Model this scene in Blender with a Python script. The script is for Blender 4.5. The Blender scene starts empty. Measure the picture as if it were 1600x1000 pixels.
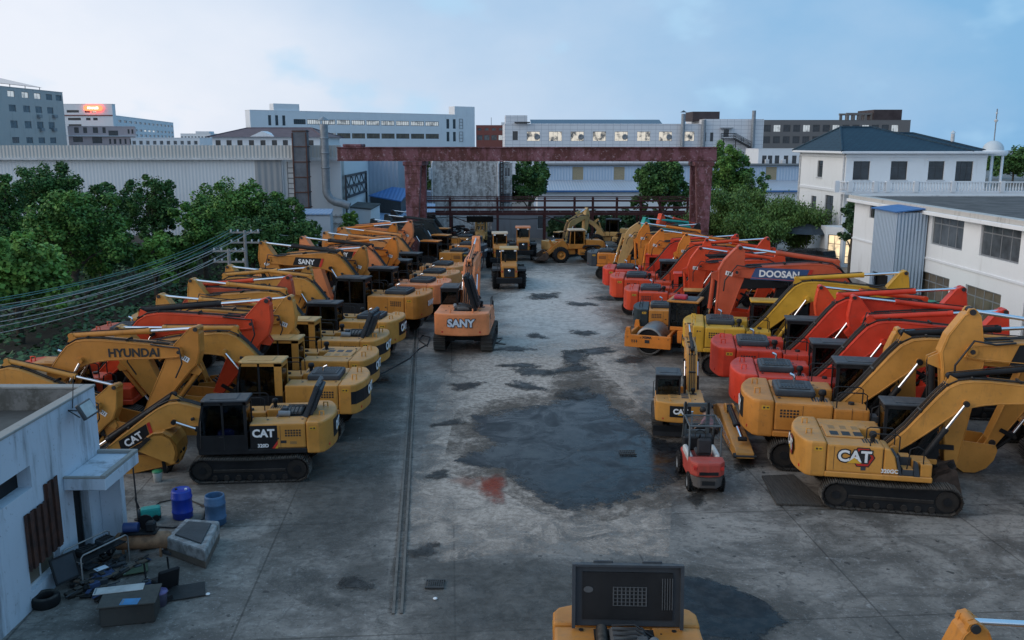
import bpy, bmesh, math, random
from mathutils import Vector, Matrix
R = math.radians
PI = math.pi
sc = bpy.context.scene
COL = sc.collection
random.seed(7)

# ------------------------------------------------------------------ camera, sky, sun, exposure
H, F, PITCH = 11.3, 1390.0, math.atan(275 / 1390.0)
CT, ST = math.cos(PITCH), math.sin(PITCH)
cd = bpy.data.cameras.new('camera'); cam = bpy.data.objects.new('camera', cd); COL.objects.link(cam)
cam.location = (0, 0, H); cam.rotation_euler = (PI / 2 - PITCH, 0, 0)
cd.sensor_width = 36; cd.lens = F / 1600 * 36; cd.clip_start = .3; cd.clip_end = 6000
sc.camera = cam
w = bpy.data.worlds.new('World'); sc.world = w; w.use_nodes = True
SUN_AZ, SUN_EL = R(-100), R(7)          # azimuth from +Y (clockwise), elevation
def build_world():
    nt = w.node_tree; N = nt.nodes; L = nt.links
    bg = N['Background']
    sky = N.new('ShaderNodeTexSky'); sky.sky_type = 'NISHITA'; sky.sun_disc = False
    sky.sun_elevation = SUN_EL; sky.sun_rotation = SUN_AZ; sky.air_density = 1.2; sky.dust_density = 1.2; sky.ozone_density = 3.0
    tc = N.new('ShaderNodeTexCoord')
    # thin high cloud veil: thickest towards the west, with ragged wisps
    sep = N.new('ShaderNodeSeparateXYZ'); L.new(tc.outputs['Generated'], sep.inputs[0])
    mp = N.new('ShaderNodeMapping'); mp.inputs['Scale'].default_value = (1, 1, 1.7); L.new(tc.outputs['Generated'], mp.inputs[0])
    n1 = N.new('ShaderNodeTexNoise'); n1.inputs['Scale'].default_value = 3.2; n1.inputs['Detail'].default_value = 7; n1.inputs['Roughness'].default_value = .52
    L.new(mp.outputs[0], n1.inputs['Vector'])
    def mth(op, a, b=None, c=None, clamp=False):
        m = N.new('ShaderNodeMath'); m.operation = op; m.use_clamp = clamp
        for i, v in enumerate((a, b, c)):
            if v is None: continue
            if isinstance(v, (int, float)): m.inputs[i].default_value = v
            else: L.new(v, m.inputs[i])
        return m.outputs[0]
    # pale veil in the west, blue-grey cloud bank in the east
    wn = mth('ADD', mth('MULTIPLY_ADD', sep.outputs['X'], -1.15, .44), mth('MULTIPLY', mth('SUBTRACT', n1.outputs['Fac'], .5), .85))
    hi = mth('MULTIPLY', mth('SUBTRACT', sep.outputs['Z'], .10), -.9)
    back = mth('MULTIPLY', mth('MULTIPLY', sep.outputs['Y'], -1, clamp=True), .40)   # the pale evening sky goes on round behind the yard
    veil = mth('ADD', mth('ADD', wn, back), hi, clamp=True)
    cl = N.new('ShaderNodeMix'); cl.data_type = 'RGBA'; L.new(veil, cl.inputs[0]); cl.inputs[6].default_value = (1.7, 3.5, 5.6, 1); cl.inputs[7].default_value = (6.3, 6.6, 7.3, 1)
    mx = N.new('ShaderNodeMix'); mx.data_type = 'RGBA'; mx.inputs[0].default_value = .93
    L.new(sky.outputs[0], mx.inputs[6]); L.new(cl.outputs[2], mx.inputs[7])
    # small grey-blue cloud puffs
    n2 = N.new('ShaderNodeTexNoise'); n2.inputs['Scale'].default_value = 7; n2.inputs['Detail'].default_value = 4
    L.new(mp.outputs[0], n2.inputs['Vector'])
    rp = N.new('ShaderNodeMapRange'); rp.interpolation_type = 'SMOOTHSTEP'
    rp.inputs['From Min'].default_value = .56; rp.inputs['From Max'].default_value = .70; rp.inputs['To Max'].default_value = .6
    L.new(n2.outputs['Fac'], rp.inputs['Value'])
    mx2 = N.new('ShaderNodeMix'); mx2.data_type = 'RGBA'
    L.new(rp.outputs[0], mx2.inputs[0]); L.new(mx.outputs[2], mx2.inputs[6]); mx2.inputs[7].default_value = (3.2, 5.0, 6.6, 1)
    L.new(mx2.outputs[2], bg.inputs[0]); bg.inputs[1].default_value = .1
build_world()
sd = bpy.data.lights.new('sun', 'SUN'); sun = bpy.data.objects.new('sun', sd); COL.objects.link(sun)
sd.energy = 1.0; sd.angle = R(60); sd.color = (1, .88, .76)
_d = Vector((math.sin(SUN_AZ) * math.cos(R(22)), math.cos(SUN_AZ) * math.cos(R(22)), math.sin(R(22))))
sun.rotation_euler = _d.to_track_quat('Z', 'Y').to_euler()
vs = sc.view_settings; vs.view_transform = 'Standard'; vs.look = 'None'; vs.exposure = .5; vs.gamma = 1
sc.cycles.transparent_max_bounces = 32

# ------------------------------------------------------------------ photograph coordinates -> the place
def ray(px, py):
    x = (px - 800) / F; y = -(py - 500) / F
    return Vector((x, CT + y * ST, -ST + y * CT))
def G(px, py, z=0.0):
    d = ray(px, py); t = (z - H) / d.z
    return Vector((d.x * t, d.y * t, z))
def P(px, py, Y):
    d = ray(px, py); t = Y / d.y
    return Vector((d.x * t, Y, H + d.z * t))

# ------------------------------------------------------------------ mesh builder
class MB:
    def __init__(s): s.V = []; s.Fc = []; s.M = []; s.S = []; s.mats = []
    def mi(s, m):
        if m not in s.mats: s.mats.append(m)
        return s.mats.index(m)
    def add(s, V, Fs, m, smooth=False, T=None):
        o = len(s.V)
        s.V += [tuple(T @ Vector(v)) if T else tuple(v) for v in V]
        k = s.mi(m)
        for f in Fs: s.Fc.append([i + o for i in f]); s.M.append(k); s.S.append(smooth)
        return s
    def bmadd(s, bm, m, smooth, T):
        bm.verts.index_update()
        s.add([v.co.copy() for v in bm.verts], [[v.index for v in f.verts] for f in bm.faces], m, smooth, T); bm.free()
    def box(s, a, b, m, bev=0, T=None, seg=1):
        x0, x1 = sorted((a[0], b[0])); y0, y1 = sorted((a[1], b[1])); z0, z1 = sorted((a[2], b[2]))
        V = [(x0,y0,z0),(x1,y0,z0),(x1,y1,z0),(x0,y1,z0),(x0,y0,z1),(x1,y0,z1),(x1,y1,z1),(x0,y1,z1)]
        Fs = [(3,2,1,0),(4,5,6,7),(0,1,5,4),(1,2,6,5),(2,3,7,6),(3,0,4,7)]
        return s._solid(V, Fs, m, bev, T, seg)
    def _solid(s, V, Fs, m, bev, T, seg=1):
        if not bev: return s.add(V, Fs, m, False, T)
        bm = bmesh.new(); vs_ = [bm.verts.new(v) for v in V]
        for f in Fs: bm.faces.new([vs_[i] for i in f])
        bm.normal_update()
        ed = [e for e in bm.edges if len(e.link_faces) == 2 and e.calc_face_angle(0) > .6]
        bmesh.ops.bevel(bm, geom=ed, offset=bev, segments=seg, affect='EDGES', profile=.6, clamp_overlap=True)
        s.bmadd(bm, m, False, T); return s
    def prism(s, pts, a, b, m, axis='y', bev=0, T=None, seg=1):
        ar = sum(pts[i][0] * pts[(i + 1) % len(pts)][1] - pts[(i + 1) % len(pts)][0] * pts[i][1] for i in range(len(pts)))
        if ar < 0: pts = pts[::-1]
        if axis == 'y': f = lambda p, c: (p[0], c, p[1]); a, b = max(a, b), min(a, b)
        elif axis == 'x': f = lambda p, c: (c, p[0], p[1]); a, b = min(a, b), max(a, b)
        else: f = lambda p, c: (p[0], p[1], c); a, b = min(a, b), max(a, b)
        n = len(pts)
        V = [f(p, a) for p in pts] + [f(p, b) for p in pts]
        Fs = [list(range(n))[::-1], list(range(n, 2 * n))] + [[i, (i + 1) % n, n + (i + 1) % n, n + i] for i in range(n)]
        return s._solid(V, Fs, m, bev, T, seg)
    def tube(s, p0, p1, r, m, n=8, r2=None, T=None, cap=True):
        return s.path([p0, p1], r, m, n, T, cap, r2)
    def path(s, pts, r, m, n=6, T=None, cap=True, r2=None):
        pts = [Vector(p) for p in pts]; V = []; Fs = []
        u = None
        for i, p in enumerate(pts):
            d = (pts[min(i + 1, len(pts) - 1)] - pts[max(i - 1, 0)])
            if d.length < 1e-9: d = Vector((0, 0, 1))
            d.normalize()
            if u is None:
                u = d.cross(Vector((0, 0, 1)) if abs(d.z) < .9 else Vector((1, 0, 0))).normalized()
            else:
                u = (u - d * u.dot(d)).normalized()
            v = d.cross(u)
            rr = r if r2 is None else r + (r2 - r) * i / (len(pts) - 1)
            V += [p + (u * math.cos(2 * PI * k / n) + v * math.sin(2 * PI * k / n)) * rr for k in range(n)]
        for i in range(len(pts) - 1):
            for k in range(n):
                a = i * n + k; b = i * n + (k + 1) % n
                Fs.append((a, b, b + n, a + n))
        s.add(V, Fs, m, True, T)
        if cap:
            s.add(V[:n], [list(range(n))[::-1]], m, False, T); s.add(V[-n:], [list(range(n))], m, False, T)
        return s
    def lathe(s, prof, m, n=20, T=None, smooth=True):
        V = []; Fs = []
        for r, z in prof: V += [(r * math.cos(2 * PI * k / n), r * math.sin(2 * PI * k / n), z) for k in range(n)]
        for i in range(len(prof) - 1):
            for k in range(n):
                a = i * n + k; b = i * n + (k + 1) % n
                Fs.append((a, b, b + n, a + n))
        return s.add(V, Fs, m, smooth, T)
    def mesh(s, name):
        me = bpy.data.meshes.new(name); me.from_pydata(s.V, [], s.Fc)
        for m in s.mats: me.materials.append(m)
        me.polygons.foreach_set('material_index', s.M); me.polygons.foreach_set('use_smooth', s.S); me.update()
        return me
    def build(s, name, parent=None, M=None):
        return link(name, s.mesh(name), parent, M)
def link(name, me, parent=None, M=None):
    o = bpy.data.objects.new(name, me); COL.objects.link(o)
    if parent: o.parent = parent
    if M is not None: o.matrix_local = M
    return o
CACHE = {}
def part(name, key, fn, parent, M=None):
    """a part whose mesh is built once per key and shared after that"""
    if key not in CACHE:
        mb = MB(); fn(mb); CACHE[key] = mb.mesh(name)
    return link(name, CACHE[key], parent, M)
def tag(o, label=None, cat=None, group=None, kind=None):
    if label: o['label'] = label
    if cat: o['category'] = cat
    if group: o['group'] = group
    if kind: o['kind'] = kind
    return o
def empty(name, loc=(0, 0, 0), rz=0, s=1):
    o = bpy.data.objects.new(name, None); COL.objects.link(o); o.empty_display_size = .3
    o.location = loc; o.rotation_euler = (0, 0, rz); o.scale = (s, s, s); return o
def copy_tree(o, parent=None):
    c = o.copy(); COL.objects.link(c)
    if parent: c.parent = parent
    for ch in [x for x in bpy.data.objects if x.parent == o]: copy_tree(ch, c)
    return c
def TR(x=0, y=0, z=0): return Matrix.Translation((x, y, z))
def RX(a): return Matrix.Rotation(a, 4, 'X')
def RY(a): return Matrix.Rotation(a, 4, 'Y')
def RZ(a): return Matrix.Rotation(a, 4, 'Z')
def basis(x, y, z, o):
    return Matrix(((x[0], y[0], z[0], o[0]), (x[1], y[1], z[1], o[1]), (x[2], y[2], z[2], o[2]), (0, 0, 0, 1)))
TXT = {}
def text(s, size, m, parent, M, name='lettering', shear=0, bold=.0):
    k = (s, size, m.name, shear, bold)
    if k not in TXT:
        cu = bpy.data.curves.new('t', 'FONT'); cu.body = s; cu.size = size; cu.extrude = .004; cu.shear = shear; cu.offset = bold
        cu.align_x = 'CENTER'; cu.align_y = 'CENTER'; cu.resolution_u = 3
        o = bpy.data.objects.new('t', cu); COL.objects.link(o)
        dg = bpy.context.evaluated_depsgraph_get(); dg.update()
        me = bpy.data.meshes.new_from_object(o.evaluated_get(dg)); me.name = 'lettering'
        bpy.data.objects.remove(o); bpy.data.curves.remove(cu)
        me.materials.clear(); me.materials.append(m); TXT[k] = me
    return link(name, TXT[k], parent, M)

# ------------------------------------------------------------------ materials
MATS = {}
def _nodes(name):
    m = bpy.data.materials.new(name); m.use_nodes = True
    nt = m.node_tree; return m, nt.nodes, nt.links, nt.nodes['Principled BSDF']
def mixc(N, L, fac, a, b, blend='MIX'):
    x = N.new('ShaderNodeMix'); x.data_type = 'RGBA'; x.blend_type = blend; x.clamp_factor = True
    for i, v in ((0, fac), (6, a), (7, b)):
        if isinstance(v, (int, float)): x.inputs[i].default_value = v
        elif isinstance(v, tuple): x.inputs[i].default_value = (*v, 1)
        else: L.new(v, x.inputs[i])
    return x.outputs[2]
def noise(N, L, scale, detail=5, rough=.55, vec=None, dist=0, sc3=None):
    n = N.new('ShaderNodeTexNoise'); n.inputs['Scale'].default_value = scale; n.inputs['Detail'].default_value = detail
    n.inputs['Roughness'].default_value = rough; n.inputs['Distortion'].default_value = dist
    if vec is None:
        g = N.new('ShaderNodeNewGeometry'); vec = g.outputs['Position']
    if sc3:
        mp = N.new('ShaderNodeMapping'); mp.inputs['Scale'].default_value = sc3; L.new(vec, mp.inputs[0]); vec = mp.outputs[0]
    L.new(vec, n.inputs['Vector']); return n.outputs['Fac']
def ramp(N, L, v, a, b, to=1.0):
    r = N.new('ShaderNodeMapRange'); r.interpolation_type = 'SMOOTHSTEP'
    r.inputs['From Min'].default_value = a; r.inputs['From Max'].default_value = b; r.inputs['To Max'].default_value = to
    L.new(v, r.inputs['Value']); return r.outputs[0]
def bump(N, L, v, b, strength=.3, dist=.02):
    n = N.new('ShaderNodeBump'); n.inputs['Strength'].default_value = strength; n.inputs['Distance'].default_value = dist
    L.new(v, n.inputs['Height']); L.new(n.outputs[0], b.inputs['Normal'])
def paint(name, col, rough=.42, dirt=.35, dcol=(.10, .075, .055), metal=0, dust_sheen=.10, spec=.30):
    """painted metal: slow fading, grime patches, dust on upward faces, plus painted sky sheen in yellow"""
    if name in MATS: return MATS[name]
    m, N, L, b = _nodes(name)
    a = noise(N, L, .9, 6); c = noise(N, L, 5.5, 8, .65); d = noise(N, L, 22, 4)
    k = tuple(min(1, x * .84) for x in col); k2 = tuple(min(1, x * 1.1 + .008) for x in col)
    base = mixc(N, L, ramp(N, L, a, .3, .7), k, k2)
    base = mixc(N, L, ramp(N, L, c, .52, .78, dirt), base, dcol)
    base = mixc(N, L, ramp(N, L, noise(N, L, 3.2, 7, .7, sc3=(1, 1, .22)), .56, .74, dirt * .9), base, tuple(x * .5 for x in dcol))
    base = mixc(N, L, ramp(N, L, noise(N, L, 9, 6, .6, dist=1.5), .68, .73, dirt * .8), base, (.06, .035, .022))
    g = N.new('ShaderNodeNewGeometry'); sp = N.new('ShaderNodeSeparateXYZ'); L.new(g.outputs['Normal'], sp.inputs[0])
    up = ramp(N, L, sp.outputs['Z'], .5, .95, dust_sheen)
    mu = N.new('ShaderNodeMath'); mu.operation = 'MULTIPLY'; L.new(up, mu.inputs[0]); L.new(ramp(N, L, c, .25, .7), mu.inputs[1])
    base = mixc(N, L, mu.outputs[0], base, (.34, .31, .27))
    L.new(base, b.inputs['Base Color'])
    r = N.new('ShaderNodeMapRange'); r.inputs['To Min'].default_value = rough - .1; r.inputs['To Max'].default_value = rough + .25
    L.new(c, r.inputs['Value']); L.new(r.outputs[0], b.inputs['Roughness']); b.inputs['Metallic'].default_value = metal
    b.inputs['Specular IOR Level'].default_value = spec
    bump(N, L, d, b, .06, .01)
    MATS[name] = m; return m
def plain(name, col, rough=.6, metal=0, var=.25, scale=3.0, col2=None, bmp=0, bscale=30, sc3=None):
    if name in MATS: return MATS[name]
    m, N, L, b = _nodes(name)
    a = noise(N, L, scale, 7, .6, sc3=sc3)
    c2 = col2 or tuple(x * (1 - var) for x in col)
    L.new(mixc(N, L, ramp(N, L, a, .35, .68), col, c2), b.inputs['Base Color'])
    b.inputs['Roughness'].default_value = rough; b.inputs['Metallic'].default_value = metal
    if bmp: bump(N, L, noise(N, L, bscale, 5), b, bmp)
    MATS[name] = m; return m
def glow(name, col, st):
    if name in MATS: return MATS[name]
    m, N, L, b = _nodes(name)
    b.inputs['Base Color'].default_value = (*col, 1); b.inputs['Emission Color'].default_value = (*col, 1); b.inputs['Emission Strength'].default_value = st
    MATS[name] = m; return m
def glass(name='tinted_glass', tint=(.40, .45, .45), refl=.5):
    if name in MATS: return MATS[name]
    m, N, L, b = _nodes(name); N.remove(b)
    t = N.new('ShaderNodeBsdfTransparent'); t.inputs[0].default_value = (*tint, 1)
    g = N.new('ShaderNodeBsdfGlossy'); g.inputs['Roughness'].default_value = .06; g.inputs[0].default_value = (.8, .85, .9, 1)
    f = N.new('ShaderNodeFresnel'); f.inputs[0].default_value = 1.5
    x = N.new('ShaderNodeMixShader'); L.new(f.outputs[0], x.inputs[0]); L.new(t.outputs[0], x.inputs[1]); L.new(g.outputs[0], x.inputs[2])
    L.new(x.outputs[0], N['Material Output'].inputs[0]); MATS[name] = m; return m
def darkglass(name='dark_pane', col=(.035, .045, .055), rough=.08):
    return plain(name, col, rough, var=.5, scale=.8)
YEL = (.55, .250, .048)
C = {
    'yellow': paint('yellow_paint', YEL, dust_sheen=.26), 'amber': paint('amber_paint', (.52, .205, .034)), 'tangerine': paint('tangerine_paint', (.60, .25, .075), dirt=.25), 'sand': paint('sand_yellow_paint', (.52, .32, .12)),  # yellow gets extra pale upward faces, painting in the sky's reflection
    'peach': paint('peach_paint', (.74, .25, .095), dirt=.25), 'orange': paint('orange_paint', (.68, .21, .025)), 'red': paint('red_paint', (.62, .044, .017), dirt=.25),
    'vermilion': paint('vermilion_paint', (.64, .062, .016), dirt=.25), 'rust_orange': paint('faded_orange_paint', (.50, .085, .035), dirt=.3), 'bright': paint('bright_yellow_paint', (.60, .33, .028), dirt=.22),
    'black': paint('black_paint', (.011, .012, .014), .45, .25, (.035, .032, .03), dust_sheen=.05, spec=.2), 'slate': paint('slate_plastic', (.040, .048, .058), .5, .3, (.08, .075, .07), dust_sheen=.18, spec=.25),
    'darkgreen': paint('dark_teal_paint', (.012, .022, .026), .4, .2, dust_sheen=.06), 'teal': paint('teal_paint', (.03, .36, .30)), 'grey': paint('grey_paint', (.20, .21, .22)),
    'faded': paint('faded_red_paint', (.42, .06, .042), .5, .6), 'cream': paint('cream_paint', (.62, .47, .32), dirt=.2),
}
STEEL = paint('track_steel', (.024, .021, .019), .7, .45, (.075, .058, .045), 0, dust_sheen=.22, spec=.2)
RUBBER = paint('tyre_rubber', (.014, .014, .015), .85, .35, (.06, .055, .05), dust_sheen=.18, spec=.15)
CHROME = plain('chrome_rod', (.82, .84, .88), .16, 1, .06)
HOSE = plain('black_hose', (.016, .016, .018), .5)
GLASS = glass()
WHITE = plain('white_lettering', (.80, .80, .80), .5, var=.12)
BLK = plain('black_lettering', (.02, .02, .022), .5)
BLUEPL = plain('blue_plate', (.04, .09, .22), .4)
REDPL = plain('red_sticker', (.55, .03, .02), .4)
SEAT = plain('seat_fabric', (.03, .03, .033), .8)
EARTH = plain('caked_earth', (.105, .068, .05), .85, var=.45, scale=4, bmp=.6, bscale=14)
# ------------------------------------------------------------------ ground, stains, puddle
def concrete():
    m, N, L, b = _nodes('yard_concrete')
    big = noise(N, L, .06, 6, .6); mid = noise(N, L, .5, 9, .66, dist=.6); fin = noise(N, L, 5, 8, .7)
    streak = noise(N, L, .9, 8, .62, sc3=(.25, 1.4, 1), dist=.3)
    c = mixc(N, L, ramp(N, L, mid, .38, .62), (.112, .098, .084), (.330, .290, .252))
    c = mixc(N, L, ramp(N, L, big, .38, .62, .55), c, (.108, .101, .092))
    c = mixc(N, L, ramp(N, L, streak, .54, .70, .65), c, (.070, .062, .055))
    c = mixc(N, L, ramp(N, L, noise(N, L, 2.2, 9, .75, dist=1.2), .55, .68, .55), c, (.40, .378, .355))
    c = mixc(N, L, ramp(N, L, fin, .50, .62, .5), c, (.085, .076, .068))
    c = mixc(N, L, ramp(N, L, noise(N, L, 1.1, 10, .78, dist=2.5, sc3=(.5, 1.3, 1)), .53, .60, .55), c, (.10, .085, .072))
    c = mixc(N, L, ramp(N, L, noise(N, L, 11, 7, .75), .56, .66, .6), c, (.42, .40, .375))
    c = mixc(N, L, ramp(N, L, noise(N, L, 3.1, 3, .5), .66, .70, .8), c, (.035, .032, .03))
    vo = N.new('ShaderNodeTexVoronoi'); vo.feature = 'DISTANCE_TO_EDGE'; vo.inputs['Scale'].default_value = .22
    gg = N.new('ShaderNodeNewGeometry'); ns = N.new('ShaderNodeTexNoise'); ns.inputs['Scale'].default_value = .9; ns.inputs['Detail'].default_value = 6; L.new(gg.outputs['Position'], ns.inputs['Vector'])
    vm = N.new('ShaderNodeVectorMath'); vm.operation = 'MULTIPLY_ADD'; L.new(ns.outputs['Color'], vm.inputs[0]); vm.inputs[1].default_value = (1.6, 1.6, 0); L.new(gg.outputs['Position'], vm.inputs[2]); L.new(vm.outputs[0], vo.inputs['Vector'])
    ck = N.new('ShaderNodeMapRange'); ck.inputs['From Max'].default_value = .008; ck.inputs['To Min'].default_value = .35; ck.inputs['To Max'].default_value = 0; L.new(vo.outputs['Distance'], ck.inputs['Value'])
    c = mixc(N, L, ck.outputs[0], c, (.045, .04, .036))
    # slab joints: a grid turned with the yard
    g = N.new('ShaderNodeNewGeometry'); mp = N.new('ShaderNodeMapping'); mp.inputs['Rotation'].default_value = (0, 0, R(-4)); L.new(g.outputs['Position'], mp.inputs[0])
    br = N.new('ShaderNodeTexBrick'); br.offset = 0; br.inputs['Scale'].default_value = 1; br.inputs['Mortar Size'].default_value = .035; br.inputs['Mortar Smooth'].default_value = .6
    br.inputs['Brick Width'].default_value = 5.2; br.inputs['Row Height'].default_value = 6.4; br.inputs['Color1'].default_value = (1, 1, 1, 1); br.inputs['Color2'].default_value = (.80, .82, .83, 1); br.inputs['Mortar'].default_value = (.35, .34, .33, 1)
    L.new(mp.outputs[0], br.inputs[0])
    c = mixc(N, L, .75, c, br.outputs[0], 'MULTIPLY')
    L.new(c, b.inputs['Base Color'])
    r = N.new('ShaderNodeMapRange'); r.inputs['To Min'].default_value = .42; r.inputs['To Max'].default_value = .78; L.new(mid, r.inputs['Value']); L.new(r.outputs[0], b.inputs['Roughness']); b.inputs['Specular IOR Level'].default_value = .3
    ad = N.new('ShaderNodeMath'); ad.operation = 'ADD'; L.new(fin, ad.inputs[0]); L.new(mid, ad.inputs[1])
    bump(N, L, ad.outputs[0], b, .35, .03)
    return m
_zs = [0]
def sheet(name, pts, mat_, z):
    """a stained patch of ground: rings shrinking to the middle, attribute 'edge' fades its rim"""
    _zs[0] += 1; z = .003 + .0011 * _zs[0]
    n = len(pts); pts = [Vector((p.x, p.y, z)) for p in pts]
    # finer outline
    out = []
    for i in range(n):
        for k in range(6): out.append(pts[i].lerp(pts[(i + 1) % n], k / 6))
    n = len(out); c = sum(out, Vector()) / n
    V = []; Fs = []; E = []
    rings = [1, .88, .76, .62, .46, .28, .1, .01]
    for j, s in enumerate(rings):
        V += [c + (p - c) * s for p in out]; E += [1 - s] * n
    for j in range(len(rings) - 1):
        for i in range(n): Fs.append((j * n + i, j * n + (i + 1) % n, (j + 1) * n + (i + 1) % n, (j + 1) * n + i))
    mb = MB(); mb.add(V, Fs, mat_); me = mb.mesh(name)
    a = me.attributes.new('edge', 'FLOAT', 'POINT'); a.data.foreach_set('value', E)
    return tag(link(name, me), kind='structure')
def stain(name, c1, c2, rough, sc_=1.0, amount=1.0, thr=.15, soft=.15, ragged=.75, bmp=.15):
    m, N, L, b = _nodes(name)
    n1 = noise(N, L, .55 * sc_, 9, .70, dist=.8); n2 = noise(N, L, 2.6 * sc_, 9, .75)
    L.new(mixc(N, L, ramp(N, L, n2, .42, .60), c1, c2), b.inputs['Base Color'])
    rr = N.new('ShaderNodeMapRange'); rr.inputs['To Min'].default_value = rough; rr.inputs['To Max'].default_value = rough + .4; rr.inputs['From Min'].default_value = .38; rr.inputs['From Max'].default_value = .62; L.new(n1, rr.inputs['Value']); L.new(rr.outputs[0], b.inputs['Roughness'])
    at = N.new('ShaderNodeAttribute'); at.attribute_name = 'edge'
    def mad(a, k, o):
        q = N.new('ShaderNodeMath'); q.operation = 'MULTIPLY_ADD'; L.new(a, q.inputs[0]); q.inputs[1].default_value = k
        if isinstance(o, float): q.inputs[2].default_value = o
        else: L.new(o, q.inputs[2])
        return q.outputs[0]
    n3 = noise(N, L, 7 * sc_, 6, .7)
    s = mad(n1, 1.3 * ragged, mad(n2, .9 * ragged, mad(n3, .5 * ragged, at.outputs['Fac'])))
    al = ramp(N, L, s, 1.35 * ragged + thr - soft, 1.35 * ragged + thr + soft, amount)
    b.inputs['Specular IOR Level'].default_value = .20; L.new(al, b.inputs['Alpha']); bump(N, L, n2, b, bmp, .01)
    return m
def blob(q, seed=[0]):
    seed[0] += 1; rng = random.Random(seed[0]); c = sum(q, Vector()) / len(q); n = 18; ex = (q[1] + q[2] - q[0] - q[3]) / 4 if len(q) == 4 else (q[1] - q[0]); ey = (q[0] + q[1] - q[2] - q[3]) / 4
    if len(q) != 4: ex = Vector(((max(p.x for p in q) - min(p.x for p in q)) / 2, 0, 0)); ey = Vector((0, (max(p.y for p in q) - min(p.y for p in q)) / 2, 0))
    ph = [rng.uniform(0, 6) for _ in range(3)]
    return [c + (ex * math.cos(a) + ey * math.sin(a)) * (1.35 + .28 * math.sin(2 * a + ph[0]) + .25 * math.sin(3 * a + ph[1]) + .15 * math.sin(5 * a + ph[2])) for a in [2 * PI * i / n for i in range(n)]]
def build_ground():
    mb = MB(); mb.add([(-900, -60, 0), (900, -60, 0), (900, 3000, 0), (-900, 3000, 0)], [(0, 1, 2, 3)], concrete())
    tag(mb.build('ground'), kind='structure')
    g = lambda L_: [G(x, y) for x, y in L_]
    pale = stain('dry_cement', (.58, .485, .41), (.30, .25, .21), .65, 1.6, .85, thr=.10, soft=.22, ragged=1.0)
    sheet('dry_cement_patch', g([(640, 760), (665, 690), (690, 600), (720, 540), (820, 470), (930, 470), (985, 540), (1005, 590), (1030, 700), (1050, 790), (1045, 870), (900, 865), (760, 868), (690, 880), (640, 850)]), pale, .004)
    sheet('far_cement_sheen', g([(770, 470), (790, 440), (835, 415), (905, 415), (935, 440), (960, 480), (985, 530), (900, 560), (790, 560), (755, 520)]), stain('sky_sheen_cement', (.64, .60, .55), (.43, .395, .36), .5, .9, .85, thr=.14, soft=.3, ragged=1.0), .004)  # pale cement, with the sky's grazing reflection painted into its colour
    dark = stain('damp_concrete', (.078, .076, .070), (.145, .138, .126), .42, 1.0, .55, thr=.16, soft=.35, ragged=1.2)
    sheet('damp_ground', g([(615, 870), (760, 872), (900, 870), (1050, 872), (1180, 900), (1280, 960), (1200, 1030), (560, 1030), (600, 940)]), dark, .008)
    sheet('damp_lane', g([(470, 700), (560, 560), (620, 520), (640, 540), (630, 650), (615, 800), (600, 960), (500, 960), (400, 900), (430, 780)]), dark, .008)
    wet = stain('wet_concrete', (.008, .009, .011), (.026, .026, .027), .07, 1.1, .97, thr=.06, soft=.09, ragged=.62, bmp=.03)
    damp = stain('damp_rim', (.075, .060, .048), (.15, .122, .098), .45, 1.4, .75, thr=.12, soft=.30, ragged=1.1)
    sheet('damp_rim', g([(712, 640), (780, 622), (850, 612), (880, 560), (925, 560), (965, 600), (1005, 640), (1050, 668), (1140, 690), (1165, 735), (1100, 765), (1060, 790), (1010, 800), (950, 815), (880, 815), (820, 790), (780, 765), (690, 735), (700, 690)]), damp, .01)
    sheet('puddle', g([(735, 648), (790, 640), (845, 632), (905, 612), (945, 612), (958, 636), (990, 655), (1018, 680), (1070, 690), (1120, 700), (1135, 730), (1080, 745), (1045, 758), (1015, 775), (985, 782), (950, 796), (905, 800), (868, 796), (840, 780), (815, 764), (800, 750), (775, 735), (705, 722), (740, 702), (765, 690), (738, 672)]), wet, .012)
    sheet('puddle', g([(1040, 925), (1060, 900), (1105, 902), (1150, 918), (1195, 940), (1240, 975), (1180, 1010), (1060, 1000)]), wet, .012)
    oil = stain('oil_stain', (.022, .021, .020), (.055, .050, .045), .3, 2.2, .85, thr=.30, soft=.25, ragged=1.5)
    for q in ([(825, 460), (870, 458), (875, 466), (835, 470)], [(830, 456), (868, 462), (862, 468), (828, 464)], [(1010, 462), (940, 460), (935, 470), (990, 474)],
              [(885, 470), (930, 473), (926, 480), (890, 478)], [(765, 545), (830, 540), (835, 547), (768, 551)], [(880, 547), (965, 543), (970, 551), (885, 556)],
              [(890, 515), (925, 516), (935, 524), (900, 526)], [(880, 545), (915, 548), (905, 575), (885, 572)], [(800, 575), (860, 572), (865, 590), (815, 588)],
              [(790, 595), (850, 600), (845, 612), (795, 606)], [(820, 520), (860, 523), (850, 530), (825, 528)], [(530, 905), (575, 900), (580, 920), (535, 928)], [(590, 590), (610, 588), (612, 600), (592, 602)],
              [(640, 852), (680, 850), (690, 870), (645, 872)], [(1070, 770), (1100, 765), (1110, 785), (1075, 790)], [(1150, 700), (1175, 695), (1180, 735), (1155, 740)],
              [(780, 570), (840, 566), (845, 574), (785, 576)], [(865, 575), (915, 570), (920, 580), (870, 584)], [(870, 612), (930, 605), (935, 622), (875, 628)], [(660, 740), (700, 735), (705, 745), (665, 750)],
              [(680, 660), (720, 655), (725, 663), (685, 668)], [(700, 600), (750, 596), (760, 606), (705, 610)], [(960, 560), (1010, 556), (1015, 566), (965, 570)]):
        sheet('oil_stain', blob(g(q)), oil, .016)
    red = stain('red_powder', (.26, .035, .02), (.30, .07, .04), .8, 2, .7, thr=.35, soft=.4, ragged=1.2)
    sheet('red_stain', blob(g([(745, 755), (765, 748), (795, 756), (790, 772), (765, 778), (748, 770)])), red, .02)
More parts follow.
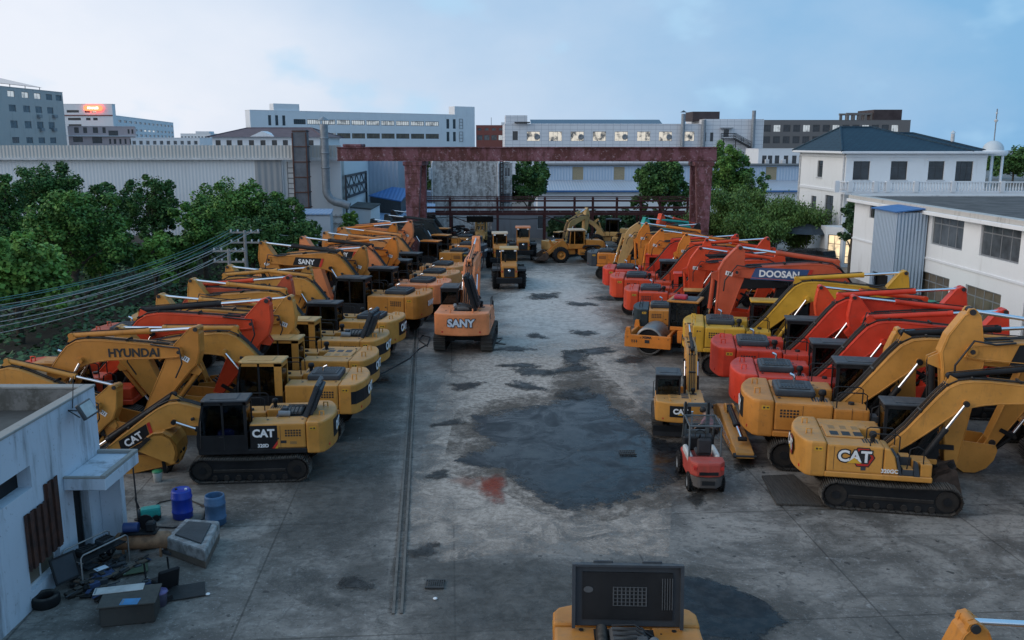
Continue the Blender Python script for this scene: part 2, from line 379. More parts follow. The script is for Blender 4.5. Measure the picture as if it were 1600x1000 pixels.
    sheet('red_stain', blob(g([(715, 748), (735, 744), (755, 752), (735, 766), (716, 762)])), stain('pale_red_powder', (.30, .10, .06), (.28, .14, .10), .8, 2, .45, thr=.35, soft=.4, ragged=1.2), .02)
    sheet('rail_stain', g([(606, 960), (634, 690), (642, 560), (652, 470), (658, 470), (652, 560), (646, 690), (634, 960)]), stain('rail_dirt', (.05, .046, .04), (.10, .09, .08), .5, 2, .55, thr=.15, soft=.3, ragged=1.0), .01)
    # sunken crane rail along the left of the lane
    a, b_ = G(621, 960), G(655, 440); d = (b_ - a).normalized(); s = Vector((-d.y, d.x, 0))
    mb = MB(); rail = paint('rail_steel', (.115, .105, .094), .7, .7, (.06, .05, .04), 0, dust_sheen=.3, spec=.2)
    for o in (-.10, .10):
        p = [a + s * (o - .035), a + s * (o + .035), b_ + s * (o + .035), b_ + s * (o - .035)]
        V = [Vector((q.x, q.y, z)) for z in (.002, .042) for q in p]
        mb.add(V, [(3, 2, 1, 0), (4, 5, 6, 7), (0, 1, 5, 4), (1, 2, 6, 5), (2, 3, 7, 6), (3, 0, 4, 7)], rail)
    tag(mb.build('crane_rail'), 'long sunken steel crane rail running along the left of the lane', 'rail')
    # cast iron drain grating
    def grate(px, py, w_, l, lab):
        p = G(px, py); mb = MB(); k = paint('cast_iron', (.03, .03, .03), .5)
        for i in range(9): mb.box((-w_ / 2 + i * w_ / 9, -l / 2, .0), (-w_ / 2 + (i + .5) * w_ / 9, l / 2, .03), k)
        for y in (-l / 2, l / 2): mb.box((-w_ / 2, y - .03, 0), (w_ / 2, y + .03, .032), k)
        tag(mb.build('drain_grating', None, TR(p.x, p.y, .035)), lab, 'drain')
    grate(981, 709, .6, .4, 'small iron drain grating set in the dark puddle')
    grate(680, 915, .5, .4, 'iron drain grating in the damp concrete near the bottom edge')
build_ground()

# ------------------------------------------------------------------ walls and windows
def holed(mb, W, z0, z1, holes, m, T, rev=.18, x0=0):
    """wall in its own x-z plane facing -y with openings (x0,x1,z0,z1) and their reveals"""
    xs = sorted({x0, W, *[h[0] for h in holes], *[h[1] for h in holes]}); zs = sorted({z0, z1, *[h[2] for h in holes], *[h[3] for h in holes]})
    for i in range(len(xs) - 1):
        for j in range(len(zs) - 1):
            cx, cz = (xs[i] + xs[i + 1]) / 2, (zs[j] + zs[j + 1]) / 2
            if any(h[0] < cx < h[1] and h[2] < cz < h[3] for h in holes): continue
            mb.add([(xs[i], 0, zs[j]), (xs[i + 1], 0, zs[j]), (xs[i + 1], 0, zs[j + 1]), (xs[i], 0, zs[j + 1])], [(0, 1, 2, 3)], m, T=T)
    for a, b, c, d in holes:
        V = [(a, 0, c), (b, 0, c), (b, 0, d), (a, 0, d), (a, rev, c), (b, rev, c), (b, rev, d), (a, rev, d)]
        mb.add(V, [(0, 4, 5, 1), (1, 5, 6, 2), (2, 6, 7, 3), (3, 7, 4, 0)], m, T=T)
def window(root, T, h, fm, pm, nx=2, bars=(), rev=.18, fw=.06, sill=None, name='window', lab=None):
    a, b, c, d = h
    mb = MB(); y0, y1 = rev * .45, rev * .45 + .06
    mb.box((a, y0, c), (a + fw, y1, d), fm, T=T); mb.box((b - fw, y0, c), (b, y1, d), fm, T=T)
    mb.box((a + fw, y0, c), (b - fw, y1, c + fw), fm, T=T); mb.box((a + fw, y0, d - fw), (b - fw, y1, d), fm, T=T)
    for i in range(1, nx):
        x = a + (b - a) * i / nx; mb.box((x - fw * .4, y0 + .004, c + fw), (x + fw * .4, y1 - .004, d - fw), fm, T=T)
    for t in bars:
        z = c + (d - c) * t; mb.box((a + fw, y0 + .008, z - fw * .4), (b - fw, y1 - .008, z + fw * .4), fm, T=T)
    if sill: mb.box((a - .1, -.08, c - .12), (b + .1, .0, c - .003), sill, T=T)
    w_ = mb.build(name, root)
    if lab: w_['label'] = lab
    mp = MB(); mp.box((a + fw * .5, y0 + .022, c + fw * .5), (b - fw * .5, y0 + .034, d - fw * .5), pm, T=T); mp.build('pane', w_)
    return w_
PANE = darkglass(); PANE2 = darkglass('brown_pane', (.16, .135, .10), .25); PANE3 = darkglass('grey_pane', (.10, .12, .14), .12)
def lit(name, col, st, bright=.5):
    """window of a lit room: lamps and furniture break the light up"""
    m, N, L, b = _nodes(name)
    n = noise(N, L, .8, 4, .6); f = ramp(N, L, n, .5 - bright * .3, .56)
    L.new(mixc(N, L, f, (.05, .06, .07), col), b.inputs['Emission Color']); b.inputs['Emission Strength'].default_value = st
    b.inputs['Base Color'].default_value = (.03, .035, .04, 1); b.inputs['Roughness'].default_value = .1
    return m
LITW = lit('lit_office', (1, .93, .80), .5); LITWARM = lit('lit_lobby', (1, .76, .46), .9, .9); LITDIM = lit('lit_stairs', (.72, .80, .86), .45, .9)
def wallmat(name, col, stainc=(.16, .155, .15), amt=.35, var=.12, rough=.75, tile=None, t=.54):
    m, N, L, b = _nodes(name)
    a = noise(N, L, .5, 6); s = noise(N, L, 1.4, 7, .65, sc3=(1, 1, .16)); f = noise(N, L, 9, 5)
    c = mixc(N, L, a, tuple(x * (1 - var) for x in col), col)
    c = mixc(N, L, ramp(N, L, s, t, t + .22, amt), c, stainc); c = mixc(N, L, ramp(N, L, f, .56 if t < .5 else .62, .72, amt * .5), c, stainc)
    if t < .5: c = mixc(N, L, ramp(N, L, noise(N, L, 2.6, 8, .72), .46, .62, .6), c, tuple(x * 1.25 for x in col))
    if tile:
        g = N.new('ShaderNodeNewGeometry'); sp = N.new('ShaderNodeSeparateXYZ'); L.new(g.outputs['Position'], sp.inputs[0]); cb = N.new('ShaderNodeCombineXYZ')
        ad = N.new('ShaderNodeMath'); ad.operation = 'ADD'; L.new(sp.outputs[0], ad.inputs[0]); L.new(sp.outputs[1], ad.inputs[1]); L.new(ad.outputs[0], cb.inputs[0]); L.new(sp.outputs[2], cb.inputs[1])
        br = N.new('ShaderNodeTexBrick'); br.offset = 0; br.inputs['Scale'].default_value = 1; br.inputs['Brick Width'].default_value = tile[0]; br.inputs['Row Height'].default_value = tile[1]; br.inputs['Mortar Size'].default_value = .04
        br.inputs['Color1'].default_value = (1, 1, 1, 1); br.inputs['Color2'].default_value = (.96, .96, .97, 1); br.inputs['Mortar'].default_value = (.62, .64, .68, 1); L.new(cb.outputs[0], br.inputs[0])
        c = mixc(N, L, 1.0, c, br.outputs[0], 'MULTIPLY')
    L.new(c, b.inputs['Base Color']); b.inputs['Roughness'].default_value = rough; bump(N, L, f, b, .12, .01)
    return m
def corrug(name, col, pitch=.35, axis='XY', rough=.45, stainc=(.20, .18, .15), amt=.25, strength=.5):
    """profiled sheet metal"""
    m, N, L, b = _nodes(name)
    g = N.new('ShaderNodeNewGeometry'); sp = N.new('ShaderNodeSeparateXYZ'); L.new(g.outputs['Position'], sp.inputs[0])
    if axis == 'XY':
        ad = N.new('ShaderNodeMath'); ad.operation = 'ADD'; L.new(sp.outputs[0], ad.inputs[0]); L.new(sp.outputs[1], ad.inputs[1]); v = ad.outputs[0]
    else: v = sp.outputs['XYZ'.index(axis)]
    mu = N.new('ShaderNodeMath'); mu.operation = 'MULTIPLY'; L.new(v, mu.inputs[0]); mu.inputs[1].default_value = 2 * PI / pitch
    si = N.new('ShaderNodeMath'); si.operation = 'SINE'; L.new(mu.outputs[0], si.inputs[0])
    rib = ramp(N, L, si.outputs[0], .55, .95)
    s = noise(N, L, 1.0, 7, .65, sc3=(1, 1, .15)); a = noise(N, L, .25, 5)
    c = mixc(N, L, a, tuple(x * .86 for x in col), col); c = mixc(N, L, ramp(N, L, s, .54, .75, amt), c, stainc)
    c = mixc(N, L, rib, c, tuple(x * .88 for x in col))
    L.new(c, b.inputs['Base Color']); b.inputs['Roughness'].default_value = rough; bump(N, L, si.outputs[0], b, strength, .05)
    return m
W_WHITE = wallmat('white_render', (.74, .77, .80), amt=.15); W_TILE = wallmat('white_tile', (.72, .74, .77), amt=.12, tile=(1.6, .8)); W_CONC = wallmat('grey_concrete_wall', (.46, .44, .42), (.16, .15, .14), .5)
W_PINK = wallmat('pink_render', (.50, .40, .40), amt=.2); W_RED = wallmat('dark_red_brick', (.19, .06, .05), (.10, .05, .05), .4); W_GREY = wallmat('dark_grey_wall', (.16, .155, .155), (.10, .10, .10), .3)
W_CREAM = wallmat('cream_render', (.78, .81, .83), (.30, .29, .27), .3); W_BLUE = corrug('blue_sheet', (.42, .53, .66), .5, rough=.5, amt=.12); W_OLD = wallmat('weathered_render', (.56, .56, .56), (.12, .11, .10), .85, var=.45, t=.40)
W_PEEL = wallmat('peeling_blue_white_render', (.58, .64, .72), (.12, .125, .13), .85, var=.2, t=.50)
FR_D = plain('dark_frame', (.05, .052, .055), .4); FR_W = plain('white_frame', (.6, .62, .64), .4); FR_G = plain('grey_frame', (.22, .24, .26), .4)
BROOF = corrug('blue_roof_sheet', (.05, .16, .40), .45, 'X', .5, (.2, .2, .22), .2); PROOF = corrug('pale_roof_sheet', (.42, .46, .52), .45, 'X', .5, (.2, .18, .16), .3); SROOF = corrug('light_blue_roof', (.30, .42, .60), .4, 'X', .5, (.25, .25, .25), .3)
FLAT = plain('roof_felt', (.11, .105, .10), .9, var=.5, scale=.8)
class Bld:
    """a building with its front from A (left) to B (right), local x along the front, y to the back"""
    def __init__(s, name, label, A, B, z0, z1, depth, wm, cat='building', group=None, parapet=.5, roofm=None, holes=(), sides=True):
        A, B = Vector((A[0], A[1], 0)), Vector((B[0], B[1], 0)); s.A = A; d = B - A; s.W = d.length
        s.ang = math.atan2(d.y, d.x); s.root = tag(empty(name, A, s.ang), label, cat, group)
        s.z0, s.z1, s.D, s.wm = z0, z1, depth, wm; s.holes = list(holes); s.roofm = roofm or FLAT; s.par = parapet; s.sideholes = []
    def u(s, px): 
        """local x on the front where the photograph's column px falls"""
        d = ray(px, 225); e = Vector((math.cos(s.ang), math.sin(s.ang)))
        # A + e*u = d*t
        det = e.x * -d.y + d.x * e.y; rx, ry = -s.A.x, -s.A.y
        return (rx * -d.y + d.x * ry) / det
    def v(s, px, py):
        u = s.u(px); Y = s.A.y + math.sin(s.ang) * u; return P(px, py, Y).z
    def rect(s, x0, x1, y0, y1, ): return (s.u(x0), s.u(x1), s.v((x0 + x1) / 2, y1), s.v((x0 + x1) / 2, y0))
    def win(s, r, fm=None, pm=None, **k): 
        s.holes.append(r); window(s.root, None, r, fm or FR_D, pm or PANE, **k)
    def done(s):
        mb = MB(); W, D, z0, z1 = s.W, s.D, s.z0, s.z1
        holed(mb, W, z0, z1, s.holes, s.wm, None)
        mb.add([(W, 0, z0), (W, D, z0), (W, D, z1), (W, 0, z1)], [(0, 1, 2, 3)], s.wm); mb.add([(0, D, z0), (0, 0, z0), (0, 0, z1), (0, D, z1)], [(0, 1, 2, 3)], s.wm)
        mb.add([(W, D, z0), (0, D, z0), (0, D, z1), (W, D, z1)], [(0, 1, 2, 3)], s.wm)
        # inner darkness behind the openings, parapet ring
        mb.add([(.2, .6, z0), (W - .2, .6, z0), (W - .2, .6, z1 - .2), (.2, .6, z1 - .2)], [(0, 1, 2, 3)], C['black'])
        t = .25
        if s.par:
            q = [((0, 0), (W, t)), ((0, D - t), (W, D)), ((0, t), (t, D - t)), ((W - t, t), (W, D - t))]
            for a, b in q: mb.box((a[0] - .04, a[1] - .04, z1 - .001), (b[0] + .04, b[1] + .04, z1 + .10), s.wm)
        mb.build('wall', s.root)
        rf = MB(); rz = z1 - s.par if s.par else z1
        rf.add([(0, 0, rz), (W, 0, rz), (W, D, rz), (0, D, rz)], [(0, 1, 2, 3)], s.roofm); rf.build('roof', s.root)
        return s.root
    def block(s, name, x0, x1, y0, y1, m, d0, d1, bev=0):
        mb = MB(); mb.box((s.u(x0), d0, s.v(x0, y1)), (s.u(x1), d1, s.v(x0, y0)), m, bev); return mb.build(name, s.root)
def g2(px, Y): p = P(px, 225, Y); return (p.x, Y)
def hip(mb, x0, x1, y0, y1, z0, z1, ra, rb, m, ov=.5):
    x0 -= ov; x1 += ov; y0 -= ov; y1 += ov; ym = (y0 + y1) / 2
    V = [(x0, y0, z0), (x1, y0, z0), (x1, y1, z0), (x0, y1, z0), (ra, ym, z1), (rb, ym, z1)]
    mb.add(V, [(0, 1, 5, 4), (1, 2, 5), (2, 3, 4, 5), (3, 0, 4), (3, 2, 1, 0)], m)
    for a, b in ((0, 4), (3, 4), (1, 5), (2, 5), (4, 5)): mb.tube(V[a], V[b], .12, m, 6)

def back_buildings():
    # grey concrete block, far left
    b = Bld('concrete_building', 'grey concrete block with solar panels on its roof at the far left', g2(-60, 128), g2(105, 155), 0, 19.8, 26, W_CONC)
    for r, (ya, yb) in enumerate(((141, 151), (163, 174), (188, 200), (214, 224), (240, 252))):
        for i, xa in enumerate((-36, -14, 20, 42, 61, 79, 94)):
            if r == 0 or i < 6:
                wd = 12 - i * .5
                b.win((b.u(xa), b.u(xa + wd), b.v(20, yb), b.v(20, ya)), FR_G, LITDIM if r == 0 and i in (2, 3, 4) else PANE3, nx=2)
    for xa, ya in ((62, 181), (86, 181), (64, 202), (83, 202)):
        m = MB(); m.box((b.u(xa), -.45, b.v(xa, ya + 3)), (b.u(xa + 5), -.02, b.v(xa, ya - 2)), FR_G, .04); m.build('air_conditioner', b.root)
    b.done()
    m = MB(); p = plain('solar_panel', (.035, .045, .075), .15)
    T = b.root.matrix_basis
    m.add([(2, 1, 20.4), (b.W - 4, 1, 20.4), (b.W - 4, 10, 22.4), (2, 10, 22.4)], [(0, 1, 2, 3)], p); m.add([(2, 1, 20.34), (2, 10, 22.34), (b.W - 4, 10, 22.34), (b.W - 4, 1, 20.34)], [(0, 1, 2, 3)], FR_W)
    for x in range(3, int(b.W - 3), 4): m.tube((x, 9.5, 19.5), (x, 9.5, 22.2), .06, FR_W, 5); m.tube((x, 1.5, 19.5), (x, 1.5, 20.4), .06, FR_W, 5)
    m.build('solar_panel', b.root)
    # office with the red sign and its long wing
    b = Bld('office_building', 'white office block carrying a glowing red roof sign', g2(100, 190), g2(180, 190), 0, P(140, 163, 190).z, 1.5, W_WHITE)
    for r in ((109, 128, 172, 176), (137, 145, 172, 176), (110, 130, 184, 188), (138, 145, 184, 188), (149, 156, 184, 188), (110, 130, 194, 197)): b.win(b.rect(*r), FR_D, PANE, nx=3)
    b.win(b.rect(148, 155, 173, 176), FR_D, LITW, nx=2)
    m = MB(); m.box((b.u(100), -.15, b.v(100, 181)), (b.u(180), -.02, b.v(100, 179.5)), W_RED); m.build('cornice', b.root)
    b.done()
    sg = MB(); c = b.A + Vector((b.u(152), -.5, 0)); zc = b.v(152, 169)
    red = glow('red_neon', (1, .10, .04), 3.2); pnk = glow('pale_neon', (1, .72, .6), 3.0)
    sg.prism([(-1.4 + .55 * math.cos(a) * (1), .55 * math.sin(a)) for a in [PI / 2 + PI * i / 8 for i in range(9)]] + [(1.4 + .55 * math.cos(a), .55 * math.sin(a)) for a in [-PI / 2 + PI * i / 8 for i in range(9)]], -.1, .1, red)
    s_ = tag(sg.build('roof_sign', None, TR(c.x, c.y, zc)), 'glowing red oval sign high on the white office front', 'sign')
    text('PSNALEE', .58, pnk, s_, TR(0, -.11, 0) @ RX(PI / 2), bold=.02)
    b = Bld('office_wing', 'long white wing with rows of small windows right of the red sign', g2(177, 192), g2(273, 262), 0, P(177, 180, 192).z, 16, W_WHITE)
    n = 14
    for r, (ya, yb) in enumerate(((186, 190), (199, 203), (208, 212))):
        z0, z1 = b.v(177, yb), b.v(177, ya)
        for i in range(n): b.win((b.W * (i + .2) / n, b.W * (i + .75) / n, z0, z1), FR_G, LITDIM if r == 1 and i in (6, 7, 8) else PANE3, nx=2, rev=.2)
    b.done()
    b = Bld('pink_building', 'small pink rendered office in front of the white wing', g2(108, 160), g2(212, 164), 0, P(150, 198, 162).z, 14, W_PINK)
    for r in ((118, 125, 199, 208), (132, 138, 199, 208), (147, 155, 199, 208), (162, 167, 199, 208), (171, 186, 204, 212), (201, 204, 202, 209), (207, 210, 202, 209), (115, 130, 214, 222), (145, 160, 214, 224), (171, 174, 217, 225), (178, 182, 217, 225), (187, 190, 217, 225), (195, 198, 217, 225), (203, 206, 217, 225)): b.win(b.rect(*r), FR_D, PANE, nx=2)
    m = MB(); m.box((-.3, -.5, b.v(150, 213)), (b.W + .3, -.01, b.v(150, 212)), W_WHITE); m.build('cornice', b.root)
    b.done()
    b = Bld('far_building', 'far pale block on the skyline left of the purple roof', g2(283, 350), g2(330, 350), 0, P(300, 209, 350).z, 20, W_WHITE)
    for i in range(9): b.win((b.W * (i + .2) / 9, b.W * (i + .7) / 9, b.v(300, 216), b.v(300, 213)), FR_G, PANE3, nx=1)
    b.block('stair_tower', 304, 325, 205, 209, W_WHITE, 2, 8); b.done()
    b = Bld('canteen', 'low pale hall with thin flat roof behind the sheet metal factory', g2(205, 150), g2(312, 150), 0, P(260, 216, 150).z, 12, W_WHITE, parapet=.2)
    for i in range(10): b.win((b.W * (i + .2) / 10, b.W * (i + .7) / 10, b.v(260, 226), b.v(260, 220)), FR_G, PANE3, nx=1)
    b.done()
    # white house with the purple hip roof
    b = Bld('hall', 'white hall under a purple brown hipped roof with small gable', g2(332, 140), g2(500, 140), 0, P(400, 214, 140).z, 16, W_WHITE, parapet=0)
    for xa in (337, 354, 371, 389, 407, 425, 442, 466, 482): b.win(b.rect(xa, xa + 8, 219, 227), FR_D, PANE, nx=2)
    m = MB(); hip(m, 0, b.W, 0, 16, b.z1, P(400, 200, 148).z, 3.2, b.W - 3, paint('purple_tile', (.10, .062, .075), .6, .3), .6); m.build('hip_roof', b.root)
    m = MB(); gx = b.u(411); m.prism([(gx - 2, b.z1), (gx + 2, b.z1), (gx, b.z1 + .9)], -.3, 3, W_WHITE); m.build('gable', b.root)
    b.done()
    # big white block with two window bands
    b = Bld('white_block', 'big white office block with two long window bands and stair tower', g2(393, 215), g2(742, 254), 0, P(393, 172, 215).z, 3, W_WHITE)
    up0, up1, lo0, lo1 = b.v(460, 194), b.v(460, 186), b.v(460, 216), b.v(460, 207.5)
    ue = [459] + [480 + i * 23.0 for i in range(10)]
    for i in range(10):
        a, c = b.u(ue[i] + 1.5), b.u(ue[i + 1] - 1)
        b.win((a, c, up0, up1), FR_D, LITDIM if i not in (0,) else PANE, nx=6, fw=.12); b.win((a, c, lo0, lo1), FR_D, PANE2 if i != 2 else LITDIM, nx=5, fw=.12)
    for xa in (421, 432, 443): b.win((b.u(xa), b.u(xa + 4.6), b.v(430, 196), b.v(430, 180)), FR_D, PANE, nx=1)
    for xa in (698, 708): 
        for ya, yb in ((186, 201), (206, 221)): b.win((b.u(xa), b.u(xa + 4.4), b.v(700, yb), b.v(700, ya)), FR_D, PANE, nx=1)
    m = MB()
    for ya, yb in ((186, 201), (206, 221)):
        for k in range(4): z = b.v(720, yb) + (b.v(720, ya) - b.v(720, yb)) * k / 3; m.box((b.u(718), -.1, z - .06), (b.u(723), -.02, z + .06), FR_G)
        for x in (718, 723): m.box((b.u(x) - .06, -.16, b.v(720, yb)), (b.u(x) + .06, -.101, b.v(720, ya)), FR_G)
    m.build('ladder', b.root)
    b.block('stair_tower', 711, 742, 166, 182, W_WHITE, -.02, 2.9); b.block('roof_house', 431, 471, 161.5, 174, W_WHITE, .3, 2.8)
    b.done()
    b = Bld('red_building', 'dark red brick factory between the two white blocks', g2(744, 285), g2(800, 285), 0, P(760, 196, 285).z, 20, W_RED)
    for i in range(5): 
        b.win((b.W * (i + .12) / 5, b.W * (i + .88) / 5, b.v(760, 219), b.v(760, 211)), FR_D, LITDIM if i == 3 else PANE3, nx=3); b.win((b.W * (i + .2) / 5, b.W * (i + .75) / 5, b.v(760, 204), b.v(760, 200)), FR_D, PANE3, nx=3)
    m = MB(); m.box((b.W * .7, 1, b.z1), (b.W * .95, 5, b.z1 + 1), W_WHITE); m.tube((b.W * .42, 2, b.z1), (b.W * .42, 2, b.z1 + 2.5), .08, FR_D, 6); m.build('roof_house', b.root)
    b.done()
    # white tiled block with lit rooms
    b = Bld('tiled_block', 'long white tiled block with a row of lit workshop windows', g2(789, 195), g2(1192, 197), 0, P(900, 194, 195).z, 20, W_TILE)
    for i, xa in enumerate((823, 857.5, 891.5, 926, 960, 995, 1029, 1064)):
        b.win(b.rect(xa, xa + 20.5, 205.5, 220.5), FR_G, LITW, nx=3, rev=.25)
        if i in (0, 2, 4, 6):
            f = MB(); cx, cz = b.u(xa + 16), b.v(xa, 214); f.lathe([(.55, -.10), (.62, .06), (.50, .12), (.30, .04), (0, .02)], FR_G, 14, TR(cx, .02, cz) @ RX(PI / 2)); f.build('ventilator', b.root)
    for r in ((801, 809, 205, 219), (1099, 1103, 207, 221), (1109, 1114, 207, 221)): b.win(b.rect(*r), FR_D, PANE, nx=1)
    b.block('roof_house', 790, 824, 180, 195, W_TILE, .5, 7); b.block('roof_slab', 804, 828, 190.5, 192, FR_D, -1, 4)
    b.block('end_block', 1100, 1192, 186, 196, W_TILE, -.01, 18); b.block('water_tank_house', 1089, 1132, 173, 188, paint('brown_panel', (.055, .04, .042), .6), 5, 12)
    m = MB(); m.add([(b.u(830), 1.5, b.z1 + .15), (b.u(1036), 1.5, b.z1 + .15), (b.u(1036), 5, b.z1 + 1.1), (b.u(830), 5, b.z1 + 1.1)], [(0, 1, 2, 3)], plain('solar_panel', (.035, .045, .075), .15)); m.build('solar_panel', b.root)
    for xa, ya, yb, r, k in ((1065, 178, 232, .45, 'white'), (1097, 187, 232, .5, 'white'), (1174, 173, 246, .42, 'white')):
        m = MB(); x = b.u(xa); m.tube((x, -.8, b.v(xa, yb)), (x, -.8, b.v(xa, ya)), r, plain('galvanised_pipe', (.26, .29, .32), .45, .3), 12)
        if xa == 1065: m.lathe([(r * 1.6, 0), (0, r)], FR_D, 12, TR(x, -.8, b.v(xa, ya) + .3))
        m.build('flue_pipe', b.root)
    st = MB(); k = paint('fire_stair_black', (.03, .03, .032)); xs = [b.u(1126), b.u(1146), b.u(1170)]; zs = [b.v(1130, 216), b.v(1165, 229)]
    st.box((xs[0], -1.6, zs[0] - .12), (xs[1], -.05, zs[0]), k); st.prism([(xs[1], zs[0]), (xs[2], zs[1]), (xs[2], zs[1] - .3), (xs[1], zs[0] - .3)], -1.6, -.05, k)
    for y in (-1.6, -.1):
        for dz in (.5, 1.0): st.path([(xs[0], y, zs[0] + dz), (xs[1], y, zs[0] + dz), (xs[2], y, zs[1] + dz)], .05, k, 4)
        for x in (xs[0], xs[1], (xs[1] + xs[2]) / 2, xs[2]): z = zs[0] if x <= xs[1] else zs[0] + (zs[1] - zs[0]) * (x - xs[1]) / (xs[2] - xs[1]); st.tube((x, y, z - .1), (x, y, z + 1), .05, k, 4)
    for x in (xs[0] + .2, xs[1], xs[2]): st.tube((x, -1.5, 0), (x, -1.5, zs[0] if x < xs[2] else zs[1]), .10, k, 6)
    st.build('fire_stair', b.root)
    b.win(b.rect(1130, 1138, 202, 214), FR_D, PANE, nx=1, name='door'); b.block('door_canopy', 1124, 1142, 199.5, 201, FR_G, -1.4, -.02)
    b.done()
    # dark grey block and the white one below it
    b = Bld('grey_block', 'dark grey office block with open roof frame behind the villa', g2(1188, 235), g2(1420, 235), 0, P(1250, 188, 235).z, 24, W_GREY)
    for ya, yb in ((195, 206), (213, 224), (232, 242)):
        for i in range(14): b.win((b.u(1192 + i * 15.3), b.u(1192 + i * 15.3 + 11), b.v(1250, yb), b.v(1250, ya)), FR_D, LITDIM if (ya == 195 and i % 3 == 1) else PANE, nx=3)
    fr = MB(); z0, z1 = b.z1, b.v(1340, 179)
    for d in (2, 7):
        for i in range(5): x = b.u(1326) + (b.u(1363) - b.u(1326)) * i / 4; fr.box((x - .3, d - .3, z0), (x + .3, d + .3, z1), W_GREY)
        fr.box((b.u(1325) - .3, d - .35, z1), (b.u(1364), d + .35, z1 + .5), W_GREY)
    fr.box((b.u(1364) - .6, 2.36, z1), (b.u(1364), 6.64, z1 + .45), W_GREY); fr.build('roof_frame', b.root); b.block('roof_house', 1364, 1408, 171, 190, paint('brown_panel', (.055, .04, .042), .6), 1, 12)
    b.done()
    b = Bld('annex_building', 'low white annex with air conditioners in front of the dark grey block', g2(1186, 180), g2(1262, 180), 0, P(1220, 233, 180).z, 10, W_WHITE)
    for xa in (1192, 1201, 1212, 1226, 1239, 1250): b.win(b.rect(xa, xa + 7, 243, 256), FR_D, PANE, nx=1)
    for xa in (1196, 1222): m = MB(); m.box((b.u(xa), -.7, b.v(xa, 256)), (b.u(xa + 6), -.03, b.v(xa, 249)), FR_W, .05); m.build('air_conditioner', b.root)
    b.done()
    # blue walled store behind the pipe rack
    b = Bld('blue_store', 'pale blue sheet metal store with lean-to roof behind the pipe rack', g2(838, 152), g2(1300, 152), 0, P(900, 259, 152).z, 18, W_BLUE, parapet=0, roofm=FLAT)
    tan = plain('tan_shutter', (.33, .28, .18), .6, sc3=(1, 1, 6))
    for xa in (895, 960, 1199): 
        r = b.rect(xa, xa + 17, 260.5, 281); b.holes.append(r); m = MB(); m.box((r[0], .05, r[2]), (r[1], .1, r[3]), tan); s_ = m.build('shutter', b.root)
    m = MB(); m.box((-.2, -.5, b.z1), (b.W + .2, .6, b.z1 + .12), FR_D); m.build('eave', b.root)
    e0, e1 = b.v(900, 282), 11.3 - (297 - 225) * .981 * 142 / 1390
    m = MB(); m.add([(0, -10, e1), (b.W, -10, e1), (b.W, -.02, e0), (0, -.02, e0)], [(0, 1, 2, 3)], PROOF); m.box((-.1, -10.15, e1 - .25), (b.W + .1, -10.01, e1 + .02), BROOF); m.build('lean_to_roof', b.root)
    m = MB(); m.add([(0, -9.6, 0), (b.W, -9.6, 0), (b.W, -9.6, e1 - .1), (0, -9.6, e1 - .1)], [(0, 1, 2, 3)], W_WHITE)
    for t in (0, b.W): m.add([(t, -9.6, 0), (t, 0, 0), (t, 0, e0), (t, -9.6, e1)], [(0, 1, 2, 3)], W_WHITE)
    m.build('lean_to_wall', b.root)
    b.done()
back_buildings()

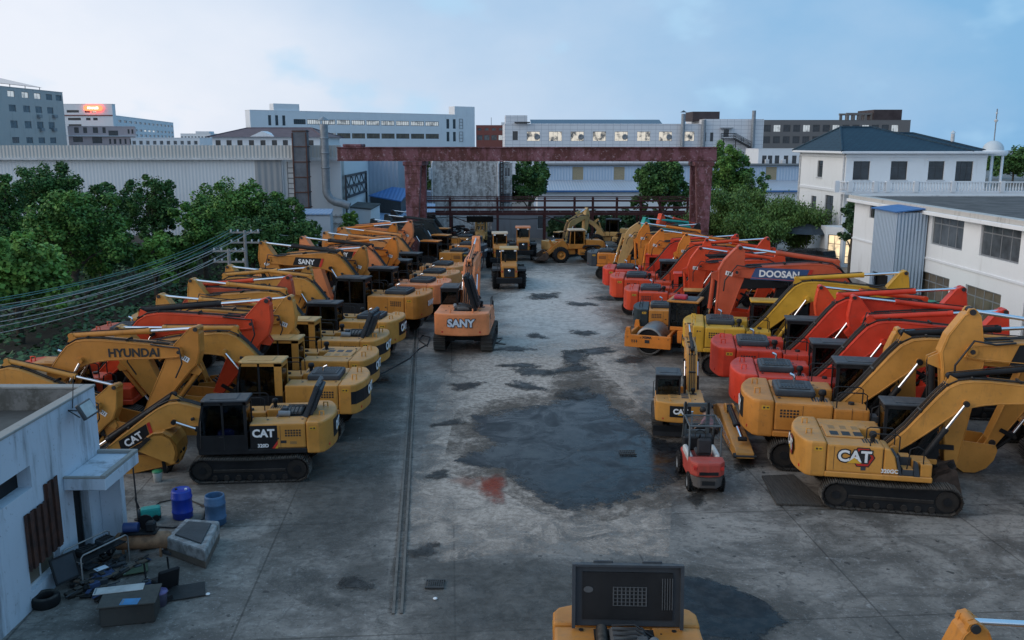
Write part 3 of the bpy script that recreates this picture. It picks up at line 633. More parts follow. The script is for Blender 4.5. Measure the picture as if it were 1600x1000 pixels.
def middle():
    # weathered hall end wall in the middle
    b = Bld('weathered_hall', 'weathered grey rendered hall with drainpipes behind the gantry', g2(676, 118), g2(779, 119), 0, P(720, 248, 118).z, 14, W_OLD, parapet=.3)
    for px in (674, 778): m = MB(); x = b.u(px); m.path([(x + .3, .1, b.z1 - .1), (x, -.18, b.z1 - .7), (x, -.18, 0)], .11, FR_W, 8); m.build('drainpipe', b.root)
    m = MB(); m.box((b.u(669), -.9, b.v(669, 280)), (b.u(673), -.05, b.v(669, 262)), FR_W, .05); m.build('air_conditioner', b.root)
    b.done()
    b = Bld('stair_annex', 'grey annex with rusty ladder against the weathered hall', g2(780, 121), g2(800, 121), 0, P(790, 256, 121).z, 8, W_OLD, parapet=.2)
    b.win(b.rect(788, 797, 262, 276), FR_W, PANE3, nx=2); b.win(b.rect(781, 797, 302, 318), FR_G, PANE3, nx=3)
    lm = paint('rusty_brown', (.10, .045, .035), .7, .5); m = MB()
    for px in (782, 786): m.tube((b.u(px), -.3, 0), (b.u(px), -.3, b.v(px, 250)), .06, lm, 5)
    for i in range(16): z = .5 + i * .55; m.tube((b.u(782), -.3, z), (b.u(786), -.3, z), .05, lm, 4)
    m.build('ladder', b.root); b.done()
    # brick yard wall under the rack and shed beside it
    b = Bld('yard_wall', 'low stained yard wall with rubble in front of it behind the loaders', g2(640, 113), g2(775, 113), 0, P(700, 346, 113).z + .3, .3, W_OLD, cat='wall', parapet=0); b.done()
    b = Bld('grey_shed', 'grey steel shed with dark open doorway right of the weathered hall', g2(768, 109), g2(905, 109), 0, P(840, 334, 109).z, 6, wallmat('shed_grey', (.20, .22, .25), (.10, .09, .08), .4), parapet=0)
    h = b.rect(866, 890, 338, 360); b.holes.append(h); h2 = b.rect(840, 850, 337, 358); b.win(h2, FR_W, PANE3, nx=1, name='door'); b.done()
    b = Bld('blue_annex', 'pale blue wall with white roof edge between hall and gantry leg', g2(640, 121), g2(672, 121), 0, P(655, 300, 121).z, 8, W_BLUE, parapet=0, roofm=SROOF); b.done()
    # sheet metal factory on the left
    Y0 = 92; zt = P(300, 227, Y0).z
    fac = corrug('factory_sheet', (.66, .71, .76), .36, 'X', .5, (.30, .30, .29), .25, .18)
    b = Bld('sheet_metal_factory', 'long pale corrugated factory wall behind the trees on the left', (-85, Y0), g2(440, Y0), 0, zt - 1.45, 34, fac, parapet=0, roofm=PROOF); b.done()
    m = MB(); band = corrug('gutter_sheet', (.50, .51, .50), .36, 'X', .6, (.20, .18, .16), .5)
    m.box((-.3, -.35, zt - 1.25), (b.W + 6, .0, zt), band); m.box((-.3, -.55, zt - 1.45), (b.W + 6, -.02, zt - 1.26), FR_W); m.build('gutter', b.root)
    # end bay with white panels
    b2 = Bld('factory_end_bay', 'white panelled end bay of the factory with ladder and flues', g2(440, Y0 + .3), g2(531, Y0 + .3), 0, zt - 1.3, 20, wallmat('bay_panel', (.76, .79, .82), amt=.12), parapet=0, roofm=PROOF)
    pan = corrug('grey_cladding', (.30, .33, .36), .62, 'X', .5)
    m = MB(); u = b2.u
    m.box((u(398), -.42, 0), (u(439), -.40, zt - 1.5), pan); m.build('cladding', b2.root)
    m = MB()
    for px in (449, 459): m.tube((u(px), -.5, 0), (u(px), -.5, zt - 1.6), .06, FR_G, 5)
    for i in range(17): m.tube((u(449), -.5, .6 + i * .52), (u(459), -.5, .6 + i * .52), .05, FR_G, 4)
    m.build('ladder', b2.root)
    b2.done()
    lad = paint('chimney_iron', (.13, .14, .16), .6, .6, (.06, .045, .035))
    e = tag(empty('chimney', (P(471, 225, Y0 - 1.2).x, Y0 - 1.4, 0)), 'square dark sheet iron chimney with angle iron rings beside the factory ladder', 'chimney')
    m = MB(); h = P(471, 203, Y0).z; m.box((-.65, -.65, 0), (.65, .65, h), lad); m.build('shaft', e)
    m = MB()
    for i in range(8): z = h - .1 - i * 1.5; m.box((-.72, -.72, z - .1), (.72, .72, z), paint('rusty_brown', (.10, .045, .035)))
    for sx in (-.68, .68): m.box((sx - .06, -.74, 0), (sx + .06, -.66, h - .3), paint('rusty_brown', (.10, .045, .035)))
    m.build('ring', e)
    gal = plain('galvanised_pipe', (.26, .29, .32), .45, .3)
    e = tag(empty('flue_stack', (P(507, 225, Y0 - 1.5).x, Y0 - 1.5, 0)), 'round galvanised flue stack bending into the low shed', 'flue')
    m = MB(); h = P(506, 194, Y0 - 1.5).z; z0 = P(506, 318, Y0 - 2).z
    m.path([(0, 0, h), (0, 0, z0 + 2), (0, 0, z0 + 1.2), (.12, 0, z0 + .8), (.4, 0, z0 + .4), (.85, 0, z0 + .12), (1.5, 0, z0), (2.3, 0, z0 - .3)], .40, gal, 18)
    for z in (.25, .5, .75): m.lathe([(.42, 0), (.46, .03), (.46, .12), (.42, .15)], gal, 18, TR(0, 0, z0 + 2 + (h - z0 - 2) * z))
    m.build('pipe', e); m = MB(); m.lathe([(.62, .35), (.58, .40), (0, .75)], gal, 18, TR(0, 0, h))
    for k in range(4): m.tube((.5 * math.cos(k * 1.57), .5 * math.sin(k * 1.57), h - .1), (.6 * math.cos(k * 1.57), .6 * math.sin(k * 1.57), h + .42), .03, gal, 4)
    m.build('rain_cap', e)
    # set back bay with lattice, blue gable wall
    b = Bld('lattice_bay', 'set back factory bay with crossed lattice girders', g2(532.5, 92.7), g2(570, 109.5), 0, P(550, 242, 100).z, .5, corrug('cream_sheet', (.42, .43, .42), .5, 'X', .5), parapet=0)
    m = MB(); k = paint('lattice_dark', (.05, .05, .055)); x0, x1 = b.u(533), b.u(566)
    for ya in (272, 288, 303): z = b.v(550, ya); m.box((x0, -.4, z - .12), (x1, -.25, z + .12), k)
    for ya, yb in ((272, 288), (288, 303)):
        za, zb = b.v(550, ya), b.v(550, yb)
        for i in range(4): xa = x0 + (x1 - x0) * i / 4; xb = x0 + (x1 - x0) * (i + 1) / 4; xm = (xa + xb) / 2; m.tube((xa, -.33, za), (xm, -.33, zb), .06, k, 4); m.tube((xm, -.33, zb), (xb, -.33, za), .06, k, 4)
    for x in (x0, x1): m.box((x - .12, -.42, 0), (x + .12, -.24, b.v(550, 270)), k)
    m.build('lattice', b.root); b.done()
    b = Bld('blue_gable', 'tall blue grey sheet wall left of the gantry leg', g2(569, 110), g2(621, 110), 0, P(600, 238, 110).z, 10, corrug('blue_grey_sheet', (.33, .40, .49), .5, 'XY', .5), parapet=0); b.done()
    def roofed(name, lab, pts, h, m_, wm):
        """low shed: roof plane over four ground corners with heights"""
        e = tag(empty(name, (0, 0, 0)), lab, 'shed'); r = MB(); V = [Vector((p.x, p.y, z)) for p, z in zip(pts, h)]
        r.add(V, [(0, 1, 2, 3)], m_); r.add([v - Vector((0, 0, .12)) for v in V], [(3, 2, 1, 0)], m_)
        for i in range(4): a, b_ = V[i], V[(i + 1) % 4]; r.add([a - Vector((0, 0, .12)), b_ - Vector((0, 0, .12)), b_, a], [(0, 1, 2, 3)], m_)
        r.build('roof', e); wl = MB(); c = sum(V, Vector()) / 4
        for i in range(4):
            a, b_ = [v + (Vector((c.x, c.y, v.z)) - v) * .06 for v in (V[i], V[(i + 1) % 4])]
            wl.add([(a.x, a.y, 0), (b_.x, b_.y, 0), (b_.x, b_.y, b_.z - .15), (a.x, a.y, a.z - .15)], [(0, 1, 2, 3)], wm)
        wl.build('wall', e); return e
    def at(px, py, z): p = G(px, py, z); return p
    roofed('lean_to', 'bright blue sheet roof lean-to beside the tall blue wall', [at(576, 305, 5.35), at(627, 314, 4.85), at(642, 295, 6.0), at(613, 292, 6.2)], [5.35, 4.85, 6.0, 6.2], BROOF, FR_D)
    roofed('low_shed', 'low pale shed with blue eaves among the left trees', [at(468, 334, 4.9), at(517, 334, 4.9), at(521, 326, 5.1), at(474, 326, 5.1)], [4.9, 4.9, 5.1, 5.1], SROOF, wallmat('shed_white', (.55, .60, .66), amt=.15))
    roofed('grey_roof_shed', 'grey flat roofed shed below the lattice bay', [at(535, 322, 4.7), at(580, 326, 4.5), at(595, 318, 4.8), at(545, 314, 4.9)], [4.7, 4.5, 4.8, 4.9], FLAT, W_WHITE)
    roofed('striped_shed', 'light blue striped sheet roof behind the left gantry leg', [at(570, 348, 2.6), at(680, 350, 2.6), at(680, 318, 4.2), at(612, 316, 4.2)], [2.6, 2.6, 4.2, 4.2], SROOF, FR_G)
    # old brick fence wall at the left edge of the yard
    W = wallmat('old_fence_wall', (.20, .20, .20), (.08, .08, .07), .6)
    e = MB(); e.box((-85, 88, 0), (-24, 88.3, 2.4), W); tag(e.build('boundary_wall'), 'low dark boundary wall seen in a gap between the left trees', 'wall')
middle()

# ------------------------------------------------------------------ gantry crane and pipe rack
def gantry():
    m, N, L, b = _nodes('oxide_paint')
    a = noise(N, L, 1.2, 8, .68, sc3=(1, 1, .35)); c = noise(N, L, 3.5, 8, .7)
    col = mixc(N, L, ramp(N, L, a, .46, .56), (.100, .028, .026), (.19, .075, .092)); col = mixc(N, L, ramp(N, L, c, .56, .64, .75), col, (.34, .24, .27)); col = mixc(N, L, ramp(N, L, noise(N, L, 1.6, 8, .75, sc3=(1, 1, .5)), .50, .62, .8), col, (.075, .022, .02))
    L.new(col, b.inputs['Base Color']); b.inputs['Roughness'].default_value = .7; bump(N, L, c, b, .2, .01); OX = m
    Y = 85.5; A = P(529, 225, Y + 1); B = P(1119, 225, Y - 1)
    e = tag(empty('gantry_crane', ((A.x + B.x) / 2, Y, 0), math.atan2(B.y - A.y, B.x - A.x)), 'old oxide red gantry crane spanning the far end of the yard', 'gantry crane')
    Lh = (B - A).length / 2; zt, zb = P(800, 231, Y).z, P(800, 250, Y).z
    mb = MB(); mb.box((-Lh, -.65, zb), (Lh, .65, zt), OX, .03)
    mb.box((-Lh, -.85, zb - .10), (Lh, .85, zb - .001), OX); mb.box((-Lh, -.85, zt + .001), (Lh, .85, zt + .09), OX)
    for i in range(1, 24): x = -Lh + 2 * Lh * i / 24; mb.box((x - .02, -.66, zb + .05), (x + .02, -.651, zt - .05), OX)
    mb.build('beam', e)
    k = MB(); 
    k.box((-Lh + .6, -.9, zt + .09), (-Lh + 2.4, .9, zt + .35), OX, .05); k.build('end_stop', e)
    def leg(x, y0, y1, wt, wb):
        l = MB(); z0, z1 = .35, zb - .12
        V = [(x - wb, y1 - .3, z0), (x + wb, y1 - .3, z0), (x + wb, y1 + .3, z0), (x - wb, y1 + .3, z0), (x - wt, y0 - .4, z1), (x + wt, y0 - .4, z1), (x + wt, y0 + .4, z1), (x - wt, y0 + .4, z1)]
        l._solid(V, [(3, 2, 1, 0), (4, 5, 6, 7), (0, 1, 5, 4), (1, 2, 6, 5), (2, 3, 7, 6), (3, 0, 4, 7)], OX, .03, None)
        for i in range(1, 9):
            t = i / 9; ww = wb + (wt - wb) * t; yy = y1 + (y0 - y1) * t; z = z0 + (z1 - z0) * t
            l.box((x - ww, yy - .36 - .08 * t, z - .02), (x + ww, yy - .34 - .08 * t, z + .02), OX)
        l.build('leg', e)
    T = e.matrix_basis.inverted()
    xl = -((A.x + B.x) / 2) + P(648, 225, Y).x; xr = -((A.x + B.x) / 2) + P(1101, 225, Y - 2).x
    for x in (xl, xr):
        leg(x, -1.6, -2.7, .78, .42); leg(x, 1.6, 2.7, .78, .42)
        s = MB(); s.box((x - .5, -3.8, .12), (x + .5, 3.8, .5), OX, .03)
        for y in (-3.3, 3.3): s.tube((x - .2, y, .3), (x + .2, y, .3), .3, STEEL, 14)
        s.build('wheel_bogie', e)
        s = MB(); s.box((x - .9, -2.1, zb - .5), (x + .9, 2.1, zb - .121), OX, .03); s.build('leg_head', e)
    # pipe rack
    RK = paint('rack_oxide', (.055, .016, .017), .65, .5, (.03, .02, .02))
    a, c = P(636, 225, 103), P(1082, 225, 103); r = tag(empty('pipe_rack', (a.x, 103, 0)), 'dark red steel pipe rack on posts across the back of the yard', 'pipe rack'); W = c.x - a.x
    zs = [P(800, y, 103).z for y in (309.5, 313.5, 324, 334)]
    mb = MB()
    for z, t, y in ((zs[0], .05, 0), (zs[1], .10, -.3), (zs[2], .13, -.3), (zs[3], .17, 0), (zs[0], .05, 3), (zs[3], .14, 3)): mb.box((0, y - t * .8, z - t), (W, y + t * .8, z + t), RK)
    for i in range(0, 24): mb.box((W * i / 24 - .04, .25, zs[3] - .1), (W * i / 24 + .04, 2.7, zs[3] + .1), RK)
    mb.build('rail', r)
    for px in (640, 702, 777, 852, 899, 928, 966, 1004, 1034, 1078):
        x = P(px, 225, 103).x - a.x; p = MB(); p.box((x - .13, -.13, 0), (x + .13, .13, zs[0] + .1), RK); p.box((x - .12, 2.9, 0), (x + .12, 3.1, zs[3]), RK)
        if px in (702, 852): p.tube((x, -.2, zs[3] - .2), (x + 2.4, -.2, zs[3] - 1.1), .05, RK, 5)
        p.build('post', r)
    mb = MB(); mb.path([(W * .08, -.35, zs[3] - .5), (W * .16, -.35, zs[3] - .3), (W * .24, -.35, zs[3] - .5), (W * .4, -.35, zs[3] - .6), (W * .6, -.35, zs[3] - .35)], .05, HOSE, 5); mb.build('pipe', r)
gantry()

# ------------------------------------------------------------------ villa, right hand building
def right_side():
    c = G(1311, 412); Y = c.y; xl, xr = c.x, P(1545, 225, Y).x
    e = tag(empty('villa', (xl, Y, 0)), 'white two storey villa with blue tiled hipped roof and balcony', 'villa')
    W = xr - xl; D = 13.5; ez = P(1318, 240, Y).z
    def u(px): return P(px, 225, Y).x - xl
    def v(py): return P(1400, py, Y).z
    SH = W_CREAM
    front = [(u(1336), u(1362), v(281), v(252)), (u(1395), u(1421), v(281), v(252)), (u(1454), u(1479), v(281), v(252)), (u(1497), u(1524), v(283), v(252)),
             (u(1345), u(1372), v(362), v(322)), (u(1400), u(1425), v(362), v(322))]
    mb = MB(); holed(mb, W, 0, ez, front, SH, None, .25)
    TL = RZ(-PI / 2) @ TR(-D, 0, 0)            # left face: local x runs from back to front
    def lu(px):
        d = ray(px, 225); t = xl / d.x; return (Y + D) - d.y * t
    def lv(px, py): d = ray(px, py); t = xl / d.x; return H + d.z * t
    left = [(lu(1279.5), lu(1288), lv(1284, 277), lv(1284, 251)), (lu(1273), lu(1281), lv(1277, 333), lv(1277, 307)), (lu(1295), lu(1308), lv(1301, 349), lv(1301, 306))]
    holed(mb, D, 0, ez, left, SH, TL, .25)
    mb.add([(W, 0, 0), (W, D, 0), (W, D, ez), (W, 0, ez)], [(0, 1, 2, 3)], SH); mb.add([(W, D, 0), (0, D, 0), (0, D, ez), (W, D, ez)], [(0, 1, 2, 3)], SH)
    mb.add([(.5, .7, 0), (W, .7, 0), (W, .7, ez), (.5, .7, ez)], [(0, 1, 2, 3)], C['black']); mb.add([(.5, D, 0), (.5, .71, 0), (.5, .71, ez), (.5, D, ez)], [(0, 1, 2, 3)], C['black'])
    mb.build('wall', e)
    for i, h in enumerate(front): window(e, None, h, FR_D, PANE, nx=2 if i < 3 else 3, bars=(.68,), rev=.25, sill=FR_W if i < 3 else None, name='door' if i == 3 else 'window')
    for i, h in enumerate(left): window(e, TL, h, FR_D, PANE, nx=1 if i < 2 else 2, bars=(.7,), rev=.25, sill=FR_W)
    m = MB()
    for z, t in ((v(300), .12), (ez - .25, .10)):
        m.box((-.1, -.1, z - t), (W, -.003, z + t), W_WHITE); m.box((-.1, -.003, z - t), (-.003, D, z + t), W_WHITE)
    for h in front[:3]: m.box((h[0] - .15, -.08, h[3] + .05), (h[1] + .15, -.003, h[3] + .22), W_WHITE)
    m.build('string_course', e)
    m = MB(); m.box((-.75, -.75, ez), (W + .75, D + .75, ez + .22), W_WHITE, .03); m.build('eave', e)
    m = MB(); tile, N, L, b = _nodes('blue_glazed_tile')
    g = N.new('ShaderNodeNewGeometry'); sp = N.new('ShaderNodeSeparateXYZ'); L.new(g.outputs['Position'], sp.inputs[0])
    cb = N.new('ShaderNodeCombineXYZ'); L.new(sp.outputs[0], cb.inputs[0]); ad = N.new('ShaderNodeMath'); ad.operation = 'MULTIPLY_ADD'; L.new(sp.outputs[2], ad.inputs[0]); ad.inputs[1].default_value = 2.0; L.new(sp.outputs[1], ad.inputs[2]); L.new(ad.outputs[0], cb.inputs[1])
    br = N.new('ShaderNodeTexBrick'); br.inputs['Scale'].default_value = 1; br.inputs['Brick Width'].default_value = .55; br.inputs['Row Height'].default_value = .62; br.inputs['Mortar Size'].default_value = .06; br.inputs['Mortar Smooth'].default_value = .8
    br.inputs['Color1'].default_value = (.013, .038, .060, 1); br.inputs['Color2'].default_value = (.018, .050, .075, 1); br.inputs['Mortar'].default_value = (.008, .02, .04, 1); L.new(cb.outputs[0], br.inputs[0]); L.new(br.outputs[0], b.inputs['Base Color']); b.inputs['Roughness'].default_value = .6; b.inputs['Specular IOR Level'].default_value = .25
    bump(N, L, br.outputs['Fac'], b, -.6, .06)
    rz = P(1375, 199, Y + D / 2).z; hip(m, 0, W * .82, 0, D, ez + .22, rz, u(1352), u(1405), tile, .7); m.build('hip_roof', e)
    m = MB(); hip(m, W * .42, W + .4, 1.2, D - .2, ez + .221, P(1450, 208, Y + D / 2).z, u(1440), u(1478), tile, .2); m.build('rear_roof', e)
    m = MB(); p = G(1338, 412)
    # balcony with balusters
    bz = v(298); m = MB(); m.box((-.9, -2.6, bz - .22), (W + 14, -.105, bz), W_WHITE); m.build('balcony_slab', e)
    m = MB(); top = v(282)
    m.box((-.9, -2.6, top - .10), (W + 14, -2.35, top), W_WHITE); m.box((-.9, -2.6, bz), (W + 14, -2.35, bz + .08), W_WHITE)
    m.box((-.9, -2.349, top - .10), (-.65, -.11, top), W_WHITE)
    x = -.8
    prof = [(.05, 0), (.09, .12), (.10, .22), (.05, .42), (.045, .6), (.08, .78)]
    hh = top - .1 - bz - .08
    while x < W + 13.5:
        m.lathe([(r, bz + .08 + z / .78 * hh) for r, z in prof], W_WHITE, 6, TR(x, -2.47, 0)); x += .27
    for y in (-.4, -.8, -1.2, -1.6, -2.0): m.lathe([(r, bz + .08 + z / .78 * hh) for r, z in prof], W_WHITE, 6, TR(-.78, y, 0))
    for px in (1297, 1317, 1356, 1375, 1418, 1475, 1550): xx = u(px); m.box((xx - .2, -2.66, bz), (xx + .2, -2.30, top + .05), W_WHITE)
    m.build('balustrade', e)
    # bay window with lit rooms on the ground floor
    pts = [(-1.9, .2), (-1.9, -1.2), (-.7, -2.5), (2.2, -2.5), (2.6, -.02)]
    m = MB(); bh = v(352)
    for i in range(len(pts) - 1):
        a, b_ = Vector((*pts[i], 0)), Vector((*pts[i + 1], 0)); d = b_ - a; T = TR(a.x, a.y, 0) @ RZ(math.atan2(d.y, d.x)); l = d.length
        hl = [(.25, l - .25, v(407) if i else 1.0, v(364))] if i in (1, 2) else []
        holed(m, l, 0, bh, hl, SH, T, .2)
        for h in hl: window(e, T, h, FR_D, LITWARM, nx=4 if i == 2 else 2, bars=(.25, .68), rev=.2)
    m.add([(*p_, bh) for p_ in pts], [list(range(len(pts)))], W_WHITE); m.build('bay', e)
    # turret
    m = MB(); tx, ty = u(1566), 1.5; r = .95
    m.lathe([(r * math.cos(a), v(250) + .9 + r * .95 * math.sin(a)) for a in [i * PI / 16 for i in range(9)]], wallmat('dome_white', (.55, .62, .66), amt=.2), 20, TR(tx, ty, 0)); m.build('dome', e)
    m = MB(); m.lathe([(1.2, v(250) + .4), (1.3, v(250) + .6), (1.3, v(250) + .85), (.95, v(250) + .9)], W_WHITE, 20, TR(tx, ty, 0))
    for k in range(6): m.tube((tx + 1.0 * math.cos(k * 1.05), ty + 1.0 * math.sin(k * 1.05), bz), (tx + 1.0 * math.cos(k * 1.05), ty + 1.0 * math.sin(k * 1.05), v(250) + .5), .12, W_WHITE, 8)
    m.build('colonnade', e)
    m = MB(); z0 = v(250) + 1.75; m.tube((tx, ty, z0), (tx, ty, z0 + 3), .05, FR_G, 6); m.lathe([(0, -.22), (.2, 0), (0, .22)], FR_W, 10, TR(tx, ty, z0 + 1.9)); m.lathe([(0, -.15), (.12, 0), (0, .15)], FR_W, 10, TR(tx, ty, z0 + 2.6)); m.build('spire', e)
    for y in (.3, D - .2): m = MB(); m.tube((-.12, y, 0), (-.12, y, ez), .08, FR_W, 6); m.build('drainpipe', e)
    m = MB(); m.tube((u(1520), 4, ez), (u(1520), 4, ez + 1.9), .18, FR_W, 10); m.lathe([(.28, 0), (0, .25)], FR_W, 10, TR(u(1520), 4, ez + 1.95)); m.build('chimney', e)
    # two storey workshop along the right edge
    X0 = 28.25; ztop = 7.2
    def wy(px, z): d = ray(px, 225); t = X0 / d.x; return d.y * t
    y_far = wy(1343, 0)
    e = tag(empty('workshop', (X0, y_far, 0), -PI / 2), 'dirty white two storey workshop with flat roof along the right edge', 'workshop')
    def wu(px): return y_far - wy(px, 0)
    hs = [(wu(1468), wu(1519), 4.7, 6.72), (wu(1547), wu(1612), 4.7, 6.72), (wu(1457), wu(1504), .75, 2.75), (wu(1531), wu(1590), .75, 2.75), (wu(1640), wu(1712), 4.7, 6.72), (wu(1628), wu(1698), .75, 2.75), (wu(1416), wu(1433), .02, 2.6), (wu(1367), wu(1385), 5.6, 6.6)]
    L_ = y_far - 8
    m = MB(); holed(m, L_, 0, ztop - .55, hs, SH, None, .25)
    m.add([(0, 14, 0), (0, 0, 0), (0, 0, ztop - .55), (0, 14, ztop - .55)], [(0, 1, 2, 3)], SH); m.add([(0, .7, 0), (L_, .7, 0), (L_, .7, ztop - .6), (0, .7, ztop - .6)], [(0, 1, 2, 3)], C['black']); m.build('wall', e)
    m = MB(); m.box((-.5, -.55, ztop - .549), (L_, .45, ztop - .30), W_CREAM, .02); m.box((-.5, -.40, ztop - .299), (L_, .35, ztop), wallmat('mossy_cornice', (.50, .49, .46), (.10, .09, .07), .75), .02)
    m.box((-.5, .451, ztop - .54), (-.1, 14, ztop), W_CREAM); m.build('cornice', e)
    m = MB(); m.add([(-.1, .35, ztop - .12), (L_, .35, ztop - .12), (L_, 14, ztop - .12), (-.1, 14, ztop - .12)], [(0, 1, 2, 3)], FLAT); m.build('roof', e)
    m = MB(); m.box((0, -.08, 3.62), (L_, -.003, 3.74), W_WHITE); m.box((0, -.02, 0), (L_, -.002, .45), wallmat('plinth_grey', (.30, .30, .30), (.12, .11, .1), .5)); m.build('string_course', e)
    for i, h in enumerate(hs): window(e, None, h, FR_G if i < 6 else FR_D, (PANE3, LITDIM if False else PANE3, PANE2, PANE2, PANE, PANE2, PANE2, PANE)[i], nx=4 if i < 6 else 1, bars=(.70,) if i < 6 else (), rev=.25, fw=.09, name='door' if i == 6 else 'window', sill=None)
    sh = corrug('stair_tower_sheet', (.40, .52, .66), .24, 'XY', .45, (.3, .3, .3), .15, .9)
    e2 = tag(empty('sheet_tower', (26.1, 60.4, 0)), 'tall pale blue corrugated sheet metal tower on the workshop wall', 'tower')
    m = MB(); a, b_ = 2.05, 3.9; zt = 6.75
    T1 = None
    holed(m, a, 0, zt, [], sh, None); holed(m, b_, 0, zt, [(.5, b_ - .8, .02, 2.3)], sh, RZ(-PI / 2) @ TR(-b_, 0, 0), .1); m.add([(a, b_, 0), (0, b_, 0), (0, b_, zt), (a, b_, zt)], [(0, 1, 2, 3)], sh)
    m.add([(.4, b_ - .1, 0), (.4, .1, 0), (.4, .1, 2.6), (.4, b_ - .1, 2.6)], [(0, 1, 2, 3)], C['black']); m.build('wall', e2)
    m = MB(); m.prism([(-.2, zt), (a, zt + .25), (a, zt + .33), (-.2, zt + .08)], -.2, b_ + .2, BROOF); m.build('roof', e2)
right_side()
SHOE = paint('worn_grouser', (.085, .075, .064), .55, .35, (.10, .07, .05), 0, dust_sheen=.35, spec=.3)
# ------------------------------------------------------------------ excavator (x forward, y left, z up, metres for a 20 tonne machine)
def stadium(L, r, n=10, sag=0):
    """closed loop of (x, z, angle) round a track"""
    pts = []
    hx = L / 2 - r
    m = 16
    for i in range(m): t = i / m; pts.append((hx - 2 * hx * t, 2 * r - sag * math.sin(PI * t), PI))
    for i in range(n): a = PI / 2 + PI * i / n; pts.append((-hx + r * math.cos(a), r + r * math.sin(a), a + PI / 2))
    for i in range(m): t = i / m; pts.append((-hx + 2 * hx * t, 0, 0))
    for i in range(n): a = -PI / 2 + PI * i / n; pts.append((hx + r * math.cos(a), r + r * math.sin(a), a + PI / 2))
    return pts
def track_shoes(mb, L=4.1, r=.44, wdt=.6, ns=47):
    pts = [Vector((p[0], p[1])) for p in stadium(L, r, 14, .05)]
    seg = [(pts[(i + 1) % len(pts)] - pts[i]).length for i in range(len(pts))]; tot = sum(seg)
    pitch = tot / ns; i = 0; acc = 0
    for k in range(ns):
        t = k * pitch
        while acc + seg[i] < t: acc += seg[i]; i = (i + 1) % len(pts)
        f = (t - acc) / max(seg[i], 1e-6); p = pts[i].lerp(pts[(i + 1) % len(pts)], f)
        d = (pts[(i + 1) % len(pts)] - pts[i]).normalized(); n = Vector((d.y, -d.x))
        T = basis((d.x, 0, d.y), (0, 1, 0), (n.x, 0, n.y), (p.x, 0, p.y))
        # z of T points outwards
        mb.box((-pitch * .46, -wdt / 2, -.035), (pitch * .46, wdt / 2, -.004), STEEL, T=T)
        for u in (-.40, -.02, .36):
            mb.box((pitch * u - .011, -wdt / 2 + .01, -.004), (pitch * u + .011, wdt / 2 - .01, .026), SHOE, T=T)
        mb.box((-pitch * .45, -.12, -.10), (pitch * .45, .12, -.035), BLK, T=T)
def track_frame(mb):
    mb.prism([(p[0] * .955, .44 + (p[1] - .44) * .80) for p in stadium(4.1, .44, 8)], -.17, .17, C['black'])
    for x in (-1.62, 1.62):
        mb.tube((x, -.2, .44), (x, .2, .44), .33, STEEL, 18); mb.tube((x, -.23, .44), (x, .23, .44), .13, C['black'], 12)
    for i in range(7):
        x = -1.2 + i * .4; mb.tube((x, -.21, .15), (x, .21, .15), .10, STEEL, 12)
    for x in (-.7, .7): mb.tube((x, -.2, .80), (x, .2, .80), .07, STEEL, 10)
    mb.box((-1.25, -.20, .34), (1.25, .20, .46), STEEL, .02)
def undercar(mb):
    mb.box((-1.05, -.62, .42), (1.05, .62, .80), C['black'], .06)
    for s in (-1, 1):
        for t in (-1, 1): mb.prism([(t * .35, .48), (t * 1.25, .42), (t * 1.25, .66), (t * .35, .74)], s * .5, s * 1.02, C['black'])
    mb.tube((0, 0, .78), (0, 0, 1.02), .66, STEEL, 24)
def rear_arc(hw, x0, R_, n=14, k=1.0):
    pts = [(x0, -hw), (x0, hw)]
    xe = -math.sqrt(R_ * R_ - hw * hw)
    a0 = math.asin(hw * .93 / R_)
    pts += [(-math.sqrt(R_ * R_ - hw * hw) + .12, hw)]
    for i in range(n + 1):
        a = a0 - 2 * a0 * i / n
        pts.append((-R_ * math.cos(a), R_ * math.sin(a)))
    pts += [(-math.sqrt(R_ * R_ - hw * hw) + .12, -hw)]
    return pts
def seam(mb, x, y, z0, z1, ny, m=BLK, w_=.012):
    mb.box((x - w_ / 2, y, z0), (x + w_ / 2, y + ny * .004, z1), m)
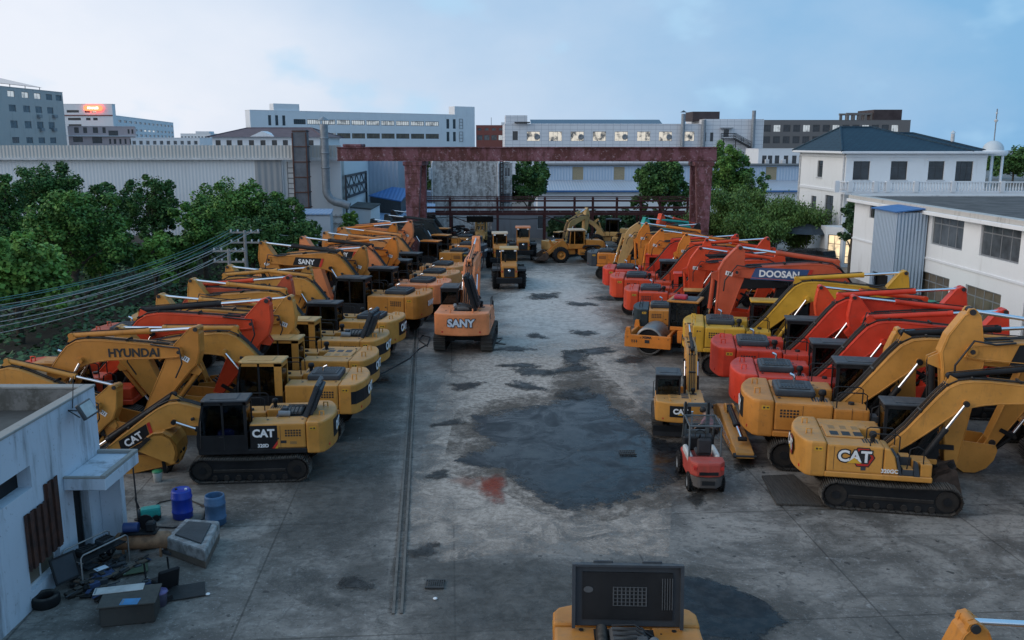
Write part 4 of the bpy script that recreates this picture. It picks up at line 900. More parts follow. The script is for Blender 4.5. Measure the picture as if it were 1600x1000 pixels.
def house(mb, body, style, lower=None):
    b = C[body]
    mb.box((-2.0, -1.36, 1.02), (1.15 if style == 'smooth' else 1.72, .40 if style == 'smooth' else 1.36, 1.20), b if style != 'dark' else C['black'], .03)
    mb.box((-1.96, .45, 1.20), (-.06, 1.345, 2.10), b, .06, seg=2)
    mb.box((-1.96, -1.345, 1.20), (-.30, -.45, 2.08), b, .06, seg=2)
    mb.box((-1.96, -.449, 1.20), (-1.0, .449, 2.07), b, .03)
    if style == 'smooth':
        mb.box((-2.0, .401, 1.02), (1.72, 1.36, 1.20), b, .03)
        # sloping shoulder, slate steps and a low tool box up to the front
        mb.prism([(-.29, 1.201), (.18, 1.201), (.05, 1.75), (-.11, 2.02), (-.29, 2.05)], -1.34, -.46, b, bev=.04)
        mb.prism([(.19, 1.201), (.27, 1.201), (.13, 1.80), (.06, 1.78)], -1.335, -.50, C['slate'])
        mb.box((.271, -1.335, 1.201), (.60, -.9, 1.40), C['slate'], .02); mb.box((.271, -.895, 1.201), (.60, -.5, 1.66), C['slate'], .02)
        for z, y in ((1.405, -1.33), (1.665, -.89)): mb.box((.29, y, z), (.58, y + .36, z + .012), b)
        mb.prism([(.605, 1.201), (.78, 1.201), (.70, 1.62), (.605, 1.66)], -1.345, -1.15, C['slate'])
        mb.box((.61, -1.14, 1.201), (1.12, -.5, 1.62), b, .05, seg=2); mb.box((.785, -1.335, 1.201), (1.12, -1.141, 1.61), b, .04, seg=2)
        mb.box((-.95, -1.349, 1.30), (-.80, -1.3455, 1.42), C['slate'])
    else:
        mb.box((-.27, -1.34, 1.20), (.74, -.46, 1.98), b, .06, seg=2)
        mb.box((.76, -1.33, 1.20), (1.68, -.50, 1.60), b, .05, seg=2)
    # steps in front of the tank, hydraulic valves between the panels
    if style != 'smooth': mb.box((.742, -1.30, 1.602), (.98, -.95, 1.80), C['slate'], .02)
    mb.box((-.97, -.42, 1.20), (-.35, .42, 1.62), C['black'], .05)
    for i in range(5): mb.path([(-.35, -.3 + i * .14, 1.5), (-.1, -.3 + i * .12, 1.75), (.15, -.2 + i * .1, 1.55)], .022, HOSE, 5)
    # side seams, vents, handles, hinges
    for s, xs in ((1, (-1.1,)), (-1, (-1.15, .24) if style != 'smooth' else (-1.75, -.32))):
        for x in xs: seam(mb, x, s * 1.345, 1.26, 2.02, s)
    if style == 'dark':
        mb.box((-1.0, 1.3455, 1.215), (-.07, 1.3495, 2.045), C['black']); mb.prism([(-1.0, 1.22), (-.92, 1.22), (-.80, 1.22), (-1.0, 1.50)], 1.3496, 1.3515, REDPL); mb.prism([(-1.0, 1.215), (-.90, 1.215), (-1.0, 1.36)], 1.3516, 1.3530, C['bright'])
        mb.box((-1.3, 1.346, 1.40), (-1.1, 1.350, 1.50), BLK); mb.box((-1.65, 1.346, 1.36), (-1.42, 1.350, 1.46), paint('vent_brown', (.30, .17, .06)))
    for s in (-1, 1):
        if style == 'smooth': break
        for r_ in range(3):
            for i in range(6): mb.box((-1.80 + i * .095, s * 1.345, 1.82 - r_ * .09), (-1.735 + i * .095, s * 1.350, 1.88 - r_ * .09), BLK)
        mb.box((-1.05, s * 1.345, 1.55), (-.98, s * 1.358, 1.60), BLK)
        mb.box((-1.95, s * 1.346, 1.235), (-.32, s * 1.351, 1.25), BLK)
        for x in (-1.8, -.6): mb.tube((x, s * .85, 2.098), (x, s * .85, 2.112), .045, BLK, 8)
    for i in range(6): mb.box((-.85 + i * .08, -1.0, 2.08), (-.80 + i * .08, -.6, 2.084), BLK)
    # fuel cap, precleaner
    if style != 'smooth': mb.tube((.3, -.75, 1.98), (.3, -.75, 2.05), .09, BLK, 12)
    # panel bolts
    for x in (-1.7, -1.3, -.9, -.5): mb.tube((x, .6, 2.10), (x, .6, 2.108), .02, BLK, 6)
def precleaner(mb):
    mb.tube((0, 0, 0), (0, 0, .16), .07, C['black'], 10); mb.lathe([(.0, .16), (.10, .17), (.12, .20), (.11, .30), (.08, .33), (0, .34)], C['black'], 14)
def rail_a(mb, y):
    mb.path([(-.2, y, 2.0), (-.2, y, 2.42), (-.1, y, 2.48), (.55, y, 2.48), (.64, y, 2.42), (.64, y, 1.95)], .02, C['black'])
def rail_b(mb):
    mb.path([(.72, -1.3, 1.25), (.80, -1.3, 2.05), (1.0, -1.3, 2.15), (1.2, -1.3, 2.05), (1.2, -1.3, 1.6)], .02, C['black'])
def side_badge(mb):
    """angular badge behind the side lettering: black hexagon with red rim, yellow wedge"""
    h = lambda r, x0: [(x0 + r * math.cos(k * PI / 3), r * math.sin(k * PI / 3)) for k in range(6)]
    mb.prism(h(.36, .25), -.010, -.002, BLK, 'z'); mb.prism(h(.32, .25), -.0019, .0, REDPL, 'z'); mb.prism(h(.24, .25), .0001, .0015, BLK, 'z')
    mb.prism([(-.22, -.20), (.22, -.20), (0, -.02)], .016, .018, C['bright'], 'z')
def cweight(mb, cw, band, style):
    c = C[cw]
    arc = rear_arc(1.36, -1.975, 2.88)
    if style == 'low':
        mb.prism(arc, 1.02, 2.12, c, 'z', .08, seg=3)
    elif style == 'tall':
        mb.prism(arc, 1.0, 2.15, c, 'z', .10, seg=3)
    else:
        mb.prism(arc, 1.0, 1.28, C[band] if style == 'lip' else c, 'z', .06, seg=2)
        arc2 = [(x + (.03 if x < -2.3 else 0), y * .992) for x, y in arc]
        mb.prism(arc2, 1.285, 2.14, c, 'z', .10, seg=3)
    if band and style != 'lip':
        arc3 = [(x - (.008 if x < -2.3 else 0), y * 1.004) for x, y in arc]
        mb.prism([p for p in arc3 if p[0] < -2.2] , 1.40, 1.86, C[band], 'z')
    for s in (-1, 1):
        mb.box((-2.34, s * 1.352, 1.86), (-2.10, s * 1.368, 1.98), C['bright']); mb.box((-2.30, s * 1.367, 1.89), (-2.24, s * 1.370, 1.95), BLK); mb.box((-2.20, s * 1.367, 1.90), (-2.13, s * 1.370, 1.94), BLK)
        mb.path([(-2.35, s * .55, 2.10), (-2.35, s * .55, 2.30), (-2.5, s * .55, 2.30), (-2.5, s * .55, 2.10)], .028, c, 6)
        mb.box((-2.40, s * .86 - .11, 1.17), (-2.74, s * .86 + .11, 1.25), REDPL)
def cw_plate(mb, m):
    mb.prism(rear_arc(.62, -2.6, 2.892, 10)[2:], 1.34, 1.98, m, 'z')
def hood_plate(mb, m='slate'):
    k = C[m]
    mb.box((-1.9, -.66, 2.085), (-.72, .66, 2.30), k, .07, seg=2)
    mb.box((-1.78, -.5, 2.30), (-.85, .5, 2.335), k, .02)
    for i in range(8): mb.box((-1.70 + i * .10, -.42, 2.335), (-1.65 + i * .10, -.06, 2.350), BLK)
    for i in range(3): mb.box((-1.70, .08 + i * .14, 2.335), (-.95, .16 + i * .14, 2.352), k, .008)
    for y in (-.5, .5): mb.box((-.74, y - .06, 2.14), (-.70, y + .06, 2.20), BLK)
def hood_flat(mb, m):
    mb.box((-1.9, -.62, 2.075), (-.75, .62, 2.125), C[m], .03)
    for i in range(3):
        mb.box((-1.75 + i * .36, -.5, 2.125), (-1.50 + i * .36, -.1, 2.130), BLK)
        mb.box((-1.72 + i * .36, .15, 2.125), (-1.53 + i * .36, .5, 2.130), paint('vent_brown', (.30, .17, .06)))
def hood_open(mb, m='slate'):
    """built flat round its hinge at the origin, x towards the free edge"""
    k = C[m]
    mb.prism([(0, -.68), (1.12, -.68), (1.22, -.58), (1.22, .58), (1.12, .68), (0, .68)], 0, .05, k, 'z', .02); mb.box((.08, -.58, .05), (1.12, .58, .17), k, .05, seg=2)
    for a, b in (((0, -.68, -.12), (1.22, -.64, 0)), ((0, .64, -.12), (1.22, .68, 0)), ((1.18, -.64, -.12), (1.22, .64, 0))): mb.box(a, b, k)
    for i in range(7): mb.box((.2 + i * .11, -.40, .17), (.26 + i * .11, .0, .178), BLK)
    for i in range(3): mb.box((.25, .1 + i * .14, .17), (1.0, .17 + i * .14, .20), k, .01)
    mb.box((.15, -.55, -.035), (1.05, .55, -.002), C['black'])
    gm = paint('grille_grey', (.075, .08, .085))
    for i in range(9): mb.box((.42, -.18 + i * .05, -.050), (.78, -.165 + i * .05, -.036), gm)
    for i in range(6): mb.box((.42 + i * .07, -.18, -.058), (.432 + i * .07, .235, -.051), gm)
    for i in range(5): mb.box((.35, .42 + i * .03, -.050), (.95, .43 + i * .03, -.036), gm)
    mb.tube((.72, -.48, -.045), (.72, -.48, -.03), .06, gm, 12)
    for y in (-.3, .3): mb.box((1.2, y - .12, .0), (1.26, y + .12, .04), k, .01)
def engine(mb):
    k = C['black']
    mb.box((-1.86, -.62, 2.05), (-.8, .62, 2.09), k)
    mb.box((-1.7, -.35, 2.08), (-.95, .30, 2.26), paint('engine_grey', (.10, .10, .10)), .05)
    mb.tube((-1.3, .42, 2.18), (-.9, .50, 2.22), .10, C['grey'], 10); mb.tube((-1.75, -.48, 2.15), (-1.1, -.5, 2.15), .11, STEEL, 12)
    for i in range(5): mb.path([(-1.7 + i * .17, -.3, 2.26), (-1.6 + i * .15, .1, 2.34), (-1.5 + i * .12, .45, 2.15)], .02, HOSE, 5)
    mb.box((-1.2, .1, 2.24), (-1.0, .3, 2.36), C['slate'], .02)
def exhaust(mb):
    mb.path([(-1.25, .30, 2.3), (-1.25, .30, 2.46), (-1.28, .30, 2.53), (-1.40, .30, 2.58)], .045, CHROME, 8)
def cab_shell(mb, fr, roof):
    k = C[fr]; kd = C['black']; y0, y1 = .44, 1.36
    prof_side = [(.02, 1.16), (1.70, 1.16), (1.76, 1.35), (1.74, 1.72), (.02, 1.72)]
    for y in (y0, y1 - .05): mb.prism(prof_side, y, y + .05, kd)
    mb.box((.02, y0 + .051, 1.16), (.07, y1 - .051, 1.80), k); mb.prism([(1.69, 1.17), (1.75, 1.36), (1.735, 1.62), (1.68, 1.62)], y0 + .051, y1 - .051, k)
    mb.box((.03, y0 + .02, 1.14), (1.68, y1 - .02, 1.159), C['black'])
    for y in (y0, y1 - .07):
        for a, b in (((.02, 1.72), (.02, 2.90)), ((.80, 1.72), (.80, 2.90)), ((1.735, 1.72), (1.50, 2.90))):
            wd = (.26 if fr != 'black' else .10) if a[0] < .1 else .07
            mb.prism([(a[0], a[1]), (a[0] + (wd if a[0] < 1 else -wd), a[1]), (b[0] + (wd if b[0] < 1 else -wd), b[1]), (b[0], b[1])], y, y + .07, k if a[0] < .1 else kd)
        mb.box((.02, y, 2.80), (1.52, y + .07, 2.90), k)
    mb.box((.02, y0 + .07, 2.74), (.09, y1 - .07, 2.90), k); mb.box((1.45, y0 + .07, 2.80), (1.52, y1 - .07, 2.90), k)
    mb.prism([(-.03, .41), (1.40, .41), (1.56, .50), (1.56, 1.29), (1.40, 1.39), (-.03, 1.39)], 2.90, 2.985, C[roof], 'z', .03)
    mb.box((.35, .55, 2.985), (1.25, 1.25, 3.005), C[roof], .01)
    mb.box((.84, y1 - .002, 1.64), (.98, y1 + .02, 1.68), BLK); seam(mb, .82, y1, 1.2, 1.72, 1)
    # grab rails, wipers
    mb.path([(1.62, y1 + .01, 1.3), (1.60, y1 + .07, 1.35), (1.56, y1 + .07, 2.2), (1.56, y1 + .01, 2.25)], .015, BLK, 5)
    mb.path([(1.70, .9, 1.7), (1.62, .75, 2.4)], .012, BLK, 4)
def cab_glass(mb):
    y0, y1 = .44, 1.36
    for y in (y0 + .02, y1 - .035):
        mb.box((.12, y, 1.72), (.80, y + .012, 2.80), GLASS); mb.prism([(.87, 1.72), (1.665, 1.72), (1.45, 2.80), (.87, 2.80)], y, y + .012, GLASS)
    mb.box((.04, y0 + .07, 1.80), (.052, y1 - .07, 2.74), GLASS)
    mb.prism([(1.715, 1.62), (1.725, 1.62), (1.50, 2.80), (1.49, 2.80)], y0 + .07, y1 - .07, GLASS)
def cab_seat(mb):
    mb.box((.10, .50, 1.20), (.30, 1.30, 1.78), C['black'], .03)
    mb.box((.35, .68, 1.55), (.85, 1.14, 1.70), SEAT, .05); mb.box((.28, .70, 1.70), (.42, 1.12, 2.35), SEAT, .05); mb.box((.30, .80, 2.36), (.40, 1.02, 2.55), SEAT, .04)
    for y in (.58, 1.18): mb.box((.45, y, 1.5), (1.0, y + .12, 1.85), C['slate'], .03); mb.tube((.9, y + .06, 1.85), (.95, y + .06, 2.05), .02, BLK, 6)
    mb.box((1.35, .55, 1.5), (1.5, .62, 2.0), C['slate'], .02)
BL = 5.7
BK = [(-.03,.0,.17),(.10,.050,.25),(.20,.10,.33),(.30,.152,.40),(.37,.183,.44),(.43,.192,.44),(.50,.181,.42),(.58,.157,.38),(.72,.104,.32),(.86,.050,.26),(.95,.016,.22),(1.015,-.006,.17)]
def boom_profile(L=BL):
    up = [(x * L, z * L + t) for x, z, t in BK]; lo = [(x * L, z * L - t) for x, z, t in BK]
    return up, lo
def boom_mesh(mb, col, L=BL):
    c = C[col]; up, lo = boom_profile(L)
    pts = up + lo[::-1]
    n = len(up)
    hw = [.22 + .08 * min(1, i / 3) for i in range(n)]
    V = []
    for s in (1, -1):
        V += [(up[i][0], s * hw[i], up[i][1]) for i in range(n)] + [(lo[i][0], s * hw[i], lo[i][1]) for i in range(n)]
    Fs = []
    for i in range(n - 1):
        Fs += [(i, n + i, n + i + 1, i + 1), (2 * n + i, 2 * n + i + 1, 3 * n + i + 1, 3 * n + i)]
        Fs += [(i, i + 1, 2 * n + i + 1, 2 * n + i), (n + i, 3 * n + i, 3 * n + i + 1, n + i + 1)]
    Fs += [(0, 2 * n, 3 * n, n), (n - 1, 2 * n - 1, 4 * n - 1, 3 * n - 1)]
    mb.add(V, Fs, c)
    # flange lines along both edges, cylinder bosses, bracket on the knee
    for s in (1, -1):
        for ln, o in ((up, -.035), (lo, .035)):
            mb.path([(p[0], s * (hw[i] + .004), p[1] + o) for i, p in enumerate(ln)], .016, c, 5)
    kx, kz = .425 * L, .15 * L
    mb.tube((kx, -.36, kz), (kx, .36, kz), .10, c, 12); mb.tube((kx, -.40, kz), (kx, .40, kz), .06, BLK, 10)
    for s in (.1, -.1): mb.prism([(.36 * L, .205 * L + .36), (.44 * L, .205 * L + .36), (.40 * L, .205 * L + .62)], s - .02, s + .02, c)
    mb.tube((L, -.36, 0), (L, .36, 0), .12, c, 12); mb.tube((L, -.38, 0), (L, .38, 0), .06, BLK, 10)
    mb.tube((0, -.34, 0), (0, .34, 0), .15, c, 12)
    # work lamp and hose clamps
    mb.box((.30 * L, .31, .13 * L), (.30 * L + .12, .40, .13 * L + .10), BLK, .015)
def boom_hoses(mb, L=BL):
    up, lo = boom_profile(L)
    for k, y in enumerate((-.15, -.05, .06, .16)):
        pts = [(x, y, z + .04 + .012 * k) for x, z in up[:8]]
        if k < 2: pts += [(x, y, z + .05) for x, z in up[8:-1]]
        mb.path(pts, .024, HOSE if k % 2 else STEEL, 5)
    for i in (2, 4, 6, 8): mb.box((up[i][0] - .03, -.2, up[i][1]), (up[i][0] + .03, .2, up[i][1] + .09), STEEL)
def elbow_hoses(mb, L, q):
    # q = boom-local point on the arm
    for y in (-.12, .12, .34, -.34):
        mb.path([(L * .86, y, .05 * L + .28), (L * .93, y * 1.1, .36), (L + .1, y * 1.2, .20 + .2 * y), (q[0] * .5 + L * .5 + .22, y * 1.25, q[1] * .5), (q[0], y, q[1])], .026, HOSE, 6)
def cylinder(mb, p, q, r, barrel, frac, T=None):
    p, q = Vector(p), Vector(q); m = p.lerp(q, frac)
    mb.tube(p, m, r, barrel, 12); d = (q - p).normalized(); mb.tube(m - d * .12, m + d * .03, r * 1.15, barrel, 12)
    mb.tube(m, q, r * .56, CHROME, 10); 
    side = Vector((0, r * 1.2, 0)); mb.tube(q - side, q + side, r * 1.05, barrel, 10); mb.tube(p - side, p + side, r * 1.1, barrel, 10)
    mb.tube(p + Vector((0, 0, r * 1.3)), m + Vector((0, 0, r * 1.3)), r * .2, STEEL, 5)
def arm_mesh(mb, col, L=2.95):
    c = C[col]
    p = [(-.98, .02), (-.98, .16), (-.86, .30), (-.32, .60), (.12, .70), (.48, .60), (L - .25, .20), (L + .06, .14), (L + .10, -.06), (L - .05, -.16), (.80, -.30), (.25, -.36), (-.18, -.28), (-.88, -.09)]
    mb.prism(p, -.215, .215, c, bev=.015)
    for s in (-1, 1):
        q = [(x * .97, z * .92) for x, z in p]
        mb.path([(x, s * .217, z) for x, z in q[1:7]], .014, c, 5); mb.path([(x, s * .217, z) for x, z in q[9:]], .014, c, 5)
        mb.prism([(-.98, .0), (-1.04, .08), (-1.02, .20), (-.92, .25), (-.80, .12), (-.84, -.02)], s * .12, s * .225, c)
        mb.prism([(.10, .60), (.30, .92), (.46, .90), (.58, .52)], s * .10 - .02, s * .10 + .02, c)
    mb.tube((-.95, -.27, .12), (-.95, .27, .12), .075, BLK, 10); mb.tube((0, -.30, 0), (0, .30, 0), .13, c, 12)
    mb.tube((L, -.27, 0), (L, .27, 0), .10, BLK, 10)
def arm_sticker(mb, s):
    mb.box((.05, s * .216, .12), (.22, s * .222, .40), WHITE)
    for i in range(3): mb.box((.08, s * .2215, .17 + i * .07), (.19, s * .224, .20 + i * .07), C['slate'])
def bucket_cyl(mb, col, L=2.95):
    cylinder(mb, (.38, 0, .80), (L - .42, 0, .48), .085, C[col], .6)
def linkage(mb, bk):
    """bk: bucket lug in arm space"""
    L = 2.95; a = (L - .42, .48)
    for s in (-1, 1):
        mb.prism([(L - .52, .02), (L - .40, .0), (a[0] + .05, a[1]), (a[0] - .07, a[1])], s * .25 - .02, s * .25 + .02, C['black'])
    mb.tube((a[0], -.28, a[1]), (a[0], .28, a[1]), .06, STEEL, 10)
    for s in (-1, 1): mb.tube((a[0], s * .12, a[1]), (bk[0], s * .12, bk[1]), .06, C['black'], 8)
def bucket_mesh(mb, col, W=1.25):
    c = C[col] if col != 'earth' else EARTH
    sh = [(-.06, .10), (-.03, .42), (.12, .70), (.38, .90), (.70, .95), (1.0, .80), (1.22, .50), (1.40, .02)]
    inn = [(1.36, .0), (1.16, .46), (.96, .73), (.70, .86), (.42, .82), (.20, .64), (.06, .40), (.03, .10)]
    n = len(sh)
    for i in range(n - 1):
        a, b = sh[i], sh[i + 1]; ci, di = inn[n - 1 - i], inn[n - 2 - i]
        mb.prism([a, b, di, ci], -W / 2, W / 2, c)
    for s in (-1, 1):
        mb.prism(sh + [(.5, -.02), (.03, -.04)], s * W / 2, s * (W / 2 - .04), c)
        mb.prism([(-.12, -.10), (.12, -.12), (.30, .30), (.05, .50), (-.14, .36)], s * .20 - .03, s * .20 + .03, c)
        mb.prism([(1.0, .62), (1.16, .62), (1.46, .0), (1.30, -.02)], s * (W / 2 + .002), s * (W / 2 + .035), STEEL)
    mb.tube((-.04, -.28, .36), (-.04, .28, .36), .05, STEEL, 8); mb.tube((0, -.28, 0), (0, .28, 0), .07, STEEL, 8)
    for i in range(5):
        y = -W / 2 + .07 + i * (W - .14) / 4
        mb.prism([(1.33, .10), (1.42, .05), (1.62, -.10), (1.60, -.13), (1.36, -.02)], y - .055, y + .055, STEEL)
    for y in (-.3, .3): mb.prism([(x * 1.0 + (.016 if x > .6 else -.0), z + .012) for x, z in sh[3:7]] + [(x, z) for x, z in sh[3:7]][::-1], y - .05, y + .05, c)
def blade(mb):
    mb.prism([(-2.5, .10), (-2.42, .10), (-2.36, .35), (-2.42, .72), (-2.5, .72), (-2.45, .36)], -1.45, 1.45, C['black'])
    for s in (-.6, .6): mb.box((-2.42, s - .08, .3), (-.9, s + .08, .46), C['black'])
def r2(v, a): return (v[0] * math.cos(a) - v[1] * math.sin(a), v[0] * math.sin(a) + v[1] * math.cos(a))

def excavator(mode, px, py, z, head, s, label, group, body='yellow', cw=None, cab='black', roof=None, boom=None, arm=None, cyl=None, hood='plate', a=20, ar=248, bu=172,
              cwt=None, boomt=None, sidet=None, band=None, cwstyle='low', lower=None, bucket='same', armtxt=False, bladed=False, tcol=None, rail=True, sx=None, nx_=None, badge=False, hoodM=None, cabT=None, by=0, name='excavator', bcol=None, num=None, sticker=True):
    cw = cw or body; roof = roof or (cab if cab != 'black' else 'slate'); boom = boom or body; arm = arm or boom
    cyl_c = cyl or boom
    A, AR, BU = R(a), R(ar), R(bu); hd = R(head)
    fw = Vector((math.cos(hd), math.sin(hd), 0))
    foot = (.22, 1.66); tipx = foot[0] + BL * math.cos(A)
    p = G(px, py, z)
    if mode == 'tail': p = p + fw * (2.86 * s)
    elif mode == 'tip': p = p - fw * (tipx * s)
    p.z = 0
    e = tag(empty(name, p, hd, s), label, 'excavator', group)
    for y in (1.19, -1.19):
        t = part('track', 'trk', track_shoes, e, TR(0, y, .03)); part('track_frame', 'trkf', track_frame, t)
    part('undercarriage', 'und', undercar, e)
    if bladed: part('dozer_blade', 'bld', blade, e)
    hs = part('body', ('hs', body, lower), lambda mb: house(mb, body, lower), e)
    part('air_precleaner', 'prec', precleaner, hs, TR(-.55, -.8, 2.07))
    if rail:
        for y in (-1.28, -.62): part('handrail', ('rail', y), lambda mb: rail_a(mb, y), hs, TR(-.5, 0, 0) if lower == 'smooth' else None)
        part('handrail', 'railb', rail_b, hs, TR(-.34, 0, 0) if lower == 'smooth' else None)
    c = part('counterweight', ('cw', cw, band, cwstyle), lambda mb: cweight(mb, cw, band, cwstyle), e)
    if cwt:
        tx, sz, plate, col = cwt
        if plate: part('badge_plate', ('plt', plate), lambda mb: cw_plate(mb, MATS[plate] if plate in MATS else C[plate]), c)
        Mc = basis((0, -1, 0), (0, 0, 1), (-1, 0, 0), (-2.900, 0, 1.66))
        if tx == 'SANY' and sz > .4: text(tx, sz, BLK, c, Mc @ TR(0, 0, -.006), bold=.055, name='lettering_edge')
        if badge: part('badge', 'sbadge', side_badge, c, Mc); text(tx, sz, BLK, c, Mc @ TR(0, 0, .002), bold=.055, name='lettering_edge')
        text(tx, sz, col, c, Mc @ TR(0, 0, .004), bold=.022)
        if tx == 'CAT' and not badge: part('badge_triangle', 'tri', lambda mb: mb.prism([(-.14, 1.46), (.14, 1.46), (0, 1.60)], -2.9085, -2.90, C['bright'], 'x'), c)
    if sidet:
        tx, sz, col, zz = sidet
        for s_, M in ((1, basis((-1, 0, 0), (0, 0, 1), (0, 1, 0), (sx or -.62, 1.352, zz))), (-1, basis((1, 0, 0), (0, 0, 1), (0, -1, 0), (sx or -.72, -1.352, zz)))):
            if badge: part('side_badge', 'sbadge', side_badge, hs, M); text(tx, sz, BLK, hs, M @ TR(0, 0, .002), bold=.055, name='lettering_edge')
            text(tx, sz, col, hs, M @ TR(0, 0, .004), bold=.016)
    if num:
        for s_, M in ((1, basis((-1, 0, 0), (0, 0, 1), (0, 1, 0), (-.50, 1.356, 1.32))), (-1, basis((1, 0, 0), (0, 0, 1), (0, -1, 0), (nx_ or -.1, -1.352, 1.32)))):
            text(num, .17, tcol or WHITE, hs, M, bold=.006)
    if hood == 'open':
        h = part('engine_hood', ('hdo', 'slate'), hood_open, e, hoodM or TR(-1.9, 0, 2.10) @ RY(R(-112)))
        part('engine', 'eng', engine, e)
    elif hood == 'side':
        h = part('engine_hood', ('hdo', 'black'), lambda mb: hood_open(mb, 'black'), e, TR(-1.3, -.66, 2.12) @ RZ(PI / 2) @ RY(R(-74)) @ Matrix.Diagonal((1.5, 1.05, 1.2, 1)))
        part('engine', 'eng', engine, e)
    elif hood == 'flat': part('engine_hood', ('hdf', body), lambda mb: hood_flat(mb, body), e)
    else:
        h = part('engine_hood', ('hdp', hood), lambda mb: hood_plate(mb, 'slate' if hood == 'plate' else hood), e)
        part('exhaust_pipe', 'exh', exhaust, h)
    cb = part('cab', ('cab', cab, roof), lambda mb: cab_shell(mb, cab, roof), e, cabT)
    part('cab_window', 'cabg', cab_glass, cb); part('seat', 'cabs', cab_seat, cb)
    # boom and all that hangs on it, in boom space
    MBm = TR(foot[0], by, foot[1]) @ RY(-A)
    bo = part('boom', ('boom', boom), lambda mb: boom_mesh(mb, boom), e, MBm)
    bb = r2((.95 - foot[0], 1.28 - foot[1]), -A)
    for y in (.37, -.37):
        part('boom_cylinder', ('bc', cyl_c, a, y), lambda mb: cylinder(mb, (bb[0], y, bb[1]), (.425 * BL, y, .15 * BL), .085, C[cyl_c], .58), bo)
    lug = r2((-.95, .12), AR - A); lug = (BL + lug[0], lug[1])
    part('arm_cylinder', ('ac', cyl_c, a, ar), lambda mb: cylinder(mb, (.40 * BL, 0, .205 * BL + .56), (lug[0], 0, lug[1]), .095, C[cyl_c], .62), bo)
    part('hydraulic_hose', 'bhose', boom_hoses, bo)
    q = r2((.85, .30), AR - A)
    part('elbow_hose', ('ehose', a, ar), lambda mb: elbow_hoses(mb, BL, (BL + q[0], q[1])), bo)
    if boomt:
        tx, sz, col, plate, pos = boomt
        t = pos; zc = .192 - (t - .43) * .337 if t > .43 else .17
        for s_ in (1, -1):
            ang = math.atan2(-.337, 1)
            if s_ > 0: M = TR(t * BL, .312, zc * BL - .02) @ RY(-ang) @ basis((-1, 0, 0), (0, 0, 1), (0, 1, 0), (0, 0, 0))
            else: M = TR(t * BL, -.312, zc * BL - .02) @ RY(-ang) @ basis((1, 0, 0), (0, 0, 1), (0, -1, 0), (0, 0, 0))
            if plate:
                wd = len(tx) * sz * .40 + .1
                pl = part('name_plate', ('np', plate, len(tx), sz), lambda mb: (mb.prism([(-wd - .12, -sz * .66), (wd, -sz * .66), (wd + .16, sz * .66), (-wd + .06, sz * .66)], -.004, .004, MATS.get(plate) or C[plate], 'z'),
                        mb.prism([(wd + .03, -sz * .66), (wd + .15, -sz * .66), (wd + .31, sz * .66), (wd + .19, sz * .66)], -.004, .004, REDPL, 'z')), bo, M)
                text(tx, sz, col, bo, M @ TR(0, 0, .007), bold=.012)
            else: text(tx, sz, col, bo, M, bold=.012)
    Mt = TR(foot[0] + BL * math.cos(A), by, foot[1] + BL * math.sin(A))
    am = part('arm', ('arm', arm), lambda mb: arm_mesh(mb, arm), e, Mt @ RY(-AR))
    part('bucket_cylinder', ('bkc', cyl_c), lambda mb: bucket_cyl(mb, cyl_c), am)
    if sticker:
        for s_ in (-1, 1): part('sticker', ('stk', s_), lambda mb: arm_sticker(mb, s_), am)
    bl = r2((-.04, .36), BU - AR)
    part('bucket_link', ('lnk', ar, bu), lambda mb: linkage(mb, (2.95 + bl[0], bl[1])), am)
    bcn = arm if bucket == 'same' else bucket
    end = (foot[0] + BL * math.cos(A) + 2.95 * math.cos(AR), foot[1] + BL * math.sin(A) + 2.95 * math.sin(AR))
    part('bucket', ('bkt', bcn), lambda mb: bucket_mesh(mb, bcn), e, TR(end[0], by, end[1]) @ RY(-BU))
    return e
# ------------------------------------------------------------------ the excavators
GF = 'excavators of the left row with their tails to the yard'
GG = 'excavators facing the left row from the fence side'
GR = 'excavators of the right row with their tails to the yard'
GS = 'excavators facing the right row from the building side'
WT = ('CAT', .48, 'black', WHITE)
X = excavator
# left row, near to far
X('tail', 526, 666, 1.5, 184, .975, 'nearest yellow excavator of the left row, black cab side, bucket folded under its boom', GF, 'yellow', cab='black', roof='slate', cyl='black', hood='open', a=-13, ar=178, bu=22, sx=-.52, cwt=('CAT', .44, 'black', WHITE), sidet=('CAT', .38, WHITE, 1.76), boomt=('CAT', .36, WHITE, 'black', .70), num='320D', lower='dark', bcol='yellow', cwstyle='tall', sticker=False)
X('tail', 577, 612, 1.6, 180, 1.07, 'yellow excavator with yellow cab and grey hood lid, second in the left row', GF, 'yellow', cab='yellow', roof='sand', band='black', hood='plate', cwt=('CAT', .46, None, WHITE), sidet=None, a=15, ar=244)
X('tail', 590, 575, 1.6, 177, 1.07, 'yellow excavator with yellow cab and flat beige hood, third in the left row', GF, 'yellow', cab='yellow', roof='sand', band='black', hood='flat', cwt=('CAT', .46, None, WHITE))
X('tail', 606, 545, 1.6, 174, 1.08, 'yellow excavator with yellow cab and its grey hood propped open behind the flat-hooded one', GF, 'yellow', cab='yellow', roof='sand', band='black', hood='open', cwt=('CAT', .46, None, WHITE))
X('tail', 630, 516, 1.6, 171, 1.08, 'yellow excavator with black cab and black badge plate on its rounded tail', GF, 'yellow', cab='black', hood='plate', cwt=WT, cwstyle='tall')
X('tail', 672, 481, 1.65, 168, 1.2, 'big amber excavator with long boom and black name plate in the left row', GF, 'amber', cab='black', cyl='black', hood='plate', cwt=('SANY', .34, None, WHITE), boomt=('SANY', .34, WHITE, 'black', .66), cwstyle='tall')
X('tail', 702, 460, 1.6, 167, 1.15, 'peach pink excavator with black cab behind the big amber one', GF, 'peach', cab='black', cyl='black', hood='plate', boomt=('SANY', .32, WHITE, 'black', .66))
